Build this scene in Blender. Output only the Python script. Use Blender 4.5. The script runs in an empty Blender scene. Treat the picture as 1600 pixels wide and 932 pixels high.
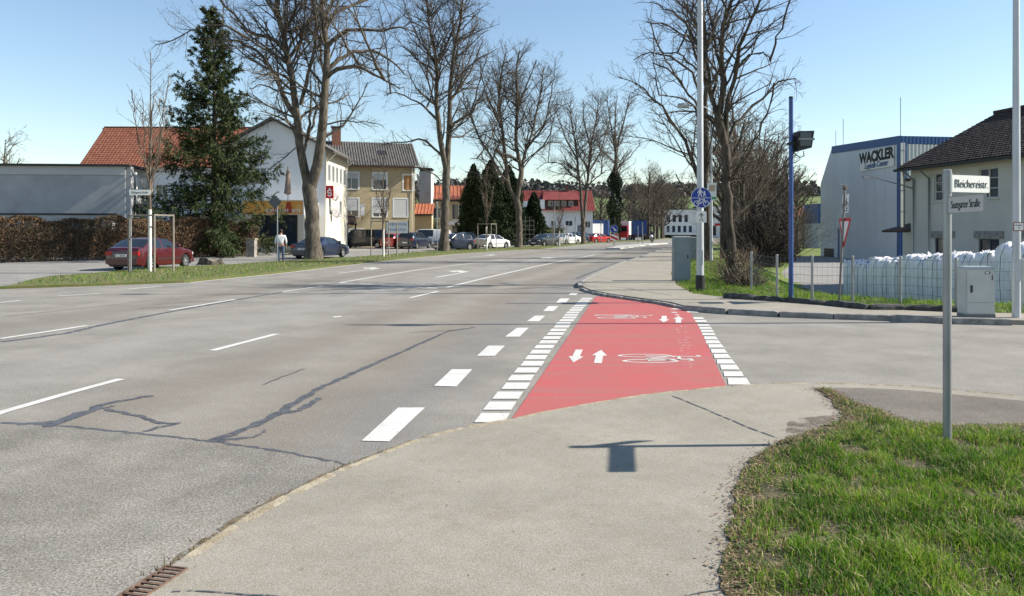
import bpy, bmesh, math, random
import numpy as np
from mathutils import Matrix, Vector

S = bpy.context.scene
C = S.collection
R = math.radians
random.seed(7)

# ------------------------------------------------------------------ camera, sky, sun, exposure
EYE, F, HZ = 1.7, 1200.0, 362.0          # eye height, focal length in photo pixels, horizon row
cam = bpy.data.cameras.new('camera')
cam.sensor_width = 36.0
cam.lens = 36.0 * F / 1600.0
cam.shift_y = -(466.0 - HZ) / 1600.0
cam.clip_start = 0.05
cam.clip_end = 6000
camo = bpy.data.objects.new('camera', cam)
camo.location = (0, 0, EYE)
camo.rotation_euler = (R(90), 0, 0)
C.objects.link(camo)
S.camera = camo

SUN_EL, SUN_AZ = R(36), R(88)             # azimuth clockwise from +Y
w = bpy.data.worlds.new('World')
S.world = w
w.use_nodes = True
nt = w.node_tree
nt.nodes.clear()
sky = nt.nodes.new('ShaderNodeTexSky')
sky.sky_type = 'NISHITA'
sky.sun_disc = False
sky.sun_elevation = SUN_EL
sky.sun_rotation = SUN_AZ
sky.air_density = 1.15
sky.dust_density = 0.1
sky.ozone_density = 2.0
bg = nt.nodes.new('ShaderNodeBackground')
bg.inputs['Strength'].default_value = 0.095
wo = nt.nodes.new('ShaderNodeOutputWorld')
nt.links.new(sky.outputs[0], bg.inputs[0])
nt.links.new(bg.outputs[0], wo.inputs[0])
sl = bpy.data.lights.new('sun', 'SUN')
sl.energy = 5.0
sl.angle = R(0.5)
sl.color = (1.0, 0.93, 0.82)
so = bpy.data.objects.new('sun', sl)
sd = Vector((math.cos(SUN_EL) * math.sin(SUN_AZ), math.cos(SUN_EL) * math.cos(SUN_AZ), math.sin(SUN_EL)))
so.rotation_euler = sd.to_track_quat('Z', 'Y').to_euler()
so.location = (30, 0, 40)
C.objects.link(so)
S.view_settings.view_transform = 'Standard'
S.view_settings.look = 'None'
S.view_settings.gamma = 1.0
S.view_settings.use_curve_mapping = False
S.view_settings.exposure = 0.86
S.render.engine = 'CYCLES'

# ------------------------------------------------------------------ helpers
def G(u, v, z=0.0):
    y = F * (EYE - z) / (v - HZ)
    return ((u - 800) / F * y, y)

def AT(u, v, y):
    return ((u - 800) / F * y, y, EYE - (v - HZ) / F * y)

def tag(o, label=None, cat=None, group=None, kind=None):
    if label: o['label'] = label
    if cat: o['category'] = cat
    if group: o['group'] = group
    if kind: o['kind'] = kind
    return o

def thing(name, label, cat, loc=(0, 0, 0), rz=0.0, group=None):
    o = bpy.data.objects.new(name, None)
    o.empty_display_size = 0.2
    o.location = loc
    o.rotation_euler = (0, 0, rz)
    C.objects.link(o)
    return tag(o, label, cat, group)

def link(name, me, parent=None):
    o = bpy.data.objects.new(name, me)
    C.objects.link(o)
    if parent is not None:
        o.parent = parent
    return o

def np_mesh(name, V, Fc, mats, smooth=False, midx=None):
    me = bpy.data.meshes.new(name)
    V = np.asarray(V, dtype=np.float32)
    Fc = np.asarray(Fc, dtype=np.int32)
    k = Fc.shape[1]
    me.vertices.add(len(V))
    me.vertices.foreach_set('co', V.ravel())
    me.loops.add(Fc.size)
    me.loops.foreach_set('vertex_index', Fc.ravel())
    me.polygons.add(len(Fc))
    me.polygons.foreach_set('loop_start', np.arange(0, Fc.size, k, dtype=np.int32))
    if smooth:
        me.polygons.foreach_set('use_smooth', np.ones(len(Fc), dtype=bool))
    for m in mats: me.materials.append(m)
    if midx is not None:
        me.polygons.foreach_set('material_index', np.asarray(midx, dtype=np.int32))
    me.update(calc_edges=True)
    me.validate()
    return me

class MB:
    def __init__(s):
        s.v = []; s.f = []; s.m = []
    def add(s, vs, fs, mi=0):
        o = len(s.v)
        s.v += [tuple(p) for p in vs]
        s.f += [tuple(o + i for i in f) for f in fs]
        s.m += [mi] * len(fs)
        return s
    def box(s, x0, x1, y0, y1, z0, z1, mi=0, M=None):
        vs = [Vector(p) for p in ((x0,y0,z0),(x1,y0,z0),(x1,y1,z0),(x0,y1,z0),(x0,y0,z1),(x1,y0,z1),(x1,y1,z1),(x0,y1,z1))]
        if M is not None: vs = [M @ p for p in vs]
        return s.add(vs, ((0,3,2,1),(4,5,6,7),(0,1,5,4),(1,2,6,5),(2,3,7,6),(3,0,4,7)), mi)
    def quad(s, a, b, c, d, mi=0):
        return s.add((a, b, c, d), ((0, 1, 2, 3),), mi)
    def prism(s, poly, z0, z1, mi=0, M=None):        # polygon in xy, counter-clockwise
        n = len(poly)
        vs = [Vector((p[0], p[1], z0)) for p in poly] + [Vector((p[0], p[1], z1)) for p in poly]
        if M is not None: vs = [M @ p for p in vs]
        fs = [tuple(range(n - 1, -1, -1)), tuple(range(n, 2 * n))]
        fs += [(i, (i + 1) % n, n + (i + 1) % n, n + i) for i in range(n)]
        return s.add(vs, fs, mi)
    def tube(s, pts, rad, seg=8, mi=0, cap=True):
        P = [Vector(p) for p in pts]
        n = len(P)
        rr = rad if isinstance(rad, (list, tuple)) else [rad] * n
        vs = []; fs = []
        up = None
        for i, p in enumerate(P):
            t = (P[min(i + 1, n - 1)] - P[max(i - 1, 0)]).normalized()
            if up is None:
                up = Vector((0, 0, 1)) if abs(t.z) < .9 else Vector((1, 0, 0))
            a = t.cross(up).normalized(); b = t.cross(a).normalized()
            up = -b if False else up
            for k in range(seg):
                an = 2 * math.pi * k / seg
                vs.append(p + (a * math.cos(an) + b * math.sin(an)) * rr[i])
        for i in range(n - 1):
            for k in range(seg):
                k2 = (k + 1) % seg
                fs.append((i * seg + k, i * seg + k2, (i + 1) * seg + k2, (i + 1) * seg + k))
        if cap:
            fs.append(tuple(range(seg - 1, -1, -1)))
            fs.append(tuple((n - 1) * seg + k for k in range(seg)))
        return s.add(vs, fs, mi)
    def lathe(s, prof, M, seg=20, mi=0, cap=True):              # prof: (radius, height) about local z of M
        vs = []; fs = []
        n = len(prof)
        for (r, h) in prof:
            for k in range(seg):
                an = 2 * math.pi * k / seg
                vs.append(M @ Vector((r * math.cos(an), r * math.sin(an), h)))
        for i in range(n - 1):
            for k in range(seg):
                k2 = (k + 1) % seg
                fs.append((i * seg + k, i * seg + k2, (i + 1) * seg + k2, (i + 1) * seg + k))
        if cap:
            fs.append(tuple(range(seg - 1, -1, -1)))
            fs.append(tuple((n - 1) * seg + k for k in range(seg)))
        return s.add(vs, fs, mi)
    def mesh(s, name, mats, smooth=False, sharp=None):
        me = bpy.data.meshes.new(name)
        me.from_pydata(s.v, [], s.f)
        for m in (mats if isinstance(mats, (list, tuple)) else [mats]): me.materials.append(m)
        me.polygons.foreach_set('material_index', s.m)
        if smooth:
            me.polygons.foreach_set('use_smooth', [True] * len(s.f))
            if sharp: me.set_sharp_from_angle(angle=R(sharp))
        me.update()
        return me
    def build(s, name, mats, parent=None, smooth=False, sharp=None, fix=False):
        me = s.mesh(name, mats, smooth, sharp)
        if fix:
            bm = bmesh.new(); bm.from_mesh(me)
            bmesh.ops.recalc_face_normals(bm, faces=bm.faces)
            bm.to_mesh(me); bm.free()
        return link(name, me, parent)

def part(name, mats, parent, *boxes):
    m = MB()
    for b in boxes: m.box(*b)
    return m.build(name, mats, parent)

def rotz(a): return Matrix.Rotation(a, 4, 'Z')
def tr(x, y, z): return Matrix.Translation((x, y, z))

def copy_tree(o, parent=None):
    c = o.copy(); C.objects.link(c)
    if parent is not None: c.parent = parent
    for ch in list(o.children): copy_tree(ch, c)
    return c

def text(name, s, size, mat, parent, M, sx=1.0, align='CENTER', ext=0.002, shear=0.0, bold=0.0):
    cu = bpy.data.curves.new('t', 'FONT')
    cu.body = s; cu.size = size; cu.align_x = align; cu.align_y = 'CENTER'
    cu.extrude = ext; cu.shear = shear; cu.offset = bold
    t = bpy.data.objects.new('t', cu); C.objects.link(t)
    dg = bpy.context.evaluated_depsgraph_get()
    me = bpy.data.meshes.new_from_object(t.evaluated_get(dg))
    bpy.data.objects.remove(t); bpy.data.curves.remove(cu)
    me.transform(M @ Matrix.Diagonal((sx, 1, 1, 1)))
    me.materials.clear(); me.materials.append(mat)
    me.name = name
    return link(name, me, parent)

# ------------------------------------------------------------------ materials
MATS = {}
def mat(name, c1, c2=None, rough=0.7, scale=4.0, detail=5.0, bump=0.0, bscale=None, metal=0.0, spec=0.4,
        lo=0.35, hi=0.65, stretch=None, world=False, trans=0.0, coat=0.0, emit=None):
    if name in MATS: return MATS[name]
    m = bpy.data.materials.new(name); m.use_nodes = True
    n = m.node_tree.nodes; l = m.node_tree.links
    p = n['Principled BSDF']
    p.inputs['Base Color'].default_value = (*c1, 1)
    p.inputs['Roughness'].default_value = rough
    p.inputs['Metallic'].default_value = metal
    p.inputs['Specular IOR Level'].default_value = spec
    p.inputs['Coat Weight'].default_value = coat
    if trans: p.inputs['Transmission Weight'].default_value = trans
    vec = None
    if c2 is not None or bump:
        if world:
            g = n.new('ShaderNodeNewGeometry'); vec = g.outputs['Position']
        else:
            g = n.new('ShaderNodeTexCoord'); vec = g.outputs['Object']
        if stretch:
            mp = n.new('ShaderNodeMapping'); mp.inputs['Scale'].default_value = stretch
            l.new(vec, mp.inputs[0]); vec = mp.outputs[0]
    if c2 is not None:
        t = n.new('ShaderNodeTexNoise'); t.inputs['Scale'].default_value = scale; t.inputs['Detail'].default_value = detail
        l.new(vec, t.inputs['Vector'])
        r = n.new('ShaderNodeValToRGB')
        r.color_ramp.elements[0].position = lo; r.color_ramp.elements[0].color = (*c1, 1)
        r.color_ramp.elements[1].position = hi; r.color_ramp.elements[1].color = (*c2, 1)
        l.new(t.outputs[0], r.inputs[0]); l.new(r.outputs[0], p.inputs['Base Color'])
    if bump:
        t2 = n.new('ShaderNodeTexNoise'); t2.inputs['Scale'].default_value = bscale or scale * 4; t2.inputs['Detail'].default_value = 6
        l.new(vec, t2.inputs['Vector'])
        b = n.new('ShaderNodeBump'); b.inputs['Strength'].default_value = bump; b.inputs['Distance'].default_value = 0.02
        l.new(t2.outputs[0], b.inputs['Height']); l.new(b.outputs[0], p.inputs['Normal'])
    MATS[name] = m
    return m

def ground_mat(name, base, alt, grain_scale, grain_amt, blotch=0.35, rough=0.9, bump=0.35, wear=False, tint=(0.20, 0.155, 0.105), cracks=0.0):
    """asphalt / concrete: world-space speckle, blotches, optional lane wear"""
    m = bpy.data.materials.new(name); m.use_nodes = True
    n = m.node_tree.nodes; l = m.node_tree.links
    p = n['Principled BSDF']; p.inputs['Roughness'].default_value = rough; p.inputs['Specular IOR Level'].default_value = 0.25
    g = n.new('ShaderNodeNewGeometry'); pos = g.outputs['Position']
    def noise(sc, det=4, ro=0.6):
        t = n.new('ShaderNodeTexNoise'); t.inputs['Scale'].default_value = sc; t.inputs['Detail'].default_value = det
        t.inputs['Roughness'].default_value = ro
        l.new(pos, t.inputs['Vector']); return t.outputs[0]
    def ramp(src, a, ca, b, cb):
        r = n.new('ShaderNodeValToRGB')
        r.color_ramp.elements[0].position = a; r.color_ramp.elements[0].color = (*ca, 1)
        r.color_ramp.elements[1].position = b; r.color_ramp.elements[1].color = (*cb, 1)
        l.new(src, r.inputs[0]); return r.outputs[0]
    def mix(fac, a, b, mode='MIX'):
        x = n.new('ShaderNodeMix'); x.data_type = 'RGBA'; x.blend_type = mode
        if isinstance(fac, (int, float)): x.inputs[0].default_value = fac
        else: l.new(fac, x.inputs[0])
        for i, c in ((6, a), (7, b)):
            if isinstance(c, tuple): x.inputs[i].default_value = (*c, 1)
            else: l.new(c, x.inputs[i])
        return x.outputs[2]
    def math_(op, a, b=None, c=None):
        x = n.new('ShaderNodeMath'); x.operation = op
        for i, q in enumerate((a, b, c)):
            if q is None: continue
            if isinstance(q, (int, float)): x.inputs[i].default_value = q
            else: l.new(q, x.inputs[i])
        return x.outputs[0]
    big = noise(0.9, 6, 0.62)
    col = ramp(big, 0.36, base, 0.64, alt)
    if wear:
        sx = n.new('ShaderNodeSeparateXYZ'); l.new(pos, sx.inputs[0])
        x, y = sx.outputs[0], sx.outputs[1]
        yy = math_('MULTIPLY', y, y)
        c = math_('ADD', math_('MULTIPLY', y, 0.11), math_('MULTIPLY', yy, 0.0017))
        t = math_('ADD', math_('SUBTRACT', x, c), 5.6)          # metres right of the lane line
        wob = math_('MULTIPLY', math_('SUBTRACT', noise(0.35, 2), 0.5), 1.0)
        t = math_('ADD', t, wob)
        for cen, wd, amt, tc in ((1.05, 0.55, 0.55, (0.175, 0.152, 0.122)), (2.7, 0.6, 0.6, (0.175, 0.152, 0.122)), (-5.2, 0.75, 0.55, (0.17, 0.15, 0.125)), (-1.4, .8, .35, (0.30, .295, .285)), (1.9, 0.5, 0.3, (0.27, 0.245, 0.205)), (3.6, 0.5, 0.5, (0.15, 0.148, 0.145))):
            d = math_('DIVIDE', math_('SUBTRACT', t, cen), wd)
            e = math_('POWER', 2.718, math_('MULTIPLY', math_('MULTIPLY', d, d), -1.0))
            e = math_('MULTIPLY', e, math_('MULTIPLY', math_('ADD', noise(0.8, 4), 0.5), amt * 1.0))
            col = mix(e, col, tc)
    med = noise(7.0, 5, 0.65)
    col = mix(ramp(med, 0.45, (0, 0, 0), 0.75, (blotch,) * 3), col, tint)
    gr = noise(grain_scale, 3, 0.75)
    sp = ramp(gr, 0.38, (1 - grain_amt,) * 3, 0.64, (1 + grain_amt * 0.9,) * 3)
    col = mix(1.0, col, sp, 'MULTIPLY')
    vo = n.new('ShaderNodeTexVoronoi'); vo.inputs['Scale'].default_value = grain_scale * 0.9
    l.new(pos, vo.inputs['Vector'])
    st = ramp(vo.outputs['Color'], 0.80, (0, 0, 0), 0.92, (1, 1, 1))
    col = mix(math_('MULTIPLY', st, grain_amt * 0.75), col, (0.42, 0.40, 0.36))
    if cracks:
        vc = n.new('ShaderNodeTexVoronoi'); vc.feature = 'DISTANCE_TO_EDGE'; vc.inputs['Scale'].default_value = 0.33
        wv = n.new('ShaderNodeMix'); wv.data_type = 'RGBA'
        tn = n.new('ShaderNodeTexNoise'); tn.inputs['Scale'].default_value = 2.2; tn.inputs['Detail'].default_value = 5; l.new(pos, tn.inputs['Vector'])
        wv.inputs[0].default_value = 0.095; l.new(pos, wv.inputs[6]); l.new(tn.outputs['Color'], wv.inputs[7])
        l.new(wv.outputs[2], vc.inputs['Vector'])
        ck = ramp(vc.outputs[0], 0.0, (1, 1, 1), 0.006, (0, 0, 0))
        col = mix(math_('MULTIPLY', ck, cracks), col, (0.06, 0.055, 0.05))
    l.new(col, p.inputs['Base Color'])
    b = n.new('ShaderNodeBump'); b.inputs['Strength'].default_value = bump; b.inputs['Distance'].default_value = 0.012
    l.new(gr, b.inputs['Height']); l.new(b.outputs[0], p.inputs['Normal'])
    MATS[name] = m
    return m

def paint_mat(name, c, worn, under, edge=0.62, rough=0.7, streak=None):
    """road paint, scuffed through to the asphalt"""
    m = bpy.data.materials.new(name); m.use_nodes = True
    n = m.node_tree.nodes; l = m.node_tree.links
    p = n['Principled BSDF']; p.inputs['Roughness'].default_value = rough; p.inputs['Specular IOR Level'].default_value = 0.3
    g = n.new('ShaderNodeNewGeometry')
    def noise(sc, det):
        t = n.new('ShaderNodeTexNoise'); t.inputs['Scale'].default_value = sc; t.inputs['Detail'].default_value = det
        t.inputs['Roughness'].default_value = 0.7; l.new(g.outputs['Position'], t.inputs['Vector']); return t.outputs[0]
    r = n.new('ShaderNodeValToRGB'); r.color_ramp.elements[0].position = 0.3; r.color_ramp.elements[0].color = (*worn, 1)
    r.color_ramp.elements[1].position = 0.62; r.color_ramp.elements[1].color = (*c, 1)
    l.new(noise(1.6, 5), r.inputs[0])
    r2 = n.new('ShaderNodeValToRGB'); r2.color_ramp.elements[0].position = edge; r2.color_ramp.elements[0].color = (0, 0, 0, 1)
    r2.color_ramp.elements[1].position = edge + 0.12; r2.color_ramp.elements[1].color = (1, 1, 1, 1)
    l.new(noise(22, 6), r2.inputs[0])
    x = n.new('ShaderNodeMix'); x.data_type = 'RGBA'
    l.new(r2.outputs[0], x.inputs[0]); l.new(r.outputs[0], x.inputs[6]); x.inputs[7].default_value = (*under, 1)
    r3 = n.new('ShaderNodeValToRGB'); r3.color_ramp.elements[0].position = 0.4; r3.color_ramp.elements[0].color = (0.86, 0.86, 0.86, 1)
    r3.color_ramp.elements[1].position = 0.62; r3.color_ramp.elements[1].color = (1.08, 1.08, 1.08, 1)
    gr = noise(110, 2); l.new(gr, r3.inputs[0])
    x2 = n.new('ShaderNodeMix'); x2.data_type = 'RGBA'; x2.blend_type = 'MULTIPLY'; x2.inputs[0].default_value = 1
    l.new(x.outputs[2], x2.inputs[6]); l.new(r3.outputs[0], x2.inputs[7])
    out = x2.outputs[2]
    if streak:
        mp = n.new('ShaderNodeMapping'); mp.inputs['Scale'].default_value = (0.22, 2.6, 1); mp.inputs['Rotation'].default_value = (0, 0, 0.12)
        l.new(g.outputs['Position'], mp.inputs[0])
        ts = n.new('ShaderNodeTexNoise'); ts.inputs['Scale'].default_value = 1.3; ts.inputs['Detail'].default_value = 7; ts.inputs['Roughness'].default_value = .62; l.new(mp.outputs[0], ts.inputs['Vector'])
        r4 = n.new('ShaderNodeValToRGB'); r4.color_ramp.elements[0].position = .46; r4.color_ramp.elements[0].color = (0, 0, 0, 1); r4.color_ramp.elements[1].position = .72; r4.color_ramp.elements[1].color = (.85, .85, .85, 1)
        l.new(ts.outputs[0], r4.inputs[0])
        x3 = n.new('ShaderNodeMix'); x3.data_type = 'RGBA'; l.new(r4.outputs[0], x3.inputs[0]); l.new(out, x3.inputs[6]); x3.inputs[7].default_value = (*streak, 1); out = x3.outputs[2]
    l.new(out, p.inputs['Base Color'])
    b = n.new('ShaderNodeBump'); b.inputs['Strength'].default_value = 0.25; b.inputs['Distance'].default_value = 0.008
    l.new(gr, b.inputs['Height']); l.new(b.outputs[0], p.inputs['Normal'])
    MATS[name] = m
    return m

M_ROAD = ground_mat('asphalt_road', (0.20, 0.19, 0.17), (0.27, 0.255, 0.226), 72, 0.36, 0.32, bump=.36, wear=True)
M_OLD = ground_mat('asphalt_coarse', (0.165, 0.156, 0.138), (0.27, 0.254, 0.225), 66, 0.44, 0.34, bump=0.45)
M_SIDE = ground_mat('asphalt_side', (0.195, 0.19, 0.18), (0.25, 0.243, 0.228), 95, 0.34, 0.18)
M_LOT = ground_mat('asphalt_lot', (0.205, 0.197, 0.183), (0.275, 0.265, 0.245), 40, 0.3, 0.25)
M_PAVE = ground_mat('pavement_asphalt', (0.25, 0.231, 0.19), (0.305, 0.281, 0.233), 110, 0.24, 0.34, tint=(0.20, 0.16, 0.11), cracks=0.0)
M_PAVE2 = ground_mat('pavement_brown', (0.125, 0.113, 0.096), (0.18, 0.163, 0.138), 110, 0.34, 0.35, tint=(0.11, 0.08, 0.06))
M_DRIVE = ground_mat('driveway_asphalt', (0.22, 0.215, 0.205), (0.28, 0.27, 0.255), 40, 0.25, 0.2)
M_WHITE = paint_mat('paint_white', (0.62, 0.61, 0.58), (0.52, 0.51, 0.48), (0.27, 0.26, 0.24), 0.58, streak=(0.47, 0.455, 0.42))
M_WHITE2 = paint_mat('paint_white_worn', (0.60, 0.58, 0.54), (0.50, 0.48, 0.45), (0.42, 0.17, 0.15), 0.57)
M_RED = paint_mat('paint_red', (0.43, 0.092, 0.09), (0.37, 0.112, 0.102), (0.27, 0.125, 0.108), 0.57, streak=(0.30, 0.135, 0.118))
M_TAR = mat('tar', (0.07, 0.073, 0.082), (0.105, 0.108, 0.115), rough=0.55, scale=9, bump=0.3, world=True)
def ragged(m, scale=10, lo=.40, hi=.47):
    n = m.node_tree.nodes; l = m.node_tree.links; g = n.new('ShaderNodeNewGeometry'); t = n.new('ShaderNodeTexNoise'); t.inputs['Scale'].default_value = scale; t.inputs['Detail'].default_value = 8; t.inputs['Roughness'].default_value = .7
    l.new(g.outputs['Position'], t.inputs['Vector']); r = n.new('ShaderNodeValToRGB'); r.color_ramp.elements[0].position = lo; r.color_ramp.elements[0].color = (0, 0, 0, 1); r.color_ramp.elements[1].position = hi; r.color_ramp.elements[1].color = (1, 1, 1, 1)
    l.new(t.outputs[0], r.inputs[0]); l.new(r.outputs[0], n['Principled BSDF'].inputs['Alpha'])
ragged(M_TAR)
M_KERB = mat('kerb_granite', (0.21, 0.175, 0.12), (0.33, 0.29, 0.215), rough=0.9, scale=14, bump=0.5, bscale=60, world=True)
M_KERBD = mat('kerb_concrete', (0.16, 0.155, 0.15), (0.30, 0.29, 0.27), rough=0.9, scale=6, bump=0.5, bscale=50, world=True)
M_SOIL = mat('soil', (0.05, 0.050, 0.022), (0.12, 0.095, 0.052), rough=1, scale=9, bump=0.8, bscale=40, world=True)
M_TURF = mat('turf', (0.075, 0.11, 0.02), (0.14, 0.12, 0.05), rough=1, scale=5, bump=0.8, bscale=40, world=True)
M_LAWN = mat('lawn', (0.095, 0.15, 0.022), (0.15, 0.175, 0.045), rough=1, scale=2.2, bump=0.7, bscale=60, world=True)
M_FIELD = mat('field', (0.085, 0.135, 0.03), (0.12, 0.15, 0.05), rough=1, scale=0.03, world=True)
M_GALV = mat('galvanised_steel', (0.25, 0.26, 0.275), (0.34, 0.35, 0.36), rough=0.45, metal=0.55, scale=7, stretch=(1, 1, 0.3))
M_PLATE = mat('sign_white', (0.78, 0.78, 0.74), (0.71, 0.71, 0.66), rough=0.45, scale=3)
M_BLACK = mat('black_print', (0.015, 0.015, 0.017), rough=0.6)
M_DARK = mat('dark_plastic', (0.02, 0.02, 0.022), rough=0.55)
M_RUB = mat('tyre_rubber', (0.018, 0.018, 0.018), rough=0.85)
M_RIM = mat('rim_alloy', (0.50, 0.51, 0.52), rough=0.3, metal=0.7)
M_GLASS = mat('car_glass', (0.012, 0.016, 0.02), rough=0.04, spec=0.8)
M_PANE = mat('window_glass', (0.03, 0.04, 0.055), rough=0.05, spec=0.9)
M_SHUT = mat('roller_shutter', (0.62, 0.62, 0.60), rough=0.6, c2=(0.52, 0.52, 0.50), scale=60, stretch=(0.05, 0.05, 1))
M_WFRAME = mat('window_frame', (0.72, 0.72, 0.70), rough=0.5)
M_SIGNBLUE = mat('sign_blue', (0.012, 0.045, 0.30), rough=0.4)
M_SIGNRED = mat('sign_red', (0.50, 0.015, 0.02), rough=0.4)
M_HEAD = mat('lamp_clear', (0.6, 0.62, 0.64), rough=0.1, spec=0.8)
M_TAIL = mat('lamp_red', (0.35, 0.01, 0.012), rough=0.2)
M_BARK = mat('bark', (0.05, 0.041, 0.031), (0.145, 0.124, 0.096), rough=1, scale=3.0, detail=8, bump=1.0, bscale=9, stretch=(2.5, 2.5, 0.7))
M_BARKD = mat('bark_dark', (0.036, 0.029, 0.022), (0.095, 0.08, 0.062), rough=1, scale=4.0, detail=8, bump=1.0, bscale=9, stretch=(2.5, 2.5, 0.7))
M_TWIG = mat('twigs', (0.055, 0.045, 0.036), (0.115, 0.094, 0.074), rough=1, scale=0.8)
M_TWIGB = mat('twigs_brown', (0.10, 0.078, 0.058), (0.165, 0.13, 0.10), rough=1, scale=0.5)
M_LIME = mat('limewash', (0.70, 0.69, 0.65), (0.55, 0.53, 0.48), rough=0.9, scale=6)
M_WOOD = mat('weathered_wood', (0.19, 0.165, 0.135), (0.28, 0.25, 0.21), rough=0.9, scale=8, stretch=(3, 3, 0.4))

# ------------------------------------------------------------------ terrain
def interp(x, pts):
    return np.interp(x, [p[0] for p in pts], [p[1] for p in pts])
XB = [(10, 9.5), (17, 8.4), (22, 7.4), (30, 9.4), (45, 13), (60, 17.5), (95, 26), (130, 38), (200, 60)]
def ground_h(x, y):
    x = np.asarray(x, float); y = np.asarray(y, float)
    yb = 18.0 - (x - 8) * 0.31
    a = np.clip((y - yb) / 13.0, 0, 1)
    b = np.clip((x - interp(y, XB)) / 3.0, 0, 1); b = b * b * (3 - 2 * b)
    return -0.06 - 0.94 * a * b
xs = np.unique(np.concatenate([np.linspace(-900, -60, 12), np.arange(-60, 4, 8.0), np.arange(4, 45, 1.0), np.linspace(45, 1600, 24)]))
ys = np.unique(np.concatenate([np.linspace(-60, 10, 6), np.arange(10, 60, 1.0), np.arange(60, 130, 5), np.linspace(130, 420, 12)]))
def grid_mesh(name, xs, ys, hf, mats):
    X, Y = np.meshgrid(xs, ys, indexing='ij')
    Z = hf(X, Y)
    V = np.stack([X, Y, Z], -1).reshape(-1, 3)
    ni, nj = len(xs), len(ys)
    i, j = np.meshgrid(np.arange(ni - 1), np.arange(nj - 1), indexing='ij')
    a = (i * nj + j).ravel()
    return np_mesh(name, V, np.stack([a, a + nj, a + nj + 1, a + 1], -1), mats, smooth=True)
tag(link('ground', grid_mesh('ground', xs, ys, ground_h, [M_LAWN])), kind='structure', label='green lawn and grassland around the road')

def hill_h(X, Y):
    base = interp(Y, [(230, -1.2), (330, 2), (520, 19), (600, 27), (950, 44), (1400, 52), (2200, 50)])
    n = 3.5 * np.sin(X * 0.006 + 1.0) + 2.2 * np.sin(X * 0.017 + Y * 0.004) + 1.5 * np.sin(X * 0.031 + 2)
    return base + n * np.clip((Y - 300) / 400, 0, 1)
tag(link('hills', grid_mesh('hills', np.linspace(-1800, 2600, 120), np.concatenate([np.linspace(230, 1000, 50), np.linspace(1050, 2200, 12)]), hill_h, [M_FIELD])), kind='structure', label='green fields rising to the wooded ridge')

def sheet(name, poly, z0, z1, m, label=None, parent=None):
    b = MB(); b.prism(poly, z0, z1)
    o = b.build(name, m, parent, fix=True)
    if parent is None: tag(o, label=label, kind='structure')
    return o

VERGE_IN = [G(*p) for p in ((0,452),(129,448),(206,445),(291,442),(369,434),(433,428),(497,420),(560,413),(640,404),(717,397),(794,392),(852,389),(898,384),(940,380),(1001,378),(1045,373))]
ROAD_R = [G(*p) for p in ((1052,384),(1008,402),(971,414),(940,428),(918,440),(908,446),(912,453),(924,458),(953,464),(1050,478),(1074,485),(1111,488),(1146,491),(1240,496),(1370,500),(1441,503),(1494,506),(1600,508))]
FARR = [(76, 232), (48, 185), (31, 127)]
road = sheet('road', [(-45, -15), (66, -15), (60, -2.0)] + ROAD_R[::-1] + FARR[::-1] + [(62, 236)] + VERGE_IN[::-1] + [(-45, 22.5)], -0.05, 0.0, M_ROAD, 'grey main road with white lane markings')

# near pavement and its flush kerb
KERB_N = [(-4.2, -12), (-3.0, -5), (-2.25, 0), (-1.85, 3.0)] + [G(*p) for p in ((265,895),(340,845),(405,800),(470,770),(535,737),(600,712),(645,694),(700,677),(795,661),(857,647),(934,633),(1018,620),(1135,608),(1178,605),(1240,603),(1272,603),(1399,606),(1439,609),(1499,615),(1599,624))] + [(40, -11.7)]
pave_n = sheet('pavement', KERB_N[::-1] + [(-4.2, -15), (45, -15)], -0.04, 0.03, M_PAVE, 'pale asphalt pavement and cycle path beside the red crossing')
# far pavement round the corner
PAVE_IN = [G(*p) for p in ((1600,497),(1498,494),(1408,490),(1333,489),(1276,480),(1217,476),(1133,470),(1082,464),(1056,449),(1055,444),(1047,430),(1062,412),(1082,404.5),(1076,390),(1080,383.5))] + [(37, 127), (54, 185)]
pave_f = sheet('pavement', [(60, -1.9)] + ROAD_R[::-1] + FARR[::-1][:2] + PAVE_IN[::-1] + [(60, 1.5)], -0.05, 0.085, M_PAVE, 'pavement rounding the far street corner past the grey cabinets')

def pl_len(P):
    return [0] + list(np.cumsum([math.dist(P[i], P[i + 1]) for i in range(len(P) - 1)]))
def pl_at(P, cum, s):
    s = max(0, min(s, cum[-1] - 1e-6))
    i = max(k for k in range(len(cum)) if cum[k] <= s); i = min(i, len(P) - 2)
    t = (s - cum[i]) / max(1e-9, cum[i + 1] - cum[i])
    return Vector((P[i][0] + (P[i + 1][0] - P[i][0]) * t, P[i][1] + (P[i + 1][1] - P[i][1]) * t))

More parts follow.
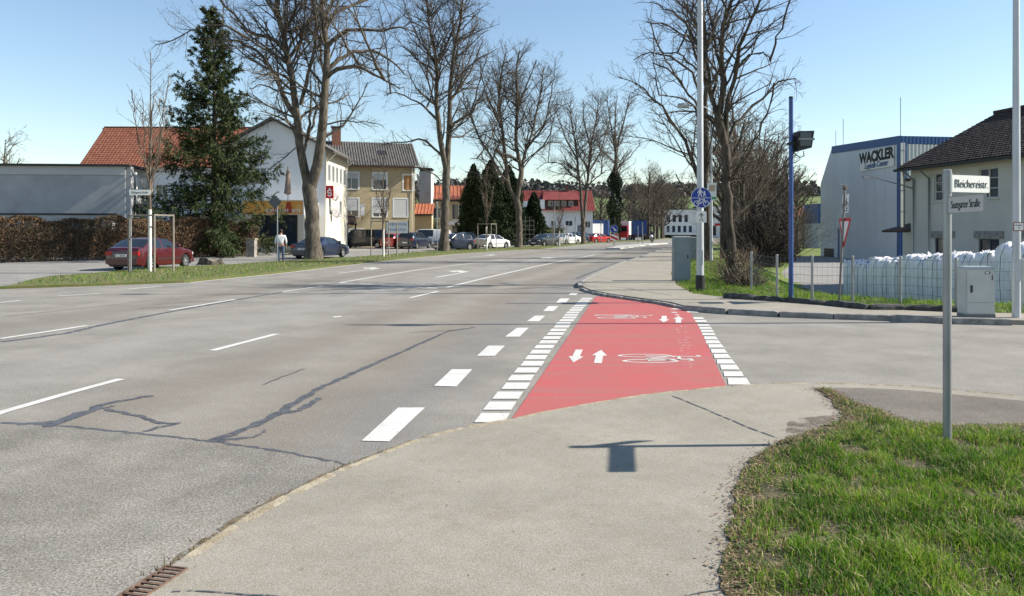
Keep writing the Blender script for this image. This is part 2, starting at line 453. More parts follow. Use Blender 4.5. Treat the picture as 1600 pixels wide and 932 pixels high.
def kerb(P, s0, s1, length, width, zb, zt, side, m, parent, gap=0.015, jit=0.006, drop=0.0):
    cum = pl_len(P); s = s0
    while s < min(s1, cum[-1]) - length * 0.5:
        a = pl_at(P, cum, s + gap / 2); b = pl_at(P, cum, s + length - gap / 2)
        d = (b - a).normalized(); nn = Vector((-d.y, d.x)) * side
        j = random.uniform(-jit, jit); o = nn * random.uniform(-jit, jit)
        q = [a + o, b + o, b + nn * width + o, a + nn * width + o]
        if side < 0: q = q[::-1]
        bv = 0.012
        ce = sum(q, Vector((0, 0))) / 4
        mb = MB()
        lo = [(p.x, p.y, zb) for p in q]; mi = [(p.x, p.y, zt + j - bv) for p in q]
        hi = [((p - ce) * (1 - bv * 1.6 / max(width, .1)) + ce) for p in q]; inner = (0, 1) if side < 0 else (2, 3)
        hi = [(p.x, p.y, zt + j - (drop if k in inner else 0)) for k, p in enumerate(hi)]; mi = [(p[0], p[1], p[2] - (drop if k in inner else 0)) for k, p in enumerate(mi)]
        fs = [(8, 9, 10, 11)]
        for k in range(4):
            k2 = (k + 1) % 4
            fs += [(k, k2, 4 + k2, 4 + k), (4 + k, 4 + k2, 8 + k2, 8 + k)]
        mb.add(lo + mi + hi, fs)
        mb.build('kerb_stone', m, parent)
        s += length
def strip(name, P, wd, z, m, parent, wd2=None, jit=0.0):
    P = [Vector(p[:2]) for p in P]
    mb = MB(); n = len(P); vs = []
    for i in range(n):
        t = (P[min(i + 1, n - 1)] - P[max(i - 1, 0)]).normalized(); nn = Vector((-t.y, t.x))
        ww = wd if wd2 is None else wd + (wd2 - wd) * i / (n - 1)
        a = ww / 2 * (1 + random.uniform(-jit, jit)); b = ww / 2 * (1 + random.uniform(-jit, jit))
        vs += [tuple(P[i] + nn * a) + (z,), tuple(P[i] - nn * b) + (z,)]
    mb.add(vs, [(2 * i + 1, 2 * i + 3, 2 * i + 2, 2 * i) for i in range(n - 1)])
    return mb.build(name, m, parent)
def flat(name, poly, z, m, parent):
    mb = MB(); mb.add([(p[0], p[1], z) for p in poly], [tuple(range(len(poly)))])
    o = mb.build(name, m, parent)
    if o.data.polygons[0].normal.z < 0: o.data.flip_normals()
    return o
def dense(P, step=0.12, jit=0.02):
    cum = pl_len(P); n = max(2, int(cum[-1] / step))
    return [pl_at(P, cum, cum[-1] * i / n) + Vector((random.uniform(-jit, jit), random.uniform(-jit, jit))) for i in range(n + 1)]

cn = pl_len(KERB_N)
kerb(KERB_N, cn[3] + 0.92, cn[12] + 0.3, 0.50, 0.11, -0.03, 0.040, -1, M_KERB, pave_n, jit=.003, drop=.016)
strip('gutter_dirt', [p for p in dense([(q[0] - .05, q[1] + .0) for q in KERB_N[4:13]], .06, .012)], .07, .0050, mat('gutter_soil', (.10, .075, .045), (.20, .16, .10), rough=1, scale=14, world=True), road, jit=.5); ragged(MATS['gutter_soil'], 16, .42, .52)
kerb(KERB_N, cn[12] + 0.3, cn[-2] + 6, 0.50, 0.07, -0.03, 0.038, -1, M_KERB, pave_n, jit=.002, drop=.014)
KF = ROAD_R
cf = pl_len(KF)
kerb(KF, 0, cf[6], 1.0, 0.14, -0.04, 0.10, -1, M_KERBD, pave_f)
kerb(KF, cf[6], cf[10], 0.8, 0.12, -0.04, 0.06, -1, M_KERBD, pave_f)
kerb(KF, cf[10], cf[-1], 1.0, 0.15, -0.04, 0.115, -1, M_KERBD, pave_f)

# brown patched pavement on the corner, joint lines, dirt
flat('brown_asphalt', [G(*p, .03) for p in ((1268,606),(1340,607),(1399,609),(1439,612),(1499,618),(1599,627))] + [(9, 5.9), (9, 5.0), (5.0, 6.3)] + [G(*p, .03) for p in ((1600,664),(1499,668),(1419,662),(1379,646),(1323,628))], 0.034, M_PAVE2, pave_n)
M_DIRT = ground_mat('dirt_stain', (0.10, 0.08, 0.062), (0.19, 0.165, 0.135), 110, .3, .3, tint=(.09, .07, .05))
ragged(M_DIRT, 7, .40, .62)
flat('dirt_stain', [G(*p, .03) for p in ((1232,660),(1250,654),(1290,650),(1318,648),(1312,664),(1268,682),(1240,688),(1228,676))], 0.034, M_DIRT, pave_n)
strip('pavement_joint', dense([G(*p, .03) for p in ((1050,619),(1105,641),(1165,667),(1222,688))], .15, .006), 0.02, 0.0345, M_TAR, pave_n, jit=.4)
strip('pavement_joint', dense([G(*p, .03) for p in ((270,925),(330,926),(420,931),(470,940))], .08, .012), 0.012, 0.0345, M_TAR, pave_n, jit=.6)
strip('pavement_joint', dense([G(*p, .03) for p in ((1065,932),(1100,926),(1128,922))], .08, .012), 0.01, 0.0345, M_TAR, pave_n, jit=.6)
strip('pavement_joint', dense([G(*p, .085) for p in ((955,447),(985,452),(1010,456),(1050,462))], .2, .02), 0.03, 0.0895, M_TAR, pave_f, jit=.4)

# drain grate at the kerb
dl = [G(*p) for p in ((208,934),(268,896),(299,896),(246,936))]
gx = Vector(dl[1]) - Vector(dl[0]); ang = math.atan2(gx.y, gx.x)
M_RUST = mat('rusty_iron', (0.09, 0.052, 0.035), (0.17, 0.11, 0.08), rough=0.9, scale=25, bump=0.4)
gr = thing('storm_drain', 'rusty iron drain grate set in the kerb gutter', 'drain', (-1.715, 3.60, 0.0), R(76))
part('frame', M_RUST, gr, (-.22,.22,-.065,-.055,.002,.038), (-.22,.22,.055,.065,.002,.038), (-.22,-.21,-.055,.055,.002,.038), (.21,.22,-.055,.055,.002,.038))
part('sump', M_DARK, gr, (-.21,.21,-.055,.055,.002,.010))
for k in range(11):
    part('bar', M_RUST, gr, (-.20 + k * .0385, -.182 + k * .0385, -.055, .055, .012, .036))

# coarse asphalt in the foreground and the tar seams
SEAM2 = [(0,661),(90,666),(200,676),(330,690),(440,706),(548,727)]
flat('coarse_asphalt', [G(*p) for p in SEAM2] + [(KERB_N[k][0] - .145, KERB_N[k][1] - .02) for k in ()] + [(KERB_N[k][0] + .2, KERB_N[k][1]) for k in (8, 7, 6, 5, 4, 3, 2)] + [(-9, -1), (-9, 7.0)], 0.0015, M_OLD, road)
def seam(px, wd, wd2=None, z=0.0035, jit=.45):
    return strip('tar_seam', dense([G(*p) for p in px], .08, .012), wd, z, M_TAR, road, wd2, jit)
seam(SEAM2, .045, .035)
seam([(330,692),(420,655),(500,607),(560,580),(640,545),(700,518),(742,512)], .10, .05, z=.0045)
seam([(70,668),(120,648),(165,632),(236,619)], .13, .07, z=.0045, jit=.7)
seam([(30,664),(95,660),(145,643),(180,634)], .11, .05, z=.0033, jit=.7)
seam([(165,640),(215,650),(250,662),(282,662)], .05, .05, z=.0040, jit=.7)
seam([(222,676),(250,668),(280,662)], .05, .07, z=.0030, jit=.6)
seam([(345,690),(400,684),(414,672)], .09, .03, z=.0028, jit=.8)
seam([(430,650),(470,640),(500,622)], .07, .06, z=.0025, jit=.9)
seam([(413,601),(445,588),(475,577)], .03, .025, jit=.5)
seam([(0,535),(100,522),(165,507),(280,485),(365,470),(450,455),(505,445),(560,440)], .13, .10, z=.0026)
seam([(0,496),(120,483),(240,470)], .03, .03)
seam([(470,458),(600,445),(700,437)], .05, .05)
for a, b in (((215,483),(300,478)),((245,476),(340,470)),((320,463),(420,458))): seam([a, b], .04, .04)
seam([(640,520),(700,517),(735,514)], .03, .03)
seam([(900,436),(915,430),(945,418),(965,410)], .10, .05, z=.0026, jit=.8)
seam([(560,728),(480,760),(420,795)], .012, .012)

# white markings
def mark(name, px, m=None, z=0.006, parent=None):
    return flat(name, [G(*p) for p in px], z, m or M_WHITE, parent or road)
for q in (((565,690),(608,691),(664,638),(622,638)), ((678,604),(713,605),(738,578),(706,578)), ((745,557),(773,557),(789,541),(763,541)),
          ((789,527),(811.5,527),(826,513),(808,513)), ((823,503),(842,503),(852,494),(836,494)), ((848.5,487),(864.6,487),(872.7,479),(857,479)),
          ((869,473.7),(884,473.7),(890,467),(875,467)), ((888,461.5),(899,462),(905,458),(893,458))):
    mark('crossing_dash', q)
def lane(px, wd):
    strip('lane_line', [G(*p) for p in px], wd, 0.006, M_WHITE, road)
lane([(-60,668),(0,646),(100,617),(189,593)], .11)
lane([(332,548.5),(432,522.5)], .12)
lane([(640,466),(684,456)], .12)
lane([(697,450),(760,434.5),(830,418.5),(880,408),(930,398.5)], .14)
lane([(0,530),(136,509.5)], .12)
lane([(265,485.5),(367,468.5)], .12)
lane([(441,456.5),(505,447)], .12)
lane([(530,442.5),(600,430.5),(655,422),(720,414),(790,406)], .13)
lane([(0,473.5),(32,470)], .12); lane([(90,463),(157,459)], .12); lane([(200,452.5),(254,447.5)], .12)
cv = pl_len(VERGE_IN)
strip('edge_line', [pl_at(VERGE_IN, cv, s) + Vector((.16, -.05)) for s in np.linspace(cv[3], cv[13], 40)], .13, .006, M_WHITE, road)
for (a, b) in (((533,442.5),(553,443.5)),((562,444),(582,445.3)),((595,446),(620,447.3)),((632,448),(660,449.6)),((668,450.2),(684,451.2))):
    strip('stop_dash', [G(*a), G(*b)], .22, .0064, M_WHITE, road)
mark('manhole_mark', ((519,497),(533,496),(534,494.5),(522,495)))

def arrow2d(pts, origin, ey, ex, name, m, parent=None, z=.0085):
    o = Vector(origin)
    return flat(name, [o + ex * a + ey * b for a, b in pts], z, m, parent or road)
AX = Vector((0.165, 0.986)); AXR = Vector((0.986, -0.165))
def road_arrow(u, v, L, side):
    o = Vector(G(u, v)); t = Vector((0.22, 0.975)) if v > 410 else Vector((.33, .94)); r = Vector((t.y, -t.x))
    arrow2d([(-.07,-L*.5),(.07,-L*.5),(.07,L*.15),(.07+.0,L*.2),(side*.45,L*.32),(side*.45,L*.24),(side*.95,L*.40),(side*.45,L*.56),(side*.45,L*.46),(-.07,L*.36)] if side > 0 else
            [(-.07,-L*.5),(.07,-L*.5),(.07,L*.36),(-.45,L*.46),(-.45,L*.56),(-.95,L*.40),(-.45,L*.24),(-.45,L*.32),(-.07,L*.2)], o, t, r, 'turn_arrow', M_WHITE)
road_arrow(712, 428.5, 5.0, -1)
road_arrow(568, 423, 5.0, -1)
road_arrow(850, 405, 6.0, -1)
road_arrow(757, 400.5, 6.0, -1)

# red cycle crossing
A, B2 = Vector(G(799, 656)), Vector(G(931, 464))
mark('red_cycle_crossing', ((799,656.5),(857,645.5),(934,631),(1018,618.5),(1136,606.5),(1116,564),(1098,524),(1085,497),(1076,486.5),(1050,479.5),(990,471),(953,465.5),(931,463.5)), M_RED, 0.0055)
nb = 27
for k in range(nb):
    y0 = 6.99 + k * 0.478; 
    def edge(y, off): 
        t = (y - 6.94) / (20.0 - 6.94)
        x = -0.02 + (2.17 - -0.02) * (t * .88 + .12 * t * t)
        return (x + off, y)
    wd = .30 - .0 * k
    h = .175
    jx = random.uniform(-.012, .012)
    flat('block_mark', [edge(y0 - h, -wd + jx), edge(y0 - h, -.03 + jx), edge(y0 + h, -.03 + jx), edge(y0 + h, -wd + jx)], .0075, M_WHITE, road)
RB = [((1175,690),(1281,690),(1262,657),(1170,657)),((1155,650),(1250,650),(1238,626),(1150,626)),((1140,617),(1230,617),(1212,593),(1134,593)),((1120,588),(1210,588),(1190,567),(1118,567)),
      ((1107,562),(1190,562),(1170,541),(1102,541)),((1093,536),(1170,536),(1155,517),(1090,517)),((1080,510),(1155,510),(1140,494),(1077,494)),((1067,490),(1140,490),(1125,474),(1064,474)),
      ((1060,470),(1125,470),(1112,455),(1055,455)),((1050,450),(1112,450),(1105,438),(1046,438)),((1043,434),(1105,434),(1097,423),(1040,423)),((1036,420),(1096,420),(1088,409),(1032,409)),
      ((1028,405),(1086,405),(1078,396),(1024,396)),((1017,386),(1072,386),(1064,375),(1012,375)),((1007,371),(1058,371),(1050,362),(1002,362)),((975,338),(1030,340),(1020,330),(970,328))]
for q in RB:
    mark('block_mark', [(760 + x / 3.106, 380 + y / 3.106) for x, y in q], z=.0075)
def path_arrow(u0, v0, u1, v1, wdt):
    a = Vector(G(u0, v0)); b = Vector(G(u1, v1)); d = (b - a); L = d.length; d.normalize(); r = Vector((d.y, -d.x))
    arrow2d([(-wdt*.25,0),(wdt*.25,0),(wdt*.25,L*.55),(wdt*.52,L*.55),(0,L),(-wdt*.52,L*.55),(-wdt*.25,L*.55)], a, d, r, 'path_arrow', M_WHITE)
path_arrow(905, 547.5, 896, 567.5, .20); path_arrow(934, 568.5, 939, 548, .20)
path_arrow(1038, 494.5, 1037, 504.5, .20); path_arrow(1060, 505.5, 1060, 495, .20)

def bike_mark(O, sx, sy, m):
    """cycle symbol lying with its wheels toward -x; local (along x = up the symbol, y = its length)"""
    mb = MB(); O = Vector(O); z = .0085
    def P(a, b): return (O.x + a * sx, O.y + b * sy, z)
    def ring(ca, cb, ra, rb, t=.05, n=26):
        vs = []
        for k in range(n):
            an = 2 * math.pi * k / n
            vs += [P(ca + ra * math.cos(an), cb + rb * math.sin(an)), P(ca + (ra - t) * math.cos(an), cb + (rb - t * 1.0) * math.sin(an))]
        mb.add(vs, [(2 * k, (2 * k + 2) % (2 * n), (2 * k + 3) % (2 * n), 2 * k + 1) for k in range(n)])
    def bar(a, b, c, d, t=.045):
        v = Vector((c - a, d - b)).normalized(); nn = Vector((-v.y, v.x)) * t / 2
        mb.add([P(a - nn.x, b - nn.y), P(c - nn.x, d - nn.y), P(c + nn.x, d + nn.y), P(a + nn.x, b + nn.y)], [(0, 1, 2, 3)])
    ring(.34, -.27, .34, .17, .05); ring(.34, .27, .34, .17, .05)
    bar(.34, -.27, .72, -.10); bar(.34, .27, .80, .20); bar(.34, -.02, .74, .19); bar(.72, -.10, .74, .2); bar(.34, -.02, .84, -.14); bar(.34, -.27, .34, -.02)
    bar(.84, -.24, .84, -.04, .06); bar(.80, .2, 1.0, .17); bar(1.0, .17, 1.0, .3, .05)
    o = mb.build('cycle_symbol', m, road)
    return o
bike_mark((G(968, 561)[0], G(968, 561)[1]), 1.10, 0.80, M_WHITE2)
o = bike_mark((G(930, 495.5)[0], G(930, 495.5)[1]), 1.15, 0.85, M_WHITE2)
for (a, b) in (((1050,484),(1059,483)),((1049,489),(1058,489)),((1055,493),(1061,493))):
    strip('worn_mark', [G(*a), G(*b)], .16, .0085, M_WHITE2, road)
M_SCUFF = paint_mat('paint_scuffed', (0.48, 0.20, 0.18), (0.46, .13, .12), (0.47, 0.085, 0.085), 0.5)
M_SCUFFW = paint_mat('paint_scuffed_white', (0.58, 0.42, 0.39), (0.52, .30, .27), (0.43, 0.10, 0.095), 0.5)
for k in range(17):
    v = 507 + k * 4.2
    u = 1057 + (v - 507) * .16 + random.uniform(-3, 3)
    for du in (0, 9):
        if random.random() < .8:
            strip('worn_mark', [G(u + du, v), G(u + du + random.uniform(4, 8), v + .3)], .09 * (9 / max(6, v - 490)) ** .5, .0070, M_SCUFFW, road)

# left verge, parking lot
VERGE_OUT = [G(*p) for p in ((22,448.5),(48,440),(80,434),(138,430),(257,420),(352,416),(446,409.5),(560,403),(680,393),(760,389),(860,384.5),(940,378.3),(1001,376.3),(1045,372))]
lot = sheet('parking_lot', [(-60, 22.4)] + [(-15.6, 22.6)] + VERGE_OUT + [(45, 236), (-60, 236)], -0.05, 0.016, M_LOT, 'grey asphalt parking lot beyond the grass verge')
verge_l = sheet('verge', [(p[0] - .08, p[1] + .03) for p in VERGE_IN] + VERGE_OUT[::-1], -0.05, 0.07, M_TURF, 'grass verge with the tree row along the main road')
vr_poly = PAVE_IN[:13] + [(13.2, 47), (10.2, 32), (8.6, 26), (7.9, 22.2), (8.3, 19.8), (9.2, 18.5), (12.5, 16.8), (14, 15.0)]
verge_r = sheet('verge', vr_poly, -0.12, 0.05, M_TURF, 'bright grass verge round the street lamp and fence')
NEARG = [G(*p, .03) for p in ((1130,945),(1128,879),(1144,819),(1142,783),(1156,747),(1172,720),(1216,692),(1252,680),(1307,660),(1317,648),(1300,628),(1278,609),(1293,608),(1330,628),(1379,644),(1419,660),(1499,666),(1600,662))] + [(5.0, 6.3), (9, 5.0), (20, 0), (20, -6), (1.0, -6), (.93, 2.5)]
NEARG0 = NEARG
NEARG = [tuple(p) for p in dense(NEARG0[:16], .09, .028)] + NEARG0[16:]
grass_bed = sheet('grass_bed', NEARG, 0.0, 0.037, M_SOIL, 'patchy grass bed round the street name post')
# driveway on the lower ground
dr = [(12.9, 34), (13.4, 38), (17.5, 50), (25, 68), (30, 83), (36, 84), (36, 30), (18.6, 29), (15.5, 30.5)]
sheet('driveway', dr, -1.06, -0.985, M_DRIVE, 'grey driveway to the logistics hall')
tag(bpy.data.objects['driveway'], kind='structure')
isl = [(8.9, 73), (10.3, 73.2), (13.5, 84), (19, 100), (27, 118), (25.6, 119), (17.3, 101.5), (11.8, 86)]
M_ISL = mat('island_concrete', (0.42, 0.40, 0.36), (0.52, 0.50, 0.46), rough=.9, scale=2, world=True)
sheet('traffic_island', isl, -0.02, 0.12, M_ISL, 'pale concrete traffic island in the main road')

# dark edging stones along the far pavement
M_STONE = mat('dark_stone', (0.035, 0.034, 0.034), (0.09, 0.088, 0.082), rough=.95, scale=7, bump=.8, bscale=25, world=True)
LW = [G(*p) for p in ((1133,471),(1217,477),(1276,480.5),(1333,489),(1370,490.5),(1408,490),(1479,494),(1502,494.5))]
wl = thing('edging_wall', 'low crumbling wall of dark edging stones before the mesh fence', 'low wall', (LW[0][0], LW[0][1], 0))
cw = pl_len(LW); s = 0; k = 0
while s < cw[-1] - .3:
    Ls = random.uniform(.55, 1.15)
    a = pl_at(LW, cw, s); b = pl_at(LW, cw, min(cw[-1], s + Ls - .02))
    d = (b - a); an = math.atan2(d.y, d.x)
    h = random.uniform(.10, .15)
    if 2.65 < s < 3.2: h = .19
    mb = MB(); n2 = 7
    prof = [(-.13, .0), (-.125, h * .6), (-.08, h), (.07, h * .96), (.12, h * .55), (.13, 0)]
    vs = []; 
    for i in range(n2):
        t = i / (n2 - 1)
        e = 1 if 0 < i < n2 - 1 else .82
        hump = 1 + (.0 if h < .2 else .6 * math.sin(math.pi * t) - .35)
        for (py, pz) in prof:
            vs.append((t * d.length, py * e + random.uniform(-.012, .012), .075 + pz * hump * (e if pz > 0 else 1) + (random.uniform(-.012, .012) if pz else 0)))
    np_ = len(prof)
    fs = [(i * np_ + q, i * np_ + q + 1, (i + 1) * np_ + q + 1, (i + 1) * np_ + q) for i in range(n2 - 1) for q in range(np_ - 1)]
    fs += [tuple(range(np_)), tuple((n2 - 1) * np_ + q for q in range(np_ - 1, -1, -1))]
    mb.add(vs, fs)
    o = mb.build('edging_stone', M_STONE, wl, fix=True)
    o.location = (a.x - LW[0][0], a.y - LW[0][1], 0); o.rotation_euler = (0, 0, an)
    s += Ls

# ------------------------------------------------------------------ grass
def leaf_mat(name, c, k=.38):
    m = mat(name, c, rough=.6, spec=.25); n = m.node_tree.nodes; l = m.node_tree.links
    t = n.new('ShaderNodeBsdfTranslucent'); t.inputs[0].default_value = (c[0] * 1.25, c[1] * 1.3, c[2] * .9, 1)
    x = n.new('ShaderNodeMixShader'); x.inputs[0].default_value = k
    l.new(n['Principled BSDF'].outputs[0], x.inputs[1]); l.new(t.outputs[0], x.inputs[2]); l.new(x.outputs[0], n['Material Output'].inputs[0])
    return m
M_BL = [leaf_mat('grass_blade_a', (0.105, 0.21, 0.02)), leaf_mat('grass_blade_b', (0.175, 0.27, 0.032)),
        leaf_mat('grass_blade_c', (0.05, 0.115, 0.014)), leaf_mat('grass_blade_dry', (0.36, 0.29, 0.15), .2)]
def inside(poly, X, Y):
    r = np.zeros(len(X), bool); n = len(poly)
    for i in range(n):
        x1, y1 = poly[i]; x2, y2 = poly[(i + 1) % n]
        c = (y1 > Y) != (y2 > Y)
        with np.errstate(divide='ignore', invalid='ignore'):
            xi = (x2 - x1) * (Y - y1) / (y2 - y1 + 1e-12) + x1
        r ^= c & (X < xi)
    return r
def edge_dist(poly, X, Y):
    d = np.full(len(X), 1e9); n = len(poly)
    for i in range(n):
        a = np.array(poly[i]); b = np.array(poly[(i + 1) % n]); ab = b - a
        t = np.clip(((X - a[0]) * ab[0] + (Y - a[1]) * ab[1]) / (ab @ ab + 1e-12), 0, 1)
        d = np.minimum(d, np.hypot(X - a[0] - t * ab[0], Y - a[1] - t * ab[1]))
    return d
def vnoise(X, Y, sc, seed):
    rg = np.random.default_rng(seed); T = rg.random((64, 64))
    x = X * sc; y = Y * sc; i = np.floor(x).astype(int); j = np.floor(y).astype(int); fx = x - i; fy = y - j
    fx = fx * fx * (3 - 2 * fx); fy = fy * fy * (3 - 2 * fy)
    g = lambda a, b: T[a % 64, b % 64]
    return (g(i, j) * (1 - fx) + g(i + 1, j) * fx) * (1 - fy) + (g(i, j + 1) * (1 - fx) + g(i + 1, j + 1) * fx) * fy
def blades(name, poly, N, hmin, hmax, wd, z, label, seed, zf=None, bbox=None, dry=.12, bare=.30, edge=.06, dens=None):
    rg = np.random.default_rng(seed)
    x0, x1, y0, y1 = bbox or (min(p[0] for p in poly), max(p[0] for p in poly), min(p[1] for p in poly), max(p[1] for p in poly))
    X = rg.uniform(x0, x1, N * 3); Y = rg.uniform(y0, y1, N * 3)
    if dens is not None:
        keep = rg.random(len(X)) < dens(X, Y); X = X[keep]; Y = Y[keep]
    ok = inside(poly, X, Y); X = X[ok]; Y = Y[ok]
    c1 = vnoise(X, Y, 3.1, seed + 1); c2 = vnoise(X, Y, 9.0, seed + 2)
    cl = .55 * c1 + .45 * c2
    ed = np.clip(edge_dist(poly, X, Y) / max(edge * 3, .01), 0, 1)
    ok = rg.random(len(X)) < np.clip((cl - bare) * 4.2, .03, 1) * (.25 + .75 * ed)
    X, Y, cl, ed = X[ok][:N], Y[ok][:N], cl[ok][:N], ed[ok][:N]
    n = len(X)
    h = rg.uniform(hmin, hmax, n) * (.3 + 1.3 * cl ** 1.3 + .5 * (vnoise(X, Y, 5.3, seed + 7) > .78)) * (.45 + .55 * ed)
    az = rg.uniform(0, 2 * np.pi, n); lean = np.abs(rg.normal(.55, .5, n)) * h
    wv = wd * rg.uniform(.6, 1.3, n)
    Z = np.full(n, z) if zf is None else zf(X, Y)
    dx, dy = np.cos(az), np.sin(az); px, py = -dy, dx
    tw = rg.uniform(0, np.pi, n); qx, qy = np.cos(tw), np.sin(tw)
    V = np.zeros((n, 5, 3))
    V[:, 0] = np.stack([X - qx * wv / 2, Y - qy * wv / 2, Z - .01], -1); V[:, 1] = np.stack([X + qx * wv / 2, Y + qy * wv / 2, Z - .01], -1)
    mx, my, mz = X + dx * lean * .35, Y + dy * lean * .35, Z + h * .6
    V[:, 2] = np.stack([mx + qx * wv * .4, my + qy * wv * .4, mz], -1); V[:, 3] = np.stack([mx - qx * wv * .4, my - qy * wv * .4, mz], -1)
    V[:, 4] = np.stack([X + dx * lean * 1.1, Y + dy * lean * 1.1, Z + h * .97], -1)
    b = np.arange(n)[:, None] * 5
    T = np.concatenate([b + [0, 1, 2], b + [0, 2, 3], b + [3, 2, 4]], 0)
    tn = vnoise(X, Y, 2.3, seed + 11) * .6 + vnoise(X, Y, 7.7, seed + 12) * .4 + rg.normal(0, .13, n)
    mi = np.where(tn < .42, 2, np.where(tn > .60, 1, 0)); dd = rg.random(n) < dry * (1.8 - cl) + (1 - ed) * .35; mi[dd] = 3
    o = link(name, np_mesh(name, V.reshape(-1, 3), T, M_BL, midx=np.tile(mi, 3)))
    return tag(o, label, 'grass', kind='stuff')
blades('grass', NEARG, 115000, .03, .085, .0060, .037, 'green grass tufts round the foot of the street name post', 3, bbox=(.9, 7, 2.6, 8.6), dry=.14, bare=.25, edge=.13)
blades('grass', verge_l and ([(p[0] - .08, p[1] + .03) for p in VERGE_IN] + VERGE_OUT[::-1]), 60000, .06, .14, .02, .07, 'mown grass on the long verge beneath the tree row', 5, bbox=(-16, 40, 22, 130), dry=.12, bare=.16,
       dens=lambda X, Y: np.clip(30 / Y, .15, 1) ** 1.2)
blades('grass', vr_poly, 60000, .05, .13, .010, .05, 'bright green grass round the lamp post and cabinets', 9, bbox=(4.5, 14, 15, 48), dry=.08, bare=.14, dens=lambda X, Y: np.clip(20 / Y, .1, 1) ** 1.5)
LAWNP = [(8.2, 20.5), (9.3, 18.6), (12.4, 17.2), (12.3, 26), (12.8, 33.5), (13.2, 38), (17, 50), (24, 66), (16, 60), (11, 40), (9.6, 30)]
blades('grass', LAWNP, 40000, .05, .11, .016, 0, 'short lawn sloping down behind the mesh fence', 11, zf=lambda X, Y: ground_h(X, Y), dry=.05, bare=.1, dens=lambda X, Y: np.clip(25 / Y, .2, 1))
# straw and low broad leaves among the grass
rg = np.random.default_rng(23); n = 30000
sx_ = rg.uniform(.9, 6.5, n); sy_ = rg.uniform(2.6, 8.4, n); ok = inside(NEARG, sx_, sy_); sx_, sy_ = sx_[ok], sy_[ok]; n = len(sx_)
az = rg.uniform(0, 6.283, n); ln = rg.uniform(.02, .075, n); wd_ = np.where(rg.random(n) < .6, .0035, .011); ln = np.where(wd_ > .01, rg.uniform(.012, .028, n), ln)
zz = .044 + rg.random(n) * .02; til = rg.normal(0, .25, n)
e1 = np.stack([np.cos(az), np.sin(az), til], -1) * (ln / 2)[:, None]; e2 = np.stack([-np.sin(az), np.cos(az), rg.normal(0, .3, n)], -1) * (wd_ / 2)[:, None]
c0 = np.stack([sx_, sy_, zz], -1)
V = np.stack([c0 - e1, c0 + e2, c0 + e1, c0 - e2], 1).reshape(-1, 3)
straw = mat('straw', (.42, .34, .20), rough=.9); clover = mat('clover', (.045, .10, .018), rough=.7); strawd = mat('straw_dark', (.19, .14, .085), rough=.9)
mi = np.where(wd_ > .01, 1, np.where(rg.random(n) < .6, 0, 2))
tag(link('thatch', np_mesh('thatch', V, np.arange(n * 4).reshape(-1, 4), [straw, clover, strawd], midx=mi)), 'dry straw and small leaves lying among the foreground grass', 'leaf litter', kind='stuff')
# dead leaves and crumbs of soil along the grass edge
rg = np.random.default_rng(21)
cg = pl_len(NEARG0[:16]); Vv = []; Ff = []; Mi = []
for k in range(5200):
    s = rg.uniform(0, cg[-1]); p = pl_at(NEARG0[:16], cg, s)
    q = NEARG0[:16]; a = pl_at(q, cg, min(s + .05, cg[-1])); b2 = pl_at(q, cg, max(s - .05, 0)); d = (a - b2); d = d.normalized() if d.length > 0 else Vector((1, 0))
    nn = Vector((-d.y, d.x)); off = rg.normal(-.07, .075)
    c = p + nn * off
    r = rg.uniform(.004, .013); an = rg.uniform(0, 6.28); til = rg.uniform(-.5, .5)
    e1 = Vector((math.cos(an), math.sin(an), til)) * r; e2 = Vector((-math.sin(an), math.cos(an), rg.uniform(-.5, .5))) * r * .6
    cc = Vector((c.x, c.y, (.042 if inside(NEARG0, np.array([c.x]), np.array([c.y]))[0] else .034) + r * .35)); o = len(Vv)
    Vv += [cc - e1, cc + e2, cc + e1, cc - e2]; Ff.append((o, o + 1, o + 2, o + 3)); Mi.append(int(rg.integers(0, 3)))
for k in range(90):                                   # bits blown onto the pavement
    c = Vector((rg.uniform(-1.2, 2.4), rg.uniform(3.6, 7.6))); 
    r = rg.uniform(.004, .011); an = rg.uniform(0, 6.28); e1 = Vector((math.cos(an), math.sin(an), .1)) * r; e2 = Vector((-math.sin(an), math.cos(an), .2)) * r * .5
    cc = Vector((c.x, c.y, .036)); o = len(Vv); Vv += [cc - e1, cc + e2, cc + e1, cc - e2]; Ff.append((o, o + 1, o + 2, o + 3)); Mi.append(int(rg.integers(0, 3)))
M_LEAF = [mat('dead_leaf_a', (.16, .095, .05), rough=.9), mat('dead_leaf_b', (.085, .052, .03), rough=.9), mat('dead_leaf_c', (.26, .19, .12), rough=.9)]
tag(link('dead_leaves', np_mesh('dead_leaves', [tuple(v) for v in Vv], Ff, M_LEAF, midx=Mi)), 'dry brown leaves and crumbs along the grass edge', 'leaf litter', kind='stuff')
# weed tufts in the near gutter
Vv = []; Ff = []
for (u, v, n) in ((545,735,26),(600,712,20),(480,772,22),(335,852,40),(265,893,40),(430,790,16),(300,884,30)):
    gx0, gy0 = G(u, v)
    for k in range(n):
        x = gx0 + rg.normal(0, .05); y = gy0 + rg.normal(0, .03) * 2; h = rg.uniform(.012, .035); a = rg.uniform(0, 6.28); o = len(Vv)
        Vv += [(x - .004, y, .0), (x + .004, y, .0), (x + math.cos(a) * h, y + math.sin(a) * h, h + .01)]; Ff.append((o, o + 1, o + 2))
tag(link('gutter_weeds', np_mesh('gutter_weeds', Vv, Ff, [mat('weed', (.16, .14, .06), rough=.9)])), 'small dry weed tufts growing in the kerb joint', 'weeds', kind='stuff')

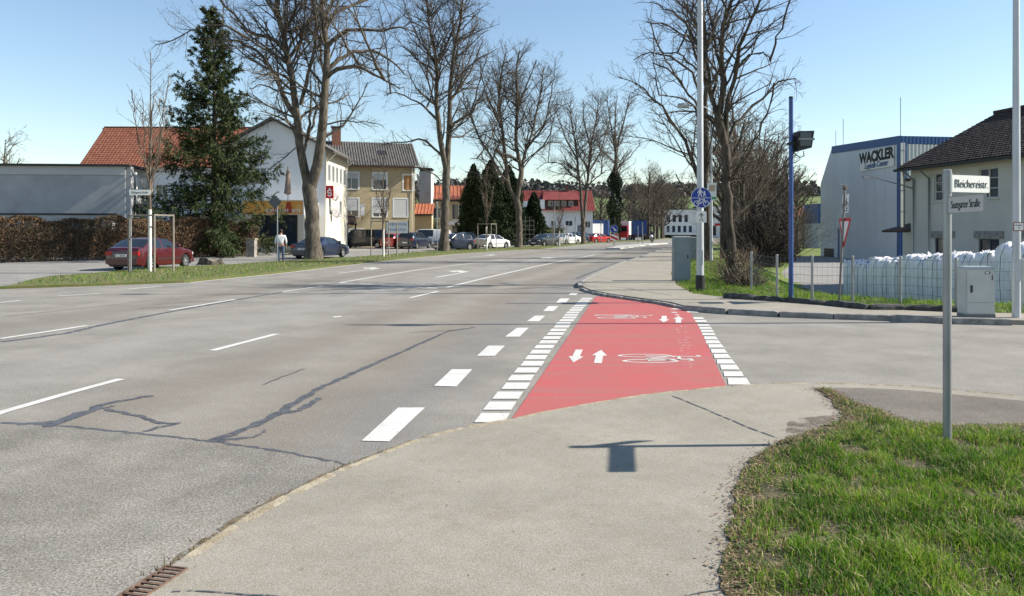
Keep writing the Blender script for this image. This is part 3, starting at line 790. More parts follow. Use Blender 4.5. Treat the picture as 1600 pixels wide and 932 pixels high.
# ------------------------------------------------------------------ bare trees
def resample(P, K):
    P = np.asarray(P, float); d = np.r_[0, np.cumsum(np.linalg.norm(np.diff(P, axis=0), axis=1))]
    t = np.linspace(0, d[-1], K)
    return np.stack([np.interp(t, d, P[:, i]) for i in range(3)], -1)
def norm(a): return a / (np.linalg.norm(a, axis=-1, keepdims=True) + 1e-9)
def tubes(B, Rd, sides):
    """B (N,K,3), Rd (N,K) -> verts, quads"""
    N, K, _ = B.shape
    T = np.empty_like(B); T[:, 1:-1] = B[:, 2:] - B[:, :-2]; T[:, 0] = B[:, 1] - B[:, 0]; T[:, -1] = B[:, -1] - B[:, -2]
    T = norm(T)
    mean = norm(B[:, -1] - B[:, 0])
    ref = np.where(np.abs(mean[:, 2:3]) < .8, np.array([0, 0, 1.]), np.array([1., .13, 0]))[:, None, :]
    A = norm(np.cross(T, ref)); Bn = np.cross(T, A)
    an = np.arange(sides) * 2 * np.pi / sides
    V = B[:, :, None, :] + Rd[:, :, None, None] * (A[:, :, None, :] * np.cos(an)[None, None, :, None] + Bn[:, :, None, :] * np.sin(an)[None, None, :, None])
    V = V.reshape(-1, 3)
    n, k, s = np.meshgrid(np.arange(N), np.arange(K - 1), np.arange(sides), indexing='ij')
    s2 = (s + 1) % sides
    b = (n * K + k) * sides
    Q = np.stack([b + s, b + s2, b + sides + s2, b + sides + s], -1).reshape(-1, 4)
    return V, Q
def spawn(rg, B, Rd, per_m, ratio, ang, K2, wig, up, tmin, rr, rmin, lmax=9e9, lmin=0.08, taper=.3):
    N, K, _ = B.shape
    seg = np.linalg.norm(np.diff(B, axis=1), axis=-1); Ln = seg.sum(1)
    cnt = np.maximum(1, (Ln * per_m * (1 - tmin) + rg.random(N)).astype(int))
    idx = np.repeat(np.arange(N), cnt); M = len(idx)
    t = tmin + (1 - tmin) * rg.random(M) ** .85
    f = t * (K - 1); i = np.minimum(f.astype(int), K - 2); fr = (f - i)[:, None]
    p = B[idx, i] * (1 - fr) + B[idx, i + 1] * fr
    tan = norm(B[idx, i + 1] - B[idx, i])
    r0 = Rd[idx, i] * (1 - fr[:, 0]) + Rd[idx, i + 1] * fr[:, 0]
    rv = rg.normal(size=(M, 3)); perp = norm(rv - (rv * tan).sum(-1, keepdims=True) * tan)
    a = rg.normal(ang, .22, M)[:, None]
    d = np.cos(a) * tan + np.sin(a) * perp
    L = np.clip(Ln[idx] * ratio * (1.2 - .75 * t) * rg.uniform(.55, 1.25, M), lmin, lmax)
    rs = np.maximum(np.minimum(r0 * rr, L * .019 + .002), rmin)
    out = np.empty((M, K2, 3)); out[:, 0] = p
    for k in range(1, K2):
        d = norm(d + rg.normal(size=(M, 3)) * wig + np.array([0, 0, up]))
        p = p + d * (L / (K2 - 1))[:, None]
        out[:, k] = p
    rad = rs[:, None] * np.linspace(1, taper, K2)[None, :]
    return out, np.maximum(rad, rmin * .6)
def limbs_mesh(name, limbs, rad, matl, sides=10):
    K = 12
    B = np.stack([resample(l, K) for l in limbs]); Rr = np.stack([np.interp(np.linspace(0, 1, K), np.linspace(0, 1, len(r)), r) for r in rad])
    return B, Rr
def tree_meshes(limbs, rads, seed, dens=(1.1, 2.4, 4.6, 5.0), ratio=(.34, .42, .42, .45), up=(.06, .05, .03, .03), rmin=.006, bark=None, twig=None, zlow=2.5, tips=True, lmax0=4.5, wig=.16, ang=.85):
    rg = np.random.default_rng(seed)
    K = 12
    B0 = np.stack([resample(l, K) for l in limbs])
    B0[:, 2:-1] += rg.normal(size=B0[:, 2:-1].shape) * .035
    R0 = np.stack([np.interp(np.linspace(0, 1, K), np.linspace(0, 1, len(r)), r) for r in rads])
    V0, Q0 = tubes(B0, R0, 11)
    # fine irregularity of the bark outline
    V0 += rg.normal(size=V0.shape) * .008
    src = [i for i in range(len(limbs)) if B0[i, -1, 2] > zlow + 1]
    starts = np.array([B0[i, 0, 2] for i in src])
    Bs, Rs = B0[src], R0[src]
    tm = .12
    B1, R1 = spawn(rg, Bs, Rs, dens[0], ratio[0], ang, 7, wig, up[0], tm, .5, .012, lmax=lmax0)
    keep = B1[:, 0, 2] > zlow; B1, R1 = B1[keep], R1[keep]
    V1, Q1 = tubes(B1, R1, 5)
    B2, R2 = spawn(rg, np.concatenate([B1, Bs[:, -7:]]), np.concatenate([R1, Rs[:, -7:]]), dens[1], ratio[1], .8, 5, wig * 1.1, up[1], .12, .55, rmin * 1.5)
    keep = B2[:, 0, 2] > zlow; B2, R2 = B2[keep], R2[keep]
    V2, Q2 = tubes(B2, R2, 4)
    B3, R3 = spawn(rg, B2, R2, dens[2], ratio[2], .75, 4, wig * 1.2, up[2], .15, .6, rmin)
    V3, Q3 = tubes(B3, R3, 3)
    Vt = [V2, V3]; Qt = [Q2, Q3]
    if dens[3]:
        B4, R4 = spawn(rg, B3, R3, dens[3], ratio[3], .7, 3, .2, up[3], .2, .7, rmin * .8, lmin=.10)
        V4, Q4 = tubes(B4, R4, 3); Vt.append(V4); Qt.append(Q4)
    def cat(Vs, Qs):
        o = 0; q = []
        for v, f in zip(Vs, Qs): q.append(f + o); o += len(v)
        return np.concatenate(Vs), np.concatenate(q)
    tv, tq = cat([V0, V1], [Q0, Q1]); cv_, cq = cat(Vt, Qt)
    return np_mesh('trunk', tv, tq, [bark or M_BARK], smooth=True), np_mesh('crown', cv_, cq, [twig or M_TWIG])
NT = [0]
def put_tree(name, label, loc, mt, mc, rz=0, sc=1.0, group=None, cat='tree'):
    t = thing(name, label, cat, loc, rz, group); t.scale = (sc, sc, sc)
    link('trunk', mt, t); link('crown', mc, t)
    return t
def px_tree(name, label, u, v, limbs, seed, extra=5, group=None, **kw):
    """limbs: (pixel polyline, r0, r1[, depth slope]); turned into metres at the tree's own distance"""
    x0, y0 = G(u, v); rg = np.random.default_rng(seed + 100)
    L = []; Rr = []
    nodes = []
    for i, lm in enumerate(limbs):
        pts, r0, r1 = lm[:3]; k = lm[3] if len(lm) > 3 else (0 if i == 0 else rg.choice([-1, 1]) * rg.uniform(.25, .8))
        P = []
        xs0 = (pts[0][0] - 800) / F * y0
        base_off = 0.0
        if nodes:          # start at the nearest point of an earlier limb
            a = np.array([(q[0], q[2]) for q in nodes]); z0 = EYE - (pts[0][1] - HZ) / F * y0
            base_off = nodes[int(np.argmin(np.hypot(a[:, 0] - (xs0 - x0), a[:, 1] - z0)))][1]
        for (pu, pv) in pts:
            X = (pu - 800) / F * y0 - x0; Z = EYE - (pv - HZ) / F * y0
            dy = base_off + k * (abs(X + x0 - xs0) + .12 * abs(Z - (EYE - (pts[0][1] - HZ) / F * y0)))
            s = (y0 + dy) / y0
            P.append(((X + x0) * s - x0, dy, (Z - EYE) * s + EYE))
        rr = [r0, r1]
        if i == 0: rr = [r0 * 1.45, r0 * 1.06] + [r0 + (r1 - r0) * q for q in (.2, .4, .6, .8, 1)]; P = [(P[0][0], P[0][1], -.05)] + P[1:] if P[0][2] > -.05 else P
        L.append(P); Rr.append(rr)
        nodes += [tuple(q) for q in resample(P, 20)]
    # limbs toward and away from the viewer fill the crown's depth
    top = max(p[2] for l in L for p in l)
    for j in range(extra):
        b = nodes[rg.integers(len(nodes))]
        tries = 0
        while not (top * .28 < b[2] < top * .7) and tries < 50: b = nodes[rg.integers(len(nodes))]; tries += 1
        az = (1 if j % 2 else -1) * np.pi / 2 + rg.uniform(-.7, .7); ln = top * rg.uniform(.22, .38)
        P = [b]; d = np.array([np.cos(az) * .8, np.sin(az) * .8, .7]); p = np.array(b)
        for q in range(4):
            d = norm(d + np.array([0, 0, .18]) + rg.normal(size=3) * .1); p = p + d * ln / 4; P.append(tuple(p))
        L.append(P); Rr.append([limbs[0][2] * .24, .018])
    mt, mc = tree_meshes(L, Rr, seed, **kw)
    return put_tree(name, label, (x0, y0, 0.03), mt, mc, group=group), mt, mc

GROW = 'old bare roadside trees on the verge'
A_ = [([(490,407),(488,350),(486,310),(484,285)], .43, .40),
      ([(482,292),(474,259),(463,181),(456,125),(446,70),(436,28),(428,-40),(424,-90)], .28, .06),
      ([(486,292),(496,259),(504,201),(507,153),(510,111),(511,70),(504,28),(500,-40),(503,-100)], .33, .06),
      ([(508,125),(520,112),(534,107),(562,106),(595,123),(625,140)], .15, .03, -.5),
      ([(509,112),(520,103),(545,84),(581,79),(612,95),(632,118)], .14, .03, .5),
      ([(511,75),(520,64),(545,46),(600,50),(628,44),(650,52)], .13, .03, -.3),
      ([(507,45),(525,20),(560,5),(600,-10),(640,-15)], .12, .03, .6),
      ([(462,182),(456,178),(436,134),(417,95),(400,80),(372,66),(340,62)], .17, .03, .4),
      ([(450,85),(425,60),(395,55),(371,30),(345,5),(330,-30)], .13, .03, -.4),
      ([(390,62),(350,40),(321,42),(293,50),(268,64),(243,71)], .07, .02, .3),
      ([(470,164),(481,120),(492,75),(495,40),(488,-10)], .13, .04, -.6),
      ([(474,240),(489,190),(500,160),(497,120)], .10, .03, .7),
      ([(438,35),(415,0),(395,-30),(380,-70)], .1, .03, -.6),
      ([(440,60),(460,20),(468,-30),(470,-80)], .1, .03, .6),
      ([(507,30),(530,-20),(550,-60)], .1, .03, .5),
      ([(508,196),(540,190),(575,192),(600,200)], .045, .012, -.3),
      ([(459,150),(430,140),(405,132),(390,140)], .07, .015, -.5)]
tA, mA, cA = px_tree('bare_tree', 'huge bare forked tree beside the parked dark blue convertible', 490, 407, A_, 11, extra=5, group=GROW, zlow=4.5, dens=(2.0, 3.3, 5.4, 5.2), ratio=(.40,.46,.48,.52), rmin=.0048)
B_ = [([(694,394),(695,340),(697,290),(698,262)], .35, .31),
      ([(698,268),(690,231),(683,178),(682,139),(682,98),(673,56),(668,17),(664,-25)], .26, .05),
      ([(698,268),(701,201),(703,156),(706,110),(712,70),(720,30),(726,-20)], .26, .05),
      ([(682,98),(693,81),(707,47),(721,17),(735,-10)], .12, .03, .4),
      ([(702,212),(707,195),(735,178),(752,150),(765,120)], .13, .03, -.5),
      ([(694,250),(687,240),(659,217),(637,223),(615,222),(595,228)], .12, .02, -.3),
      ([(685,190),(660,165),(643,156),(620,145),(600,150)], .11, .02, .4),
      ([(682,130),(660,100),(640,80),(620,70)], .10, .02, -.5),
      ([(682,100),(655,65),(640,30),(630,0)], .09, .02, .5),
      ([(703,160),(725,130),(745,90),(755,60)], .11, .02, .5),
      ([(684,180),(670,130),(655,100),(648,60)], .09, .02, -.6),
      ([(700,215),(722,215),(742,200),(760,195)], .08, .02, .5),
      ([(698,275),(690,283),(672,270),(655,262),(640,265)], .07, .015, .5),
      ([(716,50),(735,35),(750,15)], .06, .02, -.5)]
tB, mB, cB = px_tree('bare_tree', 'tall bare tree beside the dark blue hatchback and thin sign pole', 694, 394, B_, 12, extra=6, group=GROW, zlow=5.5, dens=(2.2, 3.4, 4.9, 4.0), ratio=(.40,.46,.48,.52), rmin=.0055)
C_ = [([(810,388),(811,350),(809,320),(806,308)], .33, .31),
      ([(806,312),(792,288),(789,240),(779,161),(783,113),(790,85)], .24, .05),
      ([(808,312),(814,270),(806,225),(808,161),(806,113),(812,80)], .26, .05),
      ([(814,290),(819,241),(829,216),(845,150),(850,105)], .17, .04, .4),
      ([(822,235),(861,183),(880,165),(892,160)], .11, .02, -.5),
      ([(790,285),(774,257),(751,222),(735,180),(728,150)], .15, .03, .4),
      ([(783,200),(760,150),(752,120),(750,95)], .11, .03, -.5),
      ([(808,170),(825,130),(838,95)], .11, .03, -.6),
      ([(796,270),(775,230),(765,190)], .10, .02, -.7),
      ([(816,265),(840,235),(862,222),(880,225)], .08, .02, .5),
      ([(780,262),(755,250),(735,248)], .07, .02, .6),
      ([(829,216),(850,195),(868,150)], .09, .02, .7)]
tC, mC, cC = px_tree('bare_tree', 'broad bare tree beside the dark conifers and white hatchback', 810, 388, C_, 13, extra=6, group=GROW, zlow=6, dens=(2.1, 3.2, 4.4, 3.3), ratio=(.40,.46,.48,.52), rmin=.0062)
D_ = [([(911,382),(911,360),(911,342)], .32, .29),
      ([(910,346),(908,305),(904,270),(899,225),(893,190),(890,165)], .23, .05),
      ([(912,346),(916,305),(919,283),(922,232),(932,187),(935,155)], .23, .05),
      ([(905,283),(893,273),(875,255),(854,254),(838,265)], .12, .02, .4),
      ([(902,250),(885,220),(872,185),(866,165)], .13, .03, -.5),
      ([(920,270),(938,240),(950,200),(955,175)], .13, .03, .5),
      ([(918,290),(942,270),(960,262)], .09, .02, -.5),
      ([(922,230),(912,190),(912,158)], .12, .03, .6),
      ([(907,300),(885,290),(860,288)], .08, .02, .6)]
tD, mD, cD = px_tree('bare_tree', 'bare forked tree before the white house with red roof', 911, 382, D_, 14, extra=6, group=GROW, zlow=6.5, dens=(2.1, 3.1, 4.2, 3.2), ratio=(.40,.46,.48,.52), rmin=.008)
E_ = [([(961,377),(961,340),(961,290),(963,240),(960,205)], .5, .22),
      ([(962,240),(955,200),(950,170),(948,150)], .18, .05),
      ([(962,240),(972,200),(980,170),(984,148)], .18, .05),
      ([(962,265),(985,245),(1000,225)], .12, .03, .4),
      ([(962,255),(938,235),(925,205)], .12, .03, -.4),
      ([(961,210),(962,170),(965,150)], .15, .04, .3)]
tE, mE, cE = px_tree('ivy_tree', 'bare tree with its trunk wrapped in dark ivy', 961, 377, E_, 15, extra=5, group=GROW, zlow=9, dens=(1.5, 2.2, 2.8, 2.2), ratio=(.40,.46,.46,.5), rmin=.013)
R1_ = [([(1147,445),(1143,400),(1140,360),(1138,313),(1134,230)], .15, .12),
       ([(1134,235),(1125,192),(1127,165),(1127,103),(1127,51),(1139,20),(1146,-15),(1150,-70)], .12, .03),
       ([(1133,228),(1137,165),(1146,113),(1156,69),(1177,27),(1194,0),(1215,-50)], .09, .025),
       ([(1135,225),(1148,197),(1160,182),(1194,151),(1222,127),(1243,124)], .06, .012, .5),
       ([(1131,225),(1122,206),(1112,155),(1105,103),(1101,50),(1095,-10),(1090,-70)], .08, .02, -.4),
       ([(1120,200),(1095,170),(1070,140),(1045,110),(1020,100)], .05, .012, .5),
       ([(1112,150),(1090,110),(1060,85),(1030,80)], .05, .01, -.4),
       ([(1104,100),(1080,50),(1050,20),(1015,5)], .05, .01, .3),
       ([(1146,115),(1170,90),(1195,85),(1205,100)], .04, .01, -.5),
       ([(1127,110),(1115,60),(1105,10),(1100,-40)], .05, .015, .6),
       ([(1127,60),(1150,10),(1170,-30)], .05, .015, -.5)]
tR1, mR1, cR1 = px_tree('bare_tree', 'slender dark bare tree with ivy stubs at its foot behind the lamp post', 1147, 445, R1_, 16, extra=4, zlow=2.8, dens=(2.6, 4.2, 6.4, 5.6), ratio=(.42,.46,.48,.5), rmin=.0030, bark=M_BARKD, lmax0=2.2, group='bare trees by the cycle path')
R2_ = [([(1106,410),(1105,360),(1104,300),(1103,240),(1102,180)], .22, .15),
       ([(1102,185),(1101,120),(1098,50),(1096,-20),(1094,-90)], .14, .04),
       ([(1103,300),(1088,275),(1074,227),(1053,196),(1029,161),(1002,137),(967,122)], .12, .02, .3),
       ([(1103,225),(1085,165),(1060,155),(1030,150)], .09, .02, -.4),
       ([(1102,170),(1080,110),(1050,90),(1015,82),(990,95)], .09, .02, .4),
       ([(1100,115),(1075,60),(1040,40),(1010,35)], .09, .02, -.3),
       ([(1099,80),(1080,20),(1040,-10),(1000,-20)], .09, .02, .4),
       ([(1104,270),(1120,230),(1140,200),(1165,190)], .09, .02, .4),
       ([(1102,150),(1125,110),(1150,80),(1180,70)], .09, .02, -.4),
       ([(1100,90),(1120,40),(1135,0)], .08, .02, .6),
       ([(1104,330),(1118,282),(1133,240),(1140,215)], .11, .03, -.4)]
tR2, mR2, cR2 = px_tree('bare_tree', 'wide bare tree behind the second grey cabinet', 1106, 410, R2_, 17, extra=5, zlow=4, dens=(1.9, 3.3, 5.4, 5.0), ratio=(.40,.46,.48,.52), rmin=.0044, bark=M_BARKD, group='bare trees by the cycle path')

# generic bare trees for the background, as three kinds of mesh
def generic(seed, H, r, spread, n, zlow, **kw):
    rg = np.random.default_rng(seed)
    L = [[(0, 0, -.3), (rg.normal(0, .1), 0, H * .15), (rg.normal(0, .2), rg.normal(0, .2), H * .5), (rg.normal(0, .3), rg.normal(0, .3), H * .93)]]; Rr = [[r * 1.3, r, r * .6, r * .12]]
    for j in range(n):
        z = H * rg.uniform(.16, .6); az = j * 2.4 + rg.uniform(-.4, .4); ln = spread * rg.uniform(.7, 1.15) * (1.1 - z / H * .6)
        p = np.array([0, 0, z]); d = np.array([np.cos(az), np.sin(az), rg.uniform(.5, 1.0)]); P = [tuple(p)]
        for q in range(4):
            d = norm(d + np.array([0, 0, .2]) + rg.normal(size=3) * .12); p = p + d * ln / 3; P.append(tuple(p))
        L.append(P); Rr.append([r * .5, .03])
    return tree_meshes(L, Rr, seed, zlow=zlow, **kw)
g1 = generic(31, 15, .3, 5.2, 11, 2.5, dens=(1.4, 2.2, 2.8, 2.2), ratio=(.4,.46,.46,.5), rmin=.015, bark=M_BARKD)
g2 = generic(32, 11, .22, 4.2, 12, 1.4, dens=(1.5, 2.6, 3.6, 2.6), ratio=(.4,.46,.46,.5), rmin=.013, bark=M_BARKD, twig=M_TWIGB)
g3 = generic(33, 13, .25, 4.0, 11, 2.0, dens=(1.5, 2.5, 3.4, 2.4), ratio=(.4,.46,.46,.5), rmin=.012, bark=M_BARKD, twig=M_TWIGB)
rt = random.Random(5)
GF = 'far bare trees along the road past the island'
for (u, y, k, sc) in ((1013,157,0,1.0),(1027,172,0,1.0),(1034,182,0,1.05),(1021,165,1,1.1),(1004,150,1,.9),(1042,215,0,1.0)):
    g = (g1, g2, g3)[k]
    put_tree('bare_tree', 'bare tree in the distant roadside row past the blue lorries', ((u - 800) / F * y, y, 0), g[0], g[1], rt.uniform(0, 6), sc, GF)
for (u, y, sc, k) in ((1022,165,1.5,1),(1000,188,1.4,2),(976,200,1.3,1),(1046,190,1.5,2),(1062,215,1.5,1),(945,195,1.25,2),(1075,235,1.6,1)):
    put_tree('brown_tree', 'tall rounded brown tree closing the avenue behind the motorcyclist', ((u - 800) / F * y, y + 8, -.3), *((g1, g2, g3)[k]), rt.uniform(0, 6), sc, 'rounded brown trees at the road bend')
GB = 'brown bare trees filling the distance behind the lorries'
for i in range(16):
    u = 905 + i * 8.5 + rt.uniform(-4, 4); y = rt.uniform(205, 285)
    g = (g2, g3)[i % 2]
    put_tree('brown_tree', 'brown twiggy tree in the thicket behind the parked lorries', ((u - 800) / F * y, y, -.5), g[0], g[1], rt.uniform(0, 6), rt.uniform(.8, 1.15), GB)
GR = 'bare trees crowding the path toward the white factory'
for (u, v, k, sc) in ((1132,404,2,.9),(1158,396,1,.9),(1178,392,2,.95),(1166,388,1,1.1),(1199,389,1,.95),(1212,384,2,1.2),(1228,383,1,1.1),(1190,381,2,1.4),(1246,381,1,1.0),(1150,390,2,1.25),(1185,386,1,1.3),(1206,380,1,1.35)):
    x, y = G(u, v)
    put_tree('bare_tree', 'bare brown tree in the clump between the cycle path and lawn', (x, y, float(ground_h(x, y))), *( (g2, g3)[k - 1]), rt.uniform(0, 6), sc, GR)
for (u, y, sc) in ((1255,120,.6),(1262,135,.6),(1270,150,.7),(1245,165,.7),(1282,210,.7),(1230,190,.8)):
    put_tree('brown_tree', 'small brown tree between the lawn and the logistics hall', ((u - 800) / F * y, y, -1), g2[0], g2[1], rt.uniform(0, 6), sc, 'small brown trees by the hall')
x, y, z = AT(5, 362, 75)
put_tree('bare_tree', 'distant bare tree rising behind the grey flat-roofed building', (x, y, 0), g3[0], g3[1], 1.0, .88)
for (u, y, sc, k) in ((735,110,.85,1),(655,118,.8,0),(775,105,.9,1)):
    put_tree('bare_tree', 'pale bare tree behind the dark conifers and orange roofs', ((u - 800) / F * y, y, 0), *((g1, g3)[k]), rt.uniform(0, 6), sc, 'bare trees behind the houses')

# leafy masses as scattered small faces
def leaf_cloud(name, P, size, mats, seed, parent=None, aspect=.5, midx=None, droop=None, sz=None):
    rg = np.random.default_rng(seed); n = len(P)
    a = norm(rg.normal(size=(n, 3)) if droop is None else droop + rg.normal(size=(n, 3)) * .45)
    b = norm(np.cross(a, rg.normal(size=(n, 3))))
    s = size * rg.uniform(.6, 1.3, n)[:, None] if sz is None else sz[:, None]
    V = np.stack([P - a * s * .5, P + b * s * aspect * .5 , P + a * s * .5, P - b * s * aspect * .5], 1).reshape(-1, 3)
    Q = np.arange(n * 4).reshape(-1, 4)
    return link(name, np_mesh(name, V, Q, mats, midx=rg.integers(0, len(mats), n) if midx is None else midx), parent)
M_SPR = [mat('spruce_a', (.020, .036, .013), rough=.8, spec=.2), mat('spruce_b', (.038, .056, .018), rough=.8, spec=.2), mat('spruce_c', (.062, .076, .026), rough=.8, spec=.2)]
M_THU = [mat('thuja_a', (.014, .026, .012), rough=.85, spec=.2), mat('thuja_b', (.024, .040, .016), rough=.85, spec=.2), mat('thuja_c', (.036, .050, .02), rough=.85, spec=.2)]
M_IVY = [mat('ivy_a', (.014, .026, .010), rough=.6), mat('ivy_b', (.026, .042, .015), rough=.6)]
def spruce(name, label, loc, H, Wd, seed):
    rg = np.random.default_rng(seed); t = thing(name, label, 'tree', loc)
    B = resample([(0, 0, -.2), (.05, 0, H * .5), (0, 0, H)], 12)[None]; Rr = np.linspace(.26, .02, 12)[None]
    V, Q = tubes(B, Rr, 9); link('trunk', np_mesh('trunk', V, Q, [M_BARKD], smooth=True), t)
    br = []; 
    z = 1.1
    while z < H - .2:
        f = 1 - z / H
        n = int(rg.integers(4, 7))
        for j in range(n):
            az = rg.uniform(0, 6.283); ln = (Wd / 2) * (f ** .85 + .025) * rg.uniform(.4, 1.02) * (1.22 if rg.random() < .16 else 1)
            sl = .55 * (1 - f) + .02 - .18 * f
            p = np.array([0, 0, z + rg.uniform(-.15, .15)]); P = [p]
            for q in range(1, 7):
                s = q / 6
                P.append(np.array([np.cos(az) * ln * s, np.sin(az) * ln * s, p[2] + ln * (sl * s - .32 * s * s * f + .22 * s ** 3)]))
            br.append(np.array(P))
        z += rg.uniform(.22, .36)
    Bb = np.stack(br); Rb = np.linspace(.035, .006, 7)[None].repeat(len(br), 0)
    V, Q = tubes(Bb, Rb, 4); link('branches', np_mesh('branches', V, Q, [M_BARKD]), t)
    S2, _ = spawn(rg, Bb, Rb, 7.0, .30, .95, 4, .08, -.06, .12, .5, .004, lmin=.22, lmax=.95)
    pts = []; drp = []
    al = np.concatenate([S2.reshape(-1, 4, 3), Bb[:, 3:7]])
    for s in np.linspace(0.15, 1, 9):
        f = s * 3; i = min(int(f), 2); fr = f - i
        c = al[:, i] * (1 - fr) + al[:, i + 1] * fr; tn = norm(al[:, i + 1] - al[:, i])
        for q in range(2):
            pts.append(c + rg.normal(size=c.shape) * .05 + np.array([0, 0, -.05])); drp.append(tn + np.array([0, 0, -.35]))
    P = np.concatenate(pts); D = np.concatenate(drp)
    inner = np.hypot(P[:, 0], P[:, 1]) / (Wd / 2 * ((1 - P[:, 2] / H).clip(0.02, 1) ** .78 + .03))
    o = leaf_cloud('crown', P, .28, M_SPR, seed, t, aspect=.2, droop=D)
    return t
spruce('spruce_tree', 'tall dark green spruce growing behind the brown hedge', (-20.6, 53, 0), 17.3, 12.0, 41)
def columnar(name, label, loc, H, r, seed, n=16000, cone=.75, group=None, size=.26):
    rg = np.random.default_rng(seed); t = thing(name, label, 'tree', loc, 0, group)
    V, Q = tubes(resample([(0, 0, -.1), (0, 0, H * .9)], 6)[None], np.linspace(.16, .03, 6)[None], 7); link('trunk', np_mesh('trunk', V, Q, [M_BARKD]), t)
    z = rg.random(n) ** .9 * H; az = rg.uniform(0, 6.283, n)
    prof = np.minimum(1, .6 + (z / (H * .12)) ** .5) * (1 - (z / H) ** (1 / (1.01 - cone) * .45)).clip(0, 1) ** .8
    lump = 1 + .22 * np.sin(az * 3 + z * 1.7 + seed) + .15 * np.sin(az * 7 - z * 3.1) + .1 * np.sin(z * 6 + az * 2)
    rr = r * prof * lump * (rg.random(n) ** .35)
    P = np.stack([rr * np.cos(az), rr * np.sin(az), z], -1) + rg.normal(size=(n, 3)) * .06
    D = np.stack([np.cos(az) * .6, np.sin(az) * .6, np.full(n, .9)], -1)
    leaf_cloud('crown', P, size, M_THU, seed, t, aspect=.45, droop=D)
    return t
for (u, vt, r, k, y, lb) in ((740,258,1.8,51,92,'narrow dark conifer nearest the orange-roofed house'),(766,252,2.1,52,90,'dark pointed conifer in the middle of the conifer clump'),(795,260,2.1,53,92,'dark conifer behind the broad bare tree fork'),(834,302,1.4,54,96,'short dark conifer beside the garden trellis')):
    H = EYE + (HZ - vt) / F * y
    columnar('conifer', lb, ((u - 800) / F * y, y, 0), H, r, k, cone=.8, group='dark conifers between the houses', size=.30)
# ivy on the trunk of the ivy tree
rg = np.random.default_rng(61); n = 9000
zz = rg.random(n) * 13.2 + .8; az = rg.uniform(0, 6.283, n)
rr = (1.0 + .35 * np.sin(zz * 1.3) + .3 * np.sin(az * 3 + zz)) * np.clip((14.3 - zz) / 4, .25, 1) * np.clip(zz / 3, .45, 1) * (rg.random(n) ** .3) * 1.05
leaf_cloud('ivy', np.stack([rr * np.cos(az) + .05, rr * np.sin(az), zz], -1), .34, M_IVY, 62, tE, aspect=.8)
# ivy and stubs at the foot of the slender tree
n = 1500; zz = rg.random(n) ** 1.5 * 1.1; az = rg.uniform(0, 6.283, n); rr = .19 + .1 * rg.random(n)
leaf_cloud('ivy', np.stack([rr * np.cos(az), rr * np.sin(az), zz], -1), .05, M_LEAF + M_IVY, 63, tR1, aspect=.8)

# brown clipped hedge: twigs and leftover leaves
M_HDG = [mat('hedge_twig', (.11, .078, .05), rough=.95), mat('hedge_leaf', (.155, .09, .048), rough=.9), mat('hedge_dark', (.07, .053, .034), rough=.95), mat('hedge_green', (.05, .055, .022), rough=.9)]
HP = [G(-60, 413), G(0, 411.5), G(120, 408), G(250, 404), G(330, 402), G(388, 401)]
HP = [(p[0], p[1] + .9) for p in HP]
hc = pl_len(HP); n = 42000
s = rg.uniform(0, hc[-1], n)
px = np.interp(s, hc, [p[0] for p in HP]); py = np.interp(s, hc, [p[1] for p in HP])
d = np.array(HP[-1]) - np.array(HP[0]); d = d / np.linalg.norm(d); nn = np.array([-d[1], d[0]])
htop = 2.35 + .12 * np.sin(s * 1.1) + .10 * np.sin(s * 2.7 + 1) + .05 * np.sin(s * 7) + .02 * s * .3
face = rg.random(n)
off = np.where(face < .62, -.75 + np.abs(rg.normal(0, .16, n)), rg.uniform(-.75, .75, n)) + .12 * np.sin(s * 2.3) * np.sin(px * 3.0)
zz = np.where(face < .62, rg.random(n) ** .8 * htop, htop - np.abs(rg.normal(0, .12, n)))
hedge = thing('hedge', 'clipped brown leafless hedge along the parking lot', 'hedge', (HP[0][0], HP[0][1], 0))
P = np.stack([px + nn[0] * off - HP[0][0], py + nn[1] * off - HP[0][1], zz + .05], -1)
lf = vnoise(s, zz, .35, 77)
mi = np.where(rg.random(n) < np.clip((lf - .35) * 2.2, .06, .8), 1, rg.choice([0, 2, 2, 0, 3], n))
leaf_cloud('foliage', P, .13, M_HDG, 64, hedge, aspect=.45, midx=mi)
m2 = 9000; s2 = rg.uniform(0, hc[-1], m2); ox = rg.uniform(-.7, .7, m2)
b0 = np.stack([np.interp(s2, hc, [p[0] for p in HP]) + nn[0] * ox - HP[0][0], np.interp(s2, hc, [p[1] for p in HP]) + nn[1] * ox - HP[0][1], rg.uniform(0, 1.5, m2)], -1)
dd = norm(rg.normal(size=(m2, 3)) * .45 + np.array([0, 0, 1.0])); ln = rg.uniform(.5, 1.25, m2)[:, None]
zt = (2.55 - b0[:, 2:3]); ln = np.minimum(ln, zt)
TB = np.stack([b0, b0 + dd * ln * .5 + rg.normal(size=(m2, 3)) * .04, b0 + dd * ln], 1)
V, Q = tubes(TB, np.array([[.014, .010, .006]]).repeat(m2, 0), 3)
link('stems', np_mesh('stems', V, Q, [M_HDG[0]]), hedge)

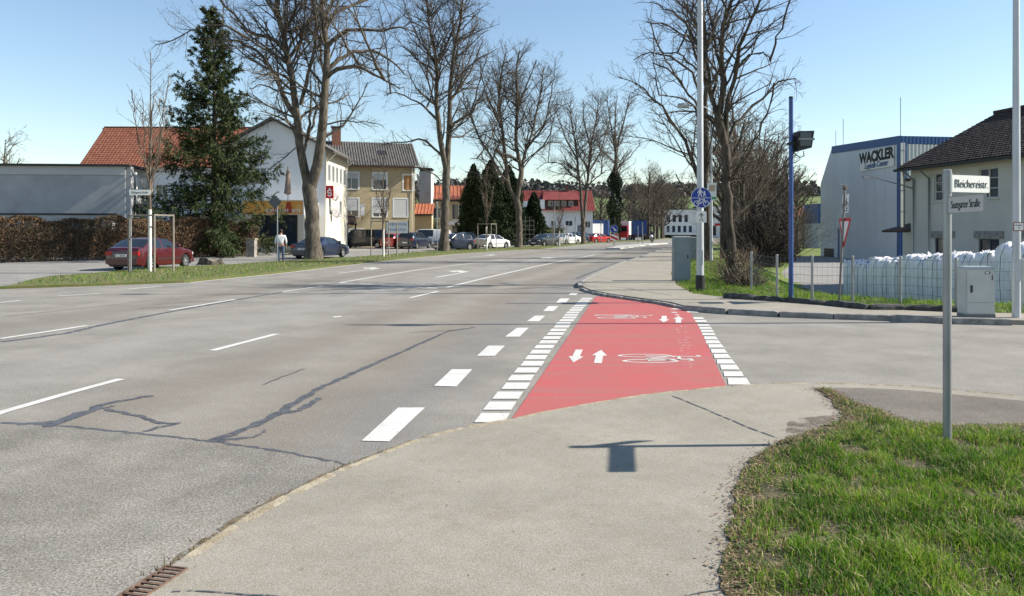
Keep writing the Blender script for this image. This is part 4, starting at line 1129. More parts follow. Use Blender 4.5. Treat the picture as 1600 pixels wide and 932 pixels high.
# shrubs
def shrub(name, label, loc, rx, ry, H, n, size, mats, seed, stems=500, cat='shrub', stemmat=None, aspect=.5, group=None):
    rg = np.random.default_rng(seed); t = thing(name, label, cat, loc, 0, group)
    az = rg.uniform(0, 6.283, stems); el = rg.uniform(.5, 1.5, stems); ln = H * rg.uniform(.6, 1.05, stems)
    b0 = np.stack([rg.normal(0, rx * .25, stems), rg.normal(0, ry * .25, stems), np.zeros(stems)], -1)
    dr_ = np.stack([np.cos(az) * np.cos(el) * rx * 1.2, np.sin(az) * np.cos(el) * ry * 1.2, np.sin(el)], -1); dr_[:, 2] = np.abs(dr_[:, 2])
    dr_[:, :2] /= max(rx, ry)
    Bs = np.stack([b0, b0 + dr_ * ln[:, None] * .4 + rg.normal(size=(stems, 3)) * .08, b0 + dr_ * ln[:, None] * .75 + rg.normal(size=(stems, 3)) * .08, b0 + dr_ * ln[:, None]], 1)
    Rs = np.linspace(.016, .005, 4)[None].repeat(stems, 0)
    S1, R1s = spawn(rg, Bs, Rs, 3.0, .4, .6, 3, .15, .05, .25, .6, .004)
    V, Q = tubes(np.concatenate([resample(b, 3)[None] for b in Bs] + [S1]), np.concatenate([Rs[:, [0, 1, 3]], R1s]), 3)
    link('stems', np_mesh('stems', V, Q, [stemmat or M_TWIGB]), t)
    if n:
        th = rg.uniform(0, 6.283, n); ph = rg.random(n); r = rg.random(n) ** .35
        lump = 1 + .25 * np.sin(th * 3 + seed) * np.sin(ph * 9)
        P = np.stack([rx * r * np.cos(th) * np.sqrt(1 - (ph * .9) ** 2) * lump, ry * r * np.sin(th) * np.sqrt(1 - (ph * .9) ** 2) * lump, H * (.08 + .92 * ph * r)], -1)
        leaf_cloud('foliage', P, size, mats, seed, t, aspect=aspect)
    return t
M_PURP = [mat('purple_leaf_a', (.022, .014, .018), rough=.9), mat('purple_leaf_b', (.038, .026, .03), rough=.9), mat('purple_leaf_c', (.018, .02, .014), rough=.9)]
x, y = G(1214, 407); shrub('dark_bush', 'big dark purple-black bush between the tree clump and lawn', (x, y + 2, -.5), 1.7, 1.5, 4.0, 8000, .18, M_PURP, 71, 300, stemmat=M_BARKD)
x, y = G(1172, 450); shrub('twig_bush', 'tangled brown brushwood at the end of the mesh fence', (x + .25, y + 2.2, -.15), .55, .5, 1.5, 350, .05, M_LEAF, 72, 110)
x, y = G(1198, 458); shrub('ivy_bush', 'low grey-green ivy tangle behind the first fence posts', (x - .1, y + 1.8, -.25), .55, .5, 1.0, 1800, .07, [M_IVY[1], M_LEAF[1], mat('grey_leaf', (.08, .085, .06), rough=.9)], 73, 120)
M_GRN = [mat('green_leaf_a', (.06, .09, .02), rough=.8), mat('green_leaf_b', (.10, .125, .03), rough=.8), mat('green_leaf_c', (.035, .06, .016), rough=.8)]
for (u, v, rx, H, sd, lb) in ((845,380.5,2.0,2.7,74,'green garden bush beside the white trellis'),(866,380,1.8,2.4,75,'yellow-green garden bush next to the parked dark sedan')):
    x, y = G(u, v); shrub('garden_bush', lb, (x, y, 0), rx, 1.4, H, 5000, .22, M_GRN, sd, 60)
x, y = G(666, 383); shrub('garden_bush', 'round green bush behind the white van', (x, y, 0), 2.0, 1.5, 3.4, 5000, .25, M_GRN[:1] + M_GRN[2:], 76, 60)
x, y = G(478, 391); shrub('garden_bush', 'olive bush before the restaurant windows', (x, y, 0), 1.7, 1.0, 2.9, 4000, .2, M_GRN[:1] + M_GRN[2:], 77, 60)

# far forest on the ridge
rg = np.random.default_rng(81); n = 5200
fx = rg.uniform(-700, 1500, n); fy = 560 + 420 * rg.random(n) ** 1.3
fy = fy + 40 * np.sin(fx * .011) + 12 * np.sin(fx * .04)
fz = hill_h(fx, fy); hh = rg.uniform(7, 13, n)
K = 22
cx = np.repeat(fx, K); cy = np.repeat(fy, K); cz = np.repeat(fz, K); chh = np.repeat(hh, K)
th = rg.uniform(0, 6.283, n * K); tt = rg.random(n * K); rr = np.sqrt(rg.random(n * K)) * chh * .34 * np.sin(np.pi * (tt * .85 + .12))
P = np.stack([cx + rr * np.cos(th), cy + rr * np.sin(th), cz + chh * tt], -1)
M_FOR = [mat('forest_a', (.085, .080, .082), rough=1), mat('forest_b', (.12, .112, .11), rough=1), mat('forest_c', (.065, .068, .07), rough=1)]
fo = leaf_cloud('forest', P, 4.3, M_FOR, 82, None, aspect=.5)
tag(fo, 'grey-brown leafless forest covering the far ridge', 'forest', kind='stuff')

# ------------------------------------------------------------------ street furniture
def vtube(mb, x, y, z0, z1, r, seg=14, r1=None, mi=0):
    mb.tube([(x, y, z0), (x, y, z1)], [r, r if r1 is None else r1], seg, mi); return mb
def cyl(name, m, parent, x, y, z0, z1, r, r1=None, seg=14):
    return vtube(MB(), x, y, z0, z1, r, seg, r1).build(name, m, parent, smooth=True, sharp=40)
def face_to(dirv, up=Vector((0, 0, 1))):
    """matrix whose local z is dirv (out of the sign), local y up, local x to the reader's right"""
    z = Vector(dirv).normalized(); x = up.cross(z).normalized(); y = z.cross(x)
    return Matrix((x, y, z)).transposed().to_4x4()
def plate(name, m, parent, M, w, h, t=.006, rnd=.012, seg=4):
    pts = []
    for cx, cy, a0 in ((w/2-rnd, h/2-rnd, 0), (-w/2+rnd, h/2-rnd, 90), (-w/2+rnd, -h/2+rnd, 180), (w/2-rnd, -h/2+rnd, 270)):
        for k in range(seg + 1):
            a = R(a0 + 90 * k / seg); pts.append((cx + rnd * math.cos(a), cy + rnd * math.sin(a)))
    mb = MB(); mb.prism(pts, -t, 0, 0, M); return mb.build(name, m, parent)
def disc(name, m, parent, M, r, t=.006, z=0, seg=40):
    mb = MB(); mb.prism([(r * math.cos(2*math.pi*k/seg), r * math.sin(2*math.pi*k/seg)) for k in range(seg)], z - t, z, 0, M); return mb.build(name, m, parent)
def shape2d(name, m, parent, M, polys, z0=.001, z1=.003):
    mb = MB()
    for p in polys: mb.prism(p, z0, z1, 0, M)
    return mb.build(name, m, parent, fix=True)
def bar2(a, b, t):
    a = Vector(a); b = Vector(b); d = (b - a).normalized(); n = Vector((-d.y, d.x)) * t / 2
    return [tuple(a - n), tuple(b - n), tuple(b + n), tuple(a + n)]
def ring2(cx, cy, r, t, n=18):
    return [[(cx + r*math.cos(a0), cy + r*math.sin(a0)), (cx + r*math.cos(a1), cy + r*math.sin(a1)), (cx + (r-t)*math.cos(a1), cy + (r-t)*math.sin(a1)), (cx + (r-t)*math.cos(a0), cy + (r-t)*math.sin(a0))]
            for a0, a1 in ((2*math.pi*k/n, 2*math.pi*(k+1)/n) for k in range(n))]
def circ2(cx, cy, r, n=12): return [(cx + r*math.cos(2*math.pi*k/n), cy + r*math.sin(2*math.pi*k/n)) for k in range(n)]
def bike2(s, oy, t=.02):
    f = [bar2((-.21*s, oy), (-.08*s, oy+.17*s), t), bar2((-.08*s, oy+.17*s), (.12*s, oy+.17*s), t), bar2((.21*s, oy), (.11*s, oy+.24*s), t), bar2((-.02*s, oy), (.12*s, oy+.17*s), t),
         bar2((-.02*s, oy), (-.10*s, oy+.24*s), t), bar2((-.21*s, oy), (-.02*s, oy), t), bar2((-.15*s, oy+.24*s), (-.05*s, oy+.24*s), t*1.2), bar2((.06*s, oy+.25*s), (.16*s, oy+.24*s), t*1.2)]
    return f + ring2(-.21*s, oy, .13*s, t) + ring2(.21*s, oy, .13*s, t)

def glyphs(n, w_, h, seed):
    """small letter-like strokes for print too far away to read"""
    q = random.Random(seed); out = []; cw2 = w_ / n
    for k in range(n):
        x = -w_ / 2 + k * cw2 + cw2 * .15; e = cw2 * .62; s = h * .16
        if q.random() < .14: continue
        out.append([(x, -h / 2), (x + s, -h / 2), (x + s, h / 2), (x, h / 2)])
        for zz in q.sample([-.5 * h, -.08 * h, .34 * h], 2): out.append([(x + s, zz), (x + e, zz), (x + e, zz + s), (x + s, zz + s)])
        if q.random() < .5: out.append([(x + e, -h / 2), (x + e + s, -h / 2), (x + e + s, h * .3), (x + e, h * .3)])
    return out
# street name post
px_, py_ = G(1480, 690, .045)
sp = thing('street_sign_post', 'galvanised post carrying the Bleichereistr. and Stuttgarter Straße name plates', 'street sign', (px_, py_, .04))
mb = MB(); mb.tube([(0, 0, -.03), (0, 0, 2.13)], .031, 18); mb.build('post', M_GALV, sp, smooth=True, sharp=40)
mb = MB(); mb.lathe([(.033, 2.13), (.033, 2.145), (.02, 2.15)], Matrix(), 18); mb.build('post_cap', M_GALV, sp, smooth=True, sharp=40)
mb = MB(); mb.lathe([(.036, 1.80), (.036, 1.92)], Matrix(), 18); mb.build('clamp', M_GALV, sp, smooth=True, sharp=40)
mb = MB(); mb.lathe([(.036, 1.965), (.036, 2.12)], Matrix(), 18); mb.build('clamp', M_GALV, sp, smooth=True, sharp=40)
d1 = Vector((.93, .37, 0)).normalized(); n1 = Vector((d1.y, -d1.x, 0))
L1 = .435; M1 = tr(*(d1 * (.034 + L1 / 2) + n1 * .006 + Vector((0, 0, 2.04)))) @ face_to(n1)
p1 = plate('name_plate', M_PLATE, sp, M1, L1, .135, .012); p1['label'] = 'white Bleichereistr. name plate lit by the sun'
text('lettering', 'Bleichereistr.', .098, M_BLACK, p1, M1 @ tr(.012, -.002, .002), .74, bold=-.0024)
d2 = Vector((-.14, -.99, 0)).normalized(); n2 = Vector((d2.y, -d2.x, 0))
if n2.x > 0: n2 = -n2
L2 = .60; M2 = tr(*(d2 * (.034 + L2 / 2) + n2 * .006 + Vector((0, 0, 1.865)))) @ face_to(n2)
p2 = plate('name_plate', mat('sign_shade_grey', (.52, .52, .495), (.46, .46, .44), rough=.6, scale=4), sp, M2, L2, .125, .012); p2['label'] = 'Stuttgarter Straße name plate in shade'  # plate's shade painted in: greyer base colour than the sunlit name plate
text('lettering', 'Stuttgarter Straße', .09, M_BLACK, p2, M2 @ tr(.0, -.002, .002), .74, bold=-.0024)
mb = MB(); mb.box(-L2/2-.004, L2/2+.004, -.0665, -.0625, -.016, .004, 0, M2); mb.box(-L2/2-.004, L2/2+.004, .0625, .0665, -.016, .004, 0, M2); mb.box(L2/2, L2/2+.006, -.0625, .0625, -.016, .004, 0, M2); mb.box(-L2/2-.006, -L2/2, -.0625, .0625, -.016, .004, 0, M2)
mb.build('plate_frame', M_GALV, p2)

# lamp posts
M_PCONE = mat('lamp_post_paint', (.42, .44, .46), (.50, .52, .54), rough=.5, metal=.3, scale=5, stretch=(1, 1, .2))
def lamp_post(label, x, y, r, H, arm, sleeve=True):
    t = thing('street_lamp', label, 'street lamp', (x, y, .03))
    cyl('pole', M_PCONE, t, 0, 0, -.02, H, r, r * .62, 20)
    if sleeve: cyl('base_sleeve', M_DARK, t, 0, 0, -.01, .46, r * 1.22, r * 1.18, 20)
    mb = MB(); mb.tube([(0, 0, H), (arm * .25, 0, H + .25), (arm, 0, H + .35)], .035, 10); mb.build('arm', M_PCONE, t, smooth=True)
    mb = MB(); mb.lathe([(.05, 0), (.14, .04), (.16, .3), (.10, .62), (.03, .66)], tr(arm, 0, H + .35) @ Matrix.Rotation(R(90 if arm > 0 else -90), 4, 'Y'), 14); mb.build('lantern', M_PCONE, t, smooth=True, sharp=50)
    part('door', M_PCONE, t, (-.05, .05, -r * 1.05, -r * .8, .75, 1.15))
    return t
x, y = G(1094, 455, .05)
lp = lamp_post('tall grey street lamp with a round blue cycle path sign', x, y, .105, 9.6, -1.4)
fM = tr(-.0, -.125, 2.60) @ face_to((-.05, -1, 0))
sg = disc('path_sign', M_SIGNBLUE, lp, fM, .285); sg['label'] = 'round blue shared pedestrian and cycle path sign'
shape2d('rim', M_PLATE, sg, fM, ring2(0, 0, .284, .012, 40), .0005, .002)
shape2d('divider', M_PLATE, sg, fM, [bar2((-.27, -.005), (.27, -.005), .012)], .001, .003)
shape2d('cycle_pictogram', M_PLATE, sg, fM, bike2(.62, -.16, .017), .001, .003)
shape2d('pedestrian_pictogram', M_PLATE, sg, fM, [circ2(-.03, .232, .026), [(-.065, .20), (.005, .20), (.0, .11), (-.06, .11)], bar2((-.05, .12), (-.075, .03), .026), bar2((-.015, .12), (.01, .03), .026), bar2((-.06, .19), (-.10, .12), .018), bar2((0, .19), (.05, .13), .018),
                                               circ2(.085, .165, .02), [(.06, .145), (.11, .145), (.105, .085), (.065, .085)], bar2((.072, .09), (.06, .03), .018), bar2((.10, .09), (.115, .03), .018)], .001, .003)
fM2 = tr(.0, -.125, 2.07) @ face_to((-.05, -1, 0))
ps = plate('arrow_plate', M_PLATE, lp, fM2, .29, .31, .006, .02)
shape2d('arrow', M_BLACK, ps, fM2, [bar2((0, -.03), (0, .07), .02), [(-.06, .045), (-.045, .03), (0, .078), (0, .108)], [(.06, .045), (0, .108), (0, .078), (.045, .03)], bar2((-.03, -.07), (-.05, -.11), .014), bar2((.03, -.07), (.05, -.11), .014), bar2((-.03, -.07), (.03, -.07), .014)], .001, .003)
part('bracket', M_GALV, lp, (-.1, .1, -.122, -.095, 2.38, 2.41), (-.1, .1, -.122, -.095, 2.78, 2.81))
x, y = G(1588, 497, .08)
lp2 = lamp_post('tall grey street lamp by the light cabinet and white sacks', x, y, .075, 9.0, 1.3, sleeve=False)
fM = tr(-.01, -.085, 1.76) @ face_to((-.05, -1, 0))
pp = plate('notice_plate', mat('notice_rim', (.28, .13, .09), rough=.6), lp2, fM, .20, .165, .006, .01)
plate('notice_face', M_PLATE, pp, fM @ tr(0, 0, .003), .165, .13, .003, .005)
shape2d('notice_print', M_BLACK, pp, fM, [bar2((-.065, .025), (.06, .025), .014), bar2((-.01, -.02), (.012, -.02), .02)], .004, .005)
cyl('band', M_GALV, lp2, 0, 0, 1.70, 1.725, .078, .078)
# slim lamp post behind, with poster
x, y = 10.9, 42.0
lp3 = lamp_post('slim far street lamp with a small election poster', x, y, .08, 8.2, -1.2, sleeve=False)
fM = tr(0, -.1, 3.85) @ face_to((-.1, -1, 0))
pb = plate('poster', M_PLATE, lp3, fM, .5, .95, .01, .01)
shape2d('poster_print', mat('poster_skin', (.52, .36, .25), rough=.7), pb, fM, [[(-.17, .02), (.16, .0), (.2, .34), (-.14, .36)]], .001, .002)
shape2d('poster_band', mat('poster_green', (.05, .30, .10), rough=.7), pb, fM, [bar2((-.22, -.36), (.22, -.36), .13)], .001, .002)

# blue pole with the black box
M_BLUEP = mat('blue_enamel', (.03, .07, .22), (.04, .09, .26), rough=.4, scale=3)
x, y = G(1236, 470, .05)
bp = thing('blue_post', 'blue steel post with a black floodlight box', 'post', (x, y, .02))
cyl('post', M_BLUEP, bp, 0, 0, -.05, 4.86, .055, .05, 18)
cyl('foot', M_DARK, bp, 0, 0, -.02, .06, .075, .06, 18)
cyl('cap', M_DARK, bp, 0, 0, 4.86, 4.90, .056, .05, 18)
part('bracket', M_DARK, bp, (-.08, .14, -.07, .07, 3.74, 3.80), (.055, .2, -.02, .02, 3.6, 3.95))
mb = MB(); mb.prism([(.10, 3.58), (.42, 3.66), (.48, 4.06), (.10, 4.05)], -.22, .2, 0, Matrix.Rotation(R(90), 4, 'X')); o = mb.build('floodlight', M_DARK, bp, fix=True)
part('glass', M_GLASS, o, (.14, .40, -.215, -.203, 3.70, 4.02))
part('visor', mat('grey_metal', (.22, .23, .24), rough=.5), o, (.10, .46, -.27, -.224, 3.83, 3.88))
mb = MB(); mb.tube([(.3, 0, 3.6), (.32, .02, 3.48), (.22, .02, 3.44), (.08, 0, 3.55), (.056, 0, 3.62)], .012, 6); mb.build('cable', M_DARK, bp, smooth=True)

# cabinets
M_CAB = mat('cabinet_grey', (.20, .235, .245), (.235, .27, .28), rough=.55, scale=3)
M_CABL = mat('cabinet_light', (.48, .50, .47), (.42, .44, .415), rough=.55, scale=3)
def cabinet(label, x, y, w, d, h, m, rz=0, detail=False, z=.03):
    t = thing('utility_cabinet', label, 'cabinet', (x, y, z), rz)
    mb = MB(); mb.box(-w/2, w/2, 0, d, .08, h - .04); mb.build('body', m, t)
    part('plinth', mat('cabinet_plinth', (.18, .18, .175), rough=.8), t, (-w/2 - .008, w/2 + .008, -.008, d + .008, -.05, .08))
    mb = MB(); v = [(-w/2-.02, -.02, h-.04), (w/2+.02, -.02, h-.04), (w/2+.02, d+.02, h-.04), (-w/2-.02, d+.02, h-.04), (-w/2+.01, .01, h), (w/2-.01, .01, h), (w/2-.01, d-.01, h), (-w/2+.01, d-.01, h)]
    mb.add(v, ((0,3,2,1),(4,5,6,7),(0,1,5,4),(1,2,6,5),(2,3,7,6),(3,0,4,7))); mb.build('lid', m, t)
    dr = part('door', m, t, (-w/2 + .015, w/2 - .015, -.012, -.003, .30 if detail else .1, h - .06))
    if detail:
        part('lower_panel', m, t, (-w/2 + .015, w/2 - .015, -.012, -.003, .095, .29))
        part('lock', M_DARK, dr, (-w*.36, -w*.29, -.024, -.014, h*.50, h*.64))
        part('label_plate', M_DARK, dr, (w*.14, w*.32, -.0165, -.0135, h*.86, h*.905))
        part('label_plate', M_PLATE, dr, (w*.16, w*.28, -.020, -.0175, h*.87, h*.895))
        part('label_plate', M_DARK, dr, (w*.38, w*.41, -.0165, -.0135, h*.74, h*.84))
    else:
        part('lock', M_DARK, dr, (w*.3, w*.36, -.022, -.014, h*.52, h*.6))
    return t
x, y = G(1066, 441, .05); cabinet('grey-green utility cabinet beside the cycle path, in front of its twin', x, y, .54, .34, 1.52, M_CAB)
x, y = G(1089, 407, .05); cabinet('lower grey utility cabinet behind the tall street lamp', x, y, .95, .35, 1.36, M_CAB)
x, y = G(1532, 497, .08); cabinet('light grey utility cabinet with black lock before the white sacks', x, y, .53, .30, .97, M_CABL, R(-2), True, .07)

# give way sign seen edge-on
x, y = G(1311, 475, .05)
gw = thing('give_way_sign', 'leaning post with red bordered give way triangle and white cycle plate', 'traffic sign', (x, y, .03))
mb = MB(); mb.tube([(0, 0, -.05), (.13, 0, 2.66)], .026, 12); mb.build('post', mat('old_post', (.20, .19, .18), rough=.6, metal=.4), gw, smooth=True, sharp=40)
nd = Vector((-.992, .08, 0)); ML = tr(.10, -.05, 1.74) @ Matrix.Rotation(R(2.6), 4, 'Y') @ face_to(nd)
tri = lambda s, oy=0: [(-.45 * s, .26 * s + oy), (0, -.52 * s + oy), (.45 * s, .26 * s + oy)]
def rtri(s, rn=.04):
    out = []
    c = tri(s)
    for i in range(3):
        p = Vector(c[i]); a = (Vector(c[i - 1]) - p).normalized(); b = (Vector(c[(i + 1) % 3]) - p).normalized()
        out += [tuple(p + a * rn), tuple(p + (a + b) * rn * .4), tuple(p + b * rn)]
    return out
mb = MB(); mb.prism(rtri(.9), -.006, 0, 0, ML); q = mb.build('triangle', M_SIGNRED, gw, fix=True)
mb = MB(); mb.prism(rtri(.62, .02), .001, .003, 0, ML); mb.build('triangle_face', M_PLATE, q, fix=True)
MLp = tr(.12, -.05, 2.30) @ Matrix.Rotation(R(2.6), 4, 'Y') @ face_to(nd)
q = plate('cycle_plate', M_PLATE, gw, MLp, .42, .42, .006, .02)
shape2d('cycle_pictogram', M_BLACK, q, MLp, bike2(.6, -.05, .02) + [bar2((-.12, -.16), (.12, -.16), .015), [(-.17, -.16), (-.12, -.13), (-.12, -.19)], [(.17, -.16), (.12, -.19), (.12, -.13)]], .001, .003)
mb = MB(); mb.lathe([(.05, 0), (.045, .05), (.02, .08)], tr(.128, 0, 2.62), 10); mb.build('cap', M_RUST, gw)
mb = MB(); mb.tube([(.13, 0, 2.72), (-.03, -.02, 2.735), (.23, .02, 2.71)], .012, 6); mb.build('bird_bar', M_DARK, gw)

# mesh fence
FP = [G(*p, .05) for p in ((1174,456),(1214,469),(1269,474),(1332,475.5),(1407,477),(1494,485),(1596,489))]
FP.append((13.5, 14.6))
fe = thing('mesh_fence', 'waist-high galvanised wire mesh fence with round posts before the lawn', 'fence', (FP[0][0], FP[0][1], 0))
for i, p in enumerate(FP):
    q = cyl('post', M_GALV, fe, p[0] - FP[0][0], p[1] - FP[0][1], -.1, 1.13, .03, .03, 12)
    cyl('post_cap', M_GALV, q, p[0] - FP[0][0], p[1] - FP[0][1], 1.13, 1.15, .034, .028, 12)
M_WIRE = mat('fence_wire', (.17, .18, .185), rough=.5, metal=.5)
for i in range(len(FP) - 1):
    a = Vector((FP[i][0] - FP[0][0], FP[i][1] - FP[0][1], 0)); b = Vector((FP[i+1][0] - FP[0][0], FP[i+1][1] - FP[0][1], 0)); L = (b - a).length
    mb = MB()
    for k in range(6):
        z = .12 + k * .19; mb.tube([a + Vector((0, 0, z)), b + Vector((0, 0, z))], .0035, 4)
    nv = int(L / .1)
    for k in range(1, nv):
        c = a + (b - a) * k / nv; mb.tube([c + Vector((0, 0, .08)), c + Vector((0, 0, 1.09))], .002, 3, cap=False)
    mb.build('wire_panel', M_WIRE, fe)

# big white bags
M_BAG = mat('bag_fabric', (.68, .69, .72), (.78, .78, .80), rough=.8, scale=5, bump=.9, bscale=9)
M_STRAP = mat('bag_strap', (.05, .055, .08), rough=.8)
rb = random.Random(9)
b0 = Vector((12.15, 18.4)); b1 = Vector((13.55, 31.2)); nb_ = 14
for i in range(nb_):
    c = b0.lerp(b1, i / (nb_ - 1)) + Vector((.45, 0)); gz = float(ground_h(c.x, c.y))
    H = rb.uniform(1.50, 1.72); w_ = .445
    lbs = 'bulging white bulk sack tied at the top in the row behind the fence'
    t = thing('bulk_bag', lbs, 'sack', (c.x, c.y, gz), R(rb.uniform(-5, 5) - 6), 'white bulk sacks in a row behind the fence')
    mb = MB(); seg = 28; ph = rb.uniform(0, 6)
    seg = 36
    key = [(0, .90), (.03, .98), (.2, 1.04), (.5, 1.07), (.8, 1.04), (.93, .98), (1.0, .86), (1.04, .62), (1.06, .30)]
    prof = [(z_, float(np.interp(z_, [q[0] for q in key], [q[1] for q in key]))) for z_ in (0, .03, .12, .22, .32, .42, .52, .62, .72, .8, .87, .93, .97, 1.0, 1.04, 1.06)]
    vs = []; sk = rb.uniform(.92, 1.04); lean_ = rb.uniform(-.03, .03)
    for (tz, k) in prof:
        for q in range(seg):
            a = 2 * math.pi * q / seg; ca, sa = math.cos(a), math.sin(a)
            rr = w_ * k * sk / (abs(ca) ** 4 + abs(sa) ** 4) ** .25
            wr = 1 + .022 * math.sin(a * 6 + ph + tz * 7) + .018 * math.sin(a * 11 - tz * 13 + ph * 2) + rb.uniform(-.028, .028) + (.07 * math.sin(a * 5 + ph) if tz > .95 else 0)
            vs.append((rr * wr * ca + lean_ * tz, rr * wr * sa, H * tz * .92 + (rb.uniform(-.06, .07) if tz >= 1 else rb.uniform(-.015, .015) * (tz > 0))))
    n = len(prof)
    fs = [(j * seg + q, j * seg + (q + 1) % seg, (j + 1) * seg + (q + 1) % seg, (j + 1) * seg + q) for j in range(n - 1) for q in range(seg)] + [tuple((n - 1) * seg + q for q in range(seg))]
    mb.add(vs, fs); mb.build('sack_body', M_BAG, t, smooth=True)
    mb = MB()                                   # crumpled frill of the tied mouth and lifting loops
    for q in range(20):
        a = rb.uniform(0, 6.28); r0 = rb.uniform(.10, .46); x0, y0 = r0 * math.cos(a), r0 * math.sin(a); z0 = H * .91
        e = Vector((rb.uniform(-.2, .2), rb.uniform(-.2, .2), rb.uniform(.0, .11))); f = Vector((rb.uniform(-.1, .1), rb.uniform(-.1, .1), rb.uniform(.0, .1)))
        p = Vector((x0, y0, z0)); mb.add([p, p + e, p + e * .6 + f * 1.5, p + f], ((0, 1, 2, 3),)); 
        mb.add([p + e, p + e * 1.3 + Vector((.02, .03, -.12)), p + e * .6 + f * 1.5], ((0, 1, 2),))
    mb.build('tied_mouth', M_BAG, t, smooth=True)
    for sx_ in ((-1, 1) if i % 3 else (-1,)):
        mb = MB(); xx = -w_ * 1.10; yy = sx_ * .33
        mb.tube([(xx, yy, .05), (xx - .022, yy + rb.uniform(-.05, .05), H * .45), (xx - .012, yy, H * .8), (xx + .1, yy * .9, H * .95)], .007, 5); mb.build('strap', M_STRAP, t)

# young staked trees
def sapling(label, u, v, Hs, seed, spread, stakes=True, limed=True):
    rg = np.random.default_rng(seed); x, y = G(u, v, .05)
    t = thing('young_tree', label, 'tree', (x, y, .05), 0, 'young staked trees on the verge')
    zf = Hs * .31
    L = [[(0, 0, -.1), (.02, 0, zf), (.0, .02, Hs * .7), (.03, 0, Hs)]]; Rr = [[.065, .055, .022, .006]]
    for j in range(7):
        az = j * 2.4 + rg.uniform(-.4, .4); z0 = zf + rg.uniform(0, .12) * Hs; ln = Hs * rg.uniform(.3, .5)
        p = np.array([0, 0, z0]); d = np.array([np.cos(az) * spread, np.sin(az) * spread, 1.0]); P = [tuple(p)]
        for q in range(4):
            d = norm(d + np.array([0, 0, .25]) + rg.normal(size=3) * .05); p = p + d * ln / 4; P.append(tuple(p))
        L.append(P); Rr.append([.022, .006])
    mt, mc = tree_meshes(L, Rr, seed, dens=(2.6, 3.2, 3.0, 0), ratio=(.26, .38, .4, .4), rmin=.0055, zlow=zf * 1.05, lmax0=.9, bark=M_TWIGB, twig=M_TWIGB, wig=.1, ang=.6)
    link('trunk', mt, t); link('crown', mc, t)
    if limed: cyl('limewash', M_LIME, t, 0.005, 0, 0, zf * .92, .072, .066, 12)
    if stakes:
        ht = 2.35; pts = [(-.75, -.2), (.42, -.5), (.85, .25)]
        for (a, b) in pts: cyl('stake', M_WOOD, t, a, b, -.1, ht, .042, .038, 10)
        mb = MB()
        for i in range(3):
            p, q = pts[i], pts[(i + 1) % 3]; mb.tube([(p[0], p[1], ht - .05), (q[0], q[1], ht - .05)], .035, 6)
        mb.build('stake_rail', M_WOOD, t)
    return t
sapling('young staked tree with limewashed trunk beside the dark red car', 234, 425.5, 8.9, 91, .38)
sapling('young staked tree standing before the yellow house', 599, 402, 6.6, 92, .45)
sapling('young staked tree in front of the white hatchback and conifers', 760, 391.5, 7.2, 93, .4)
sapling('young staked tree between the white sedans and the red-roofed house', 874, 385, 6.0, 94, .4)

# signs on the left
x, y = G(204.5, 426, .05)
t = thing('street_sign_post', 'thin post with a white street name plate beside the staked young tree', 'street sign', (x, y, .05))
cyl('post', M_GALV, t, 0, 0, -.05, 3.15, .03, .03, 12)
fM = tr(.38, -.04, 3.22) @ face_to((.12, -1, 0)); q = plate('name_plate', M_PLATE, t, fM, .82, .22, .01)
text('lettering', 'Stuttgarter Straße', .12, M_BLACK, q, fM @ tr(0, 0, .002), .72)
x, y = G(433.5, 412, .05)
t = thing('priority_sign', 'grey back of a diamond shaped traffic sign on a post by the man', 'traffic sign', (x, y, .05))
cyl('post', M_GALV, t, 0, 0, -.05, 3.1, .03, .03, 12)
fM = tr(-.12, -.05, 3.16) @ face_to((0, -1, 0)) @ Matrix.Rotation(R(45), 4, 'Z'); plate('sign_back', mat('sign_back', (.10, .105, .11), rough=.6), t, fM, .50, .50, .008, .04)
part('bracket', M_GALV, t, (-.16, .05, -.045, -.02, 3.0, 3.03), (-.16, .05, -.045, -.02, 3.28, 3.31))
x, y = G(683, 394, .05)
t = thing('sign_pole', 'thin bare sign pole beside the dark blue hatchback', 'pole', (x, y, .05)); cyl('post', M_GALV, t, 0, 0, -.05, 4.0, .04, .04, 10); cyl('post_cap', M_GALV, t, 0, 0, 4.0, 4.03, .045, .03, 10)
for (u, v, H, lb) in ((899,382.5,3.6,'thin pole beside the forked tree and dark car'),(939,380,3.2,'thin pole in front of the red car'),(1004,383,2.9,'thin sign pole at the far end of the island'),(997,379.5,2.6,'thin sign pole beside the blue lorry'),(866,385,5.2,'pale flag pole before the white house')):
    x, y = G(u, v)
    t = thing('sign_pole', lb, 'pole', (x, y, 0)); cyl('post', M_GALV, t, 0, 0, -.05, H, .06, .05, 8); part('sign_edge', M_GALV, t, (-.03, .03, -.35, .35, H - .7, H - .05))
# board by the yellow house
x, y = G(601, 399, .02)
t = thing('notice_board', 'white blue-lettered notice board on two posts before the yellow house', 'sign board', (x, y + 6, .02))
part('post', M_DARK, t, (-.92, -.86, -.03, .03, -.05, 2.55)); part('post', M_DARK, t, (.86, .92, -.03, .03, -.05, 2.55))
bd = part('board', M_PLATE, t, (-.86, .86, -.025, .02, 1.55, 2.5))
bl = mat('board_blue', (.06, .10, .32), rough=.6)
for z, s in ((2.25, 11), (1.83, 9)):
    shape2d('lettering', bl, bd, tr(0, -.026, z) @ Matrix.Rotation(R(90), 4, 'X'), glyphs(s, 1.4, .2, s), .001, .003)
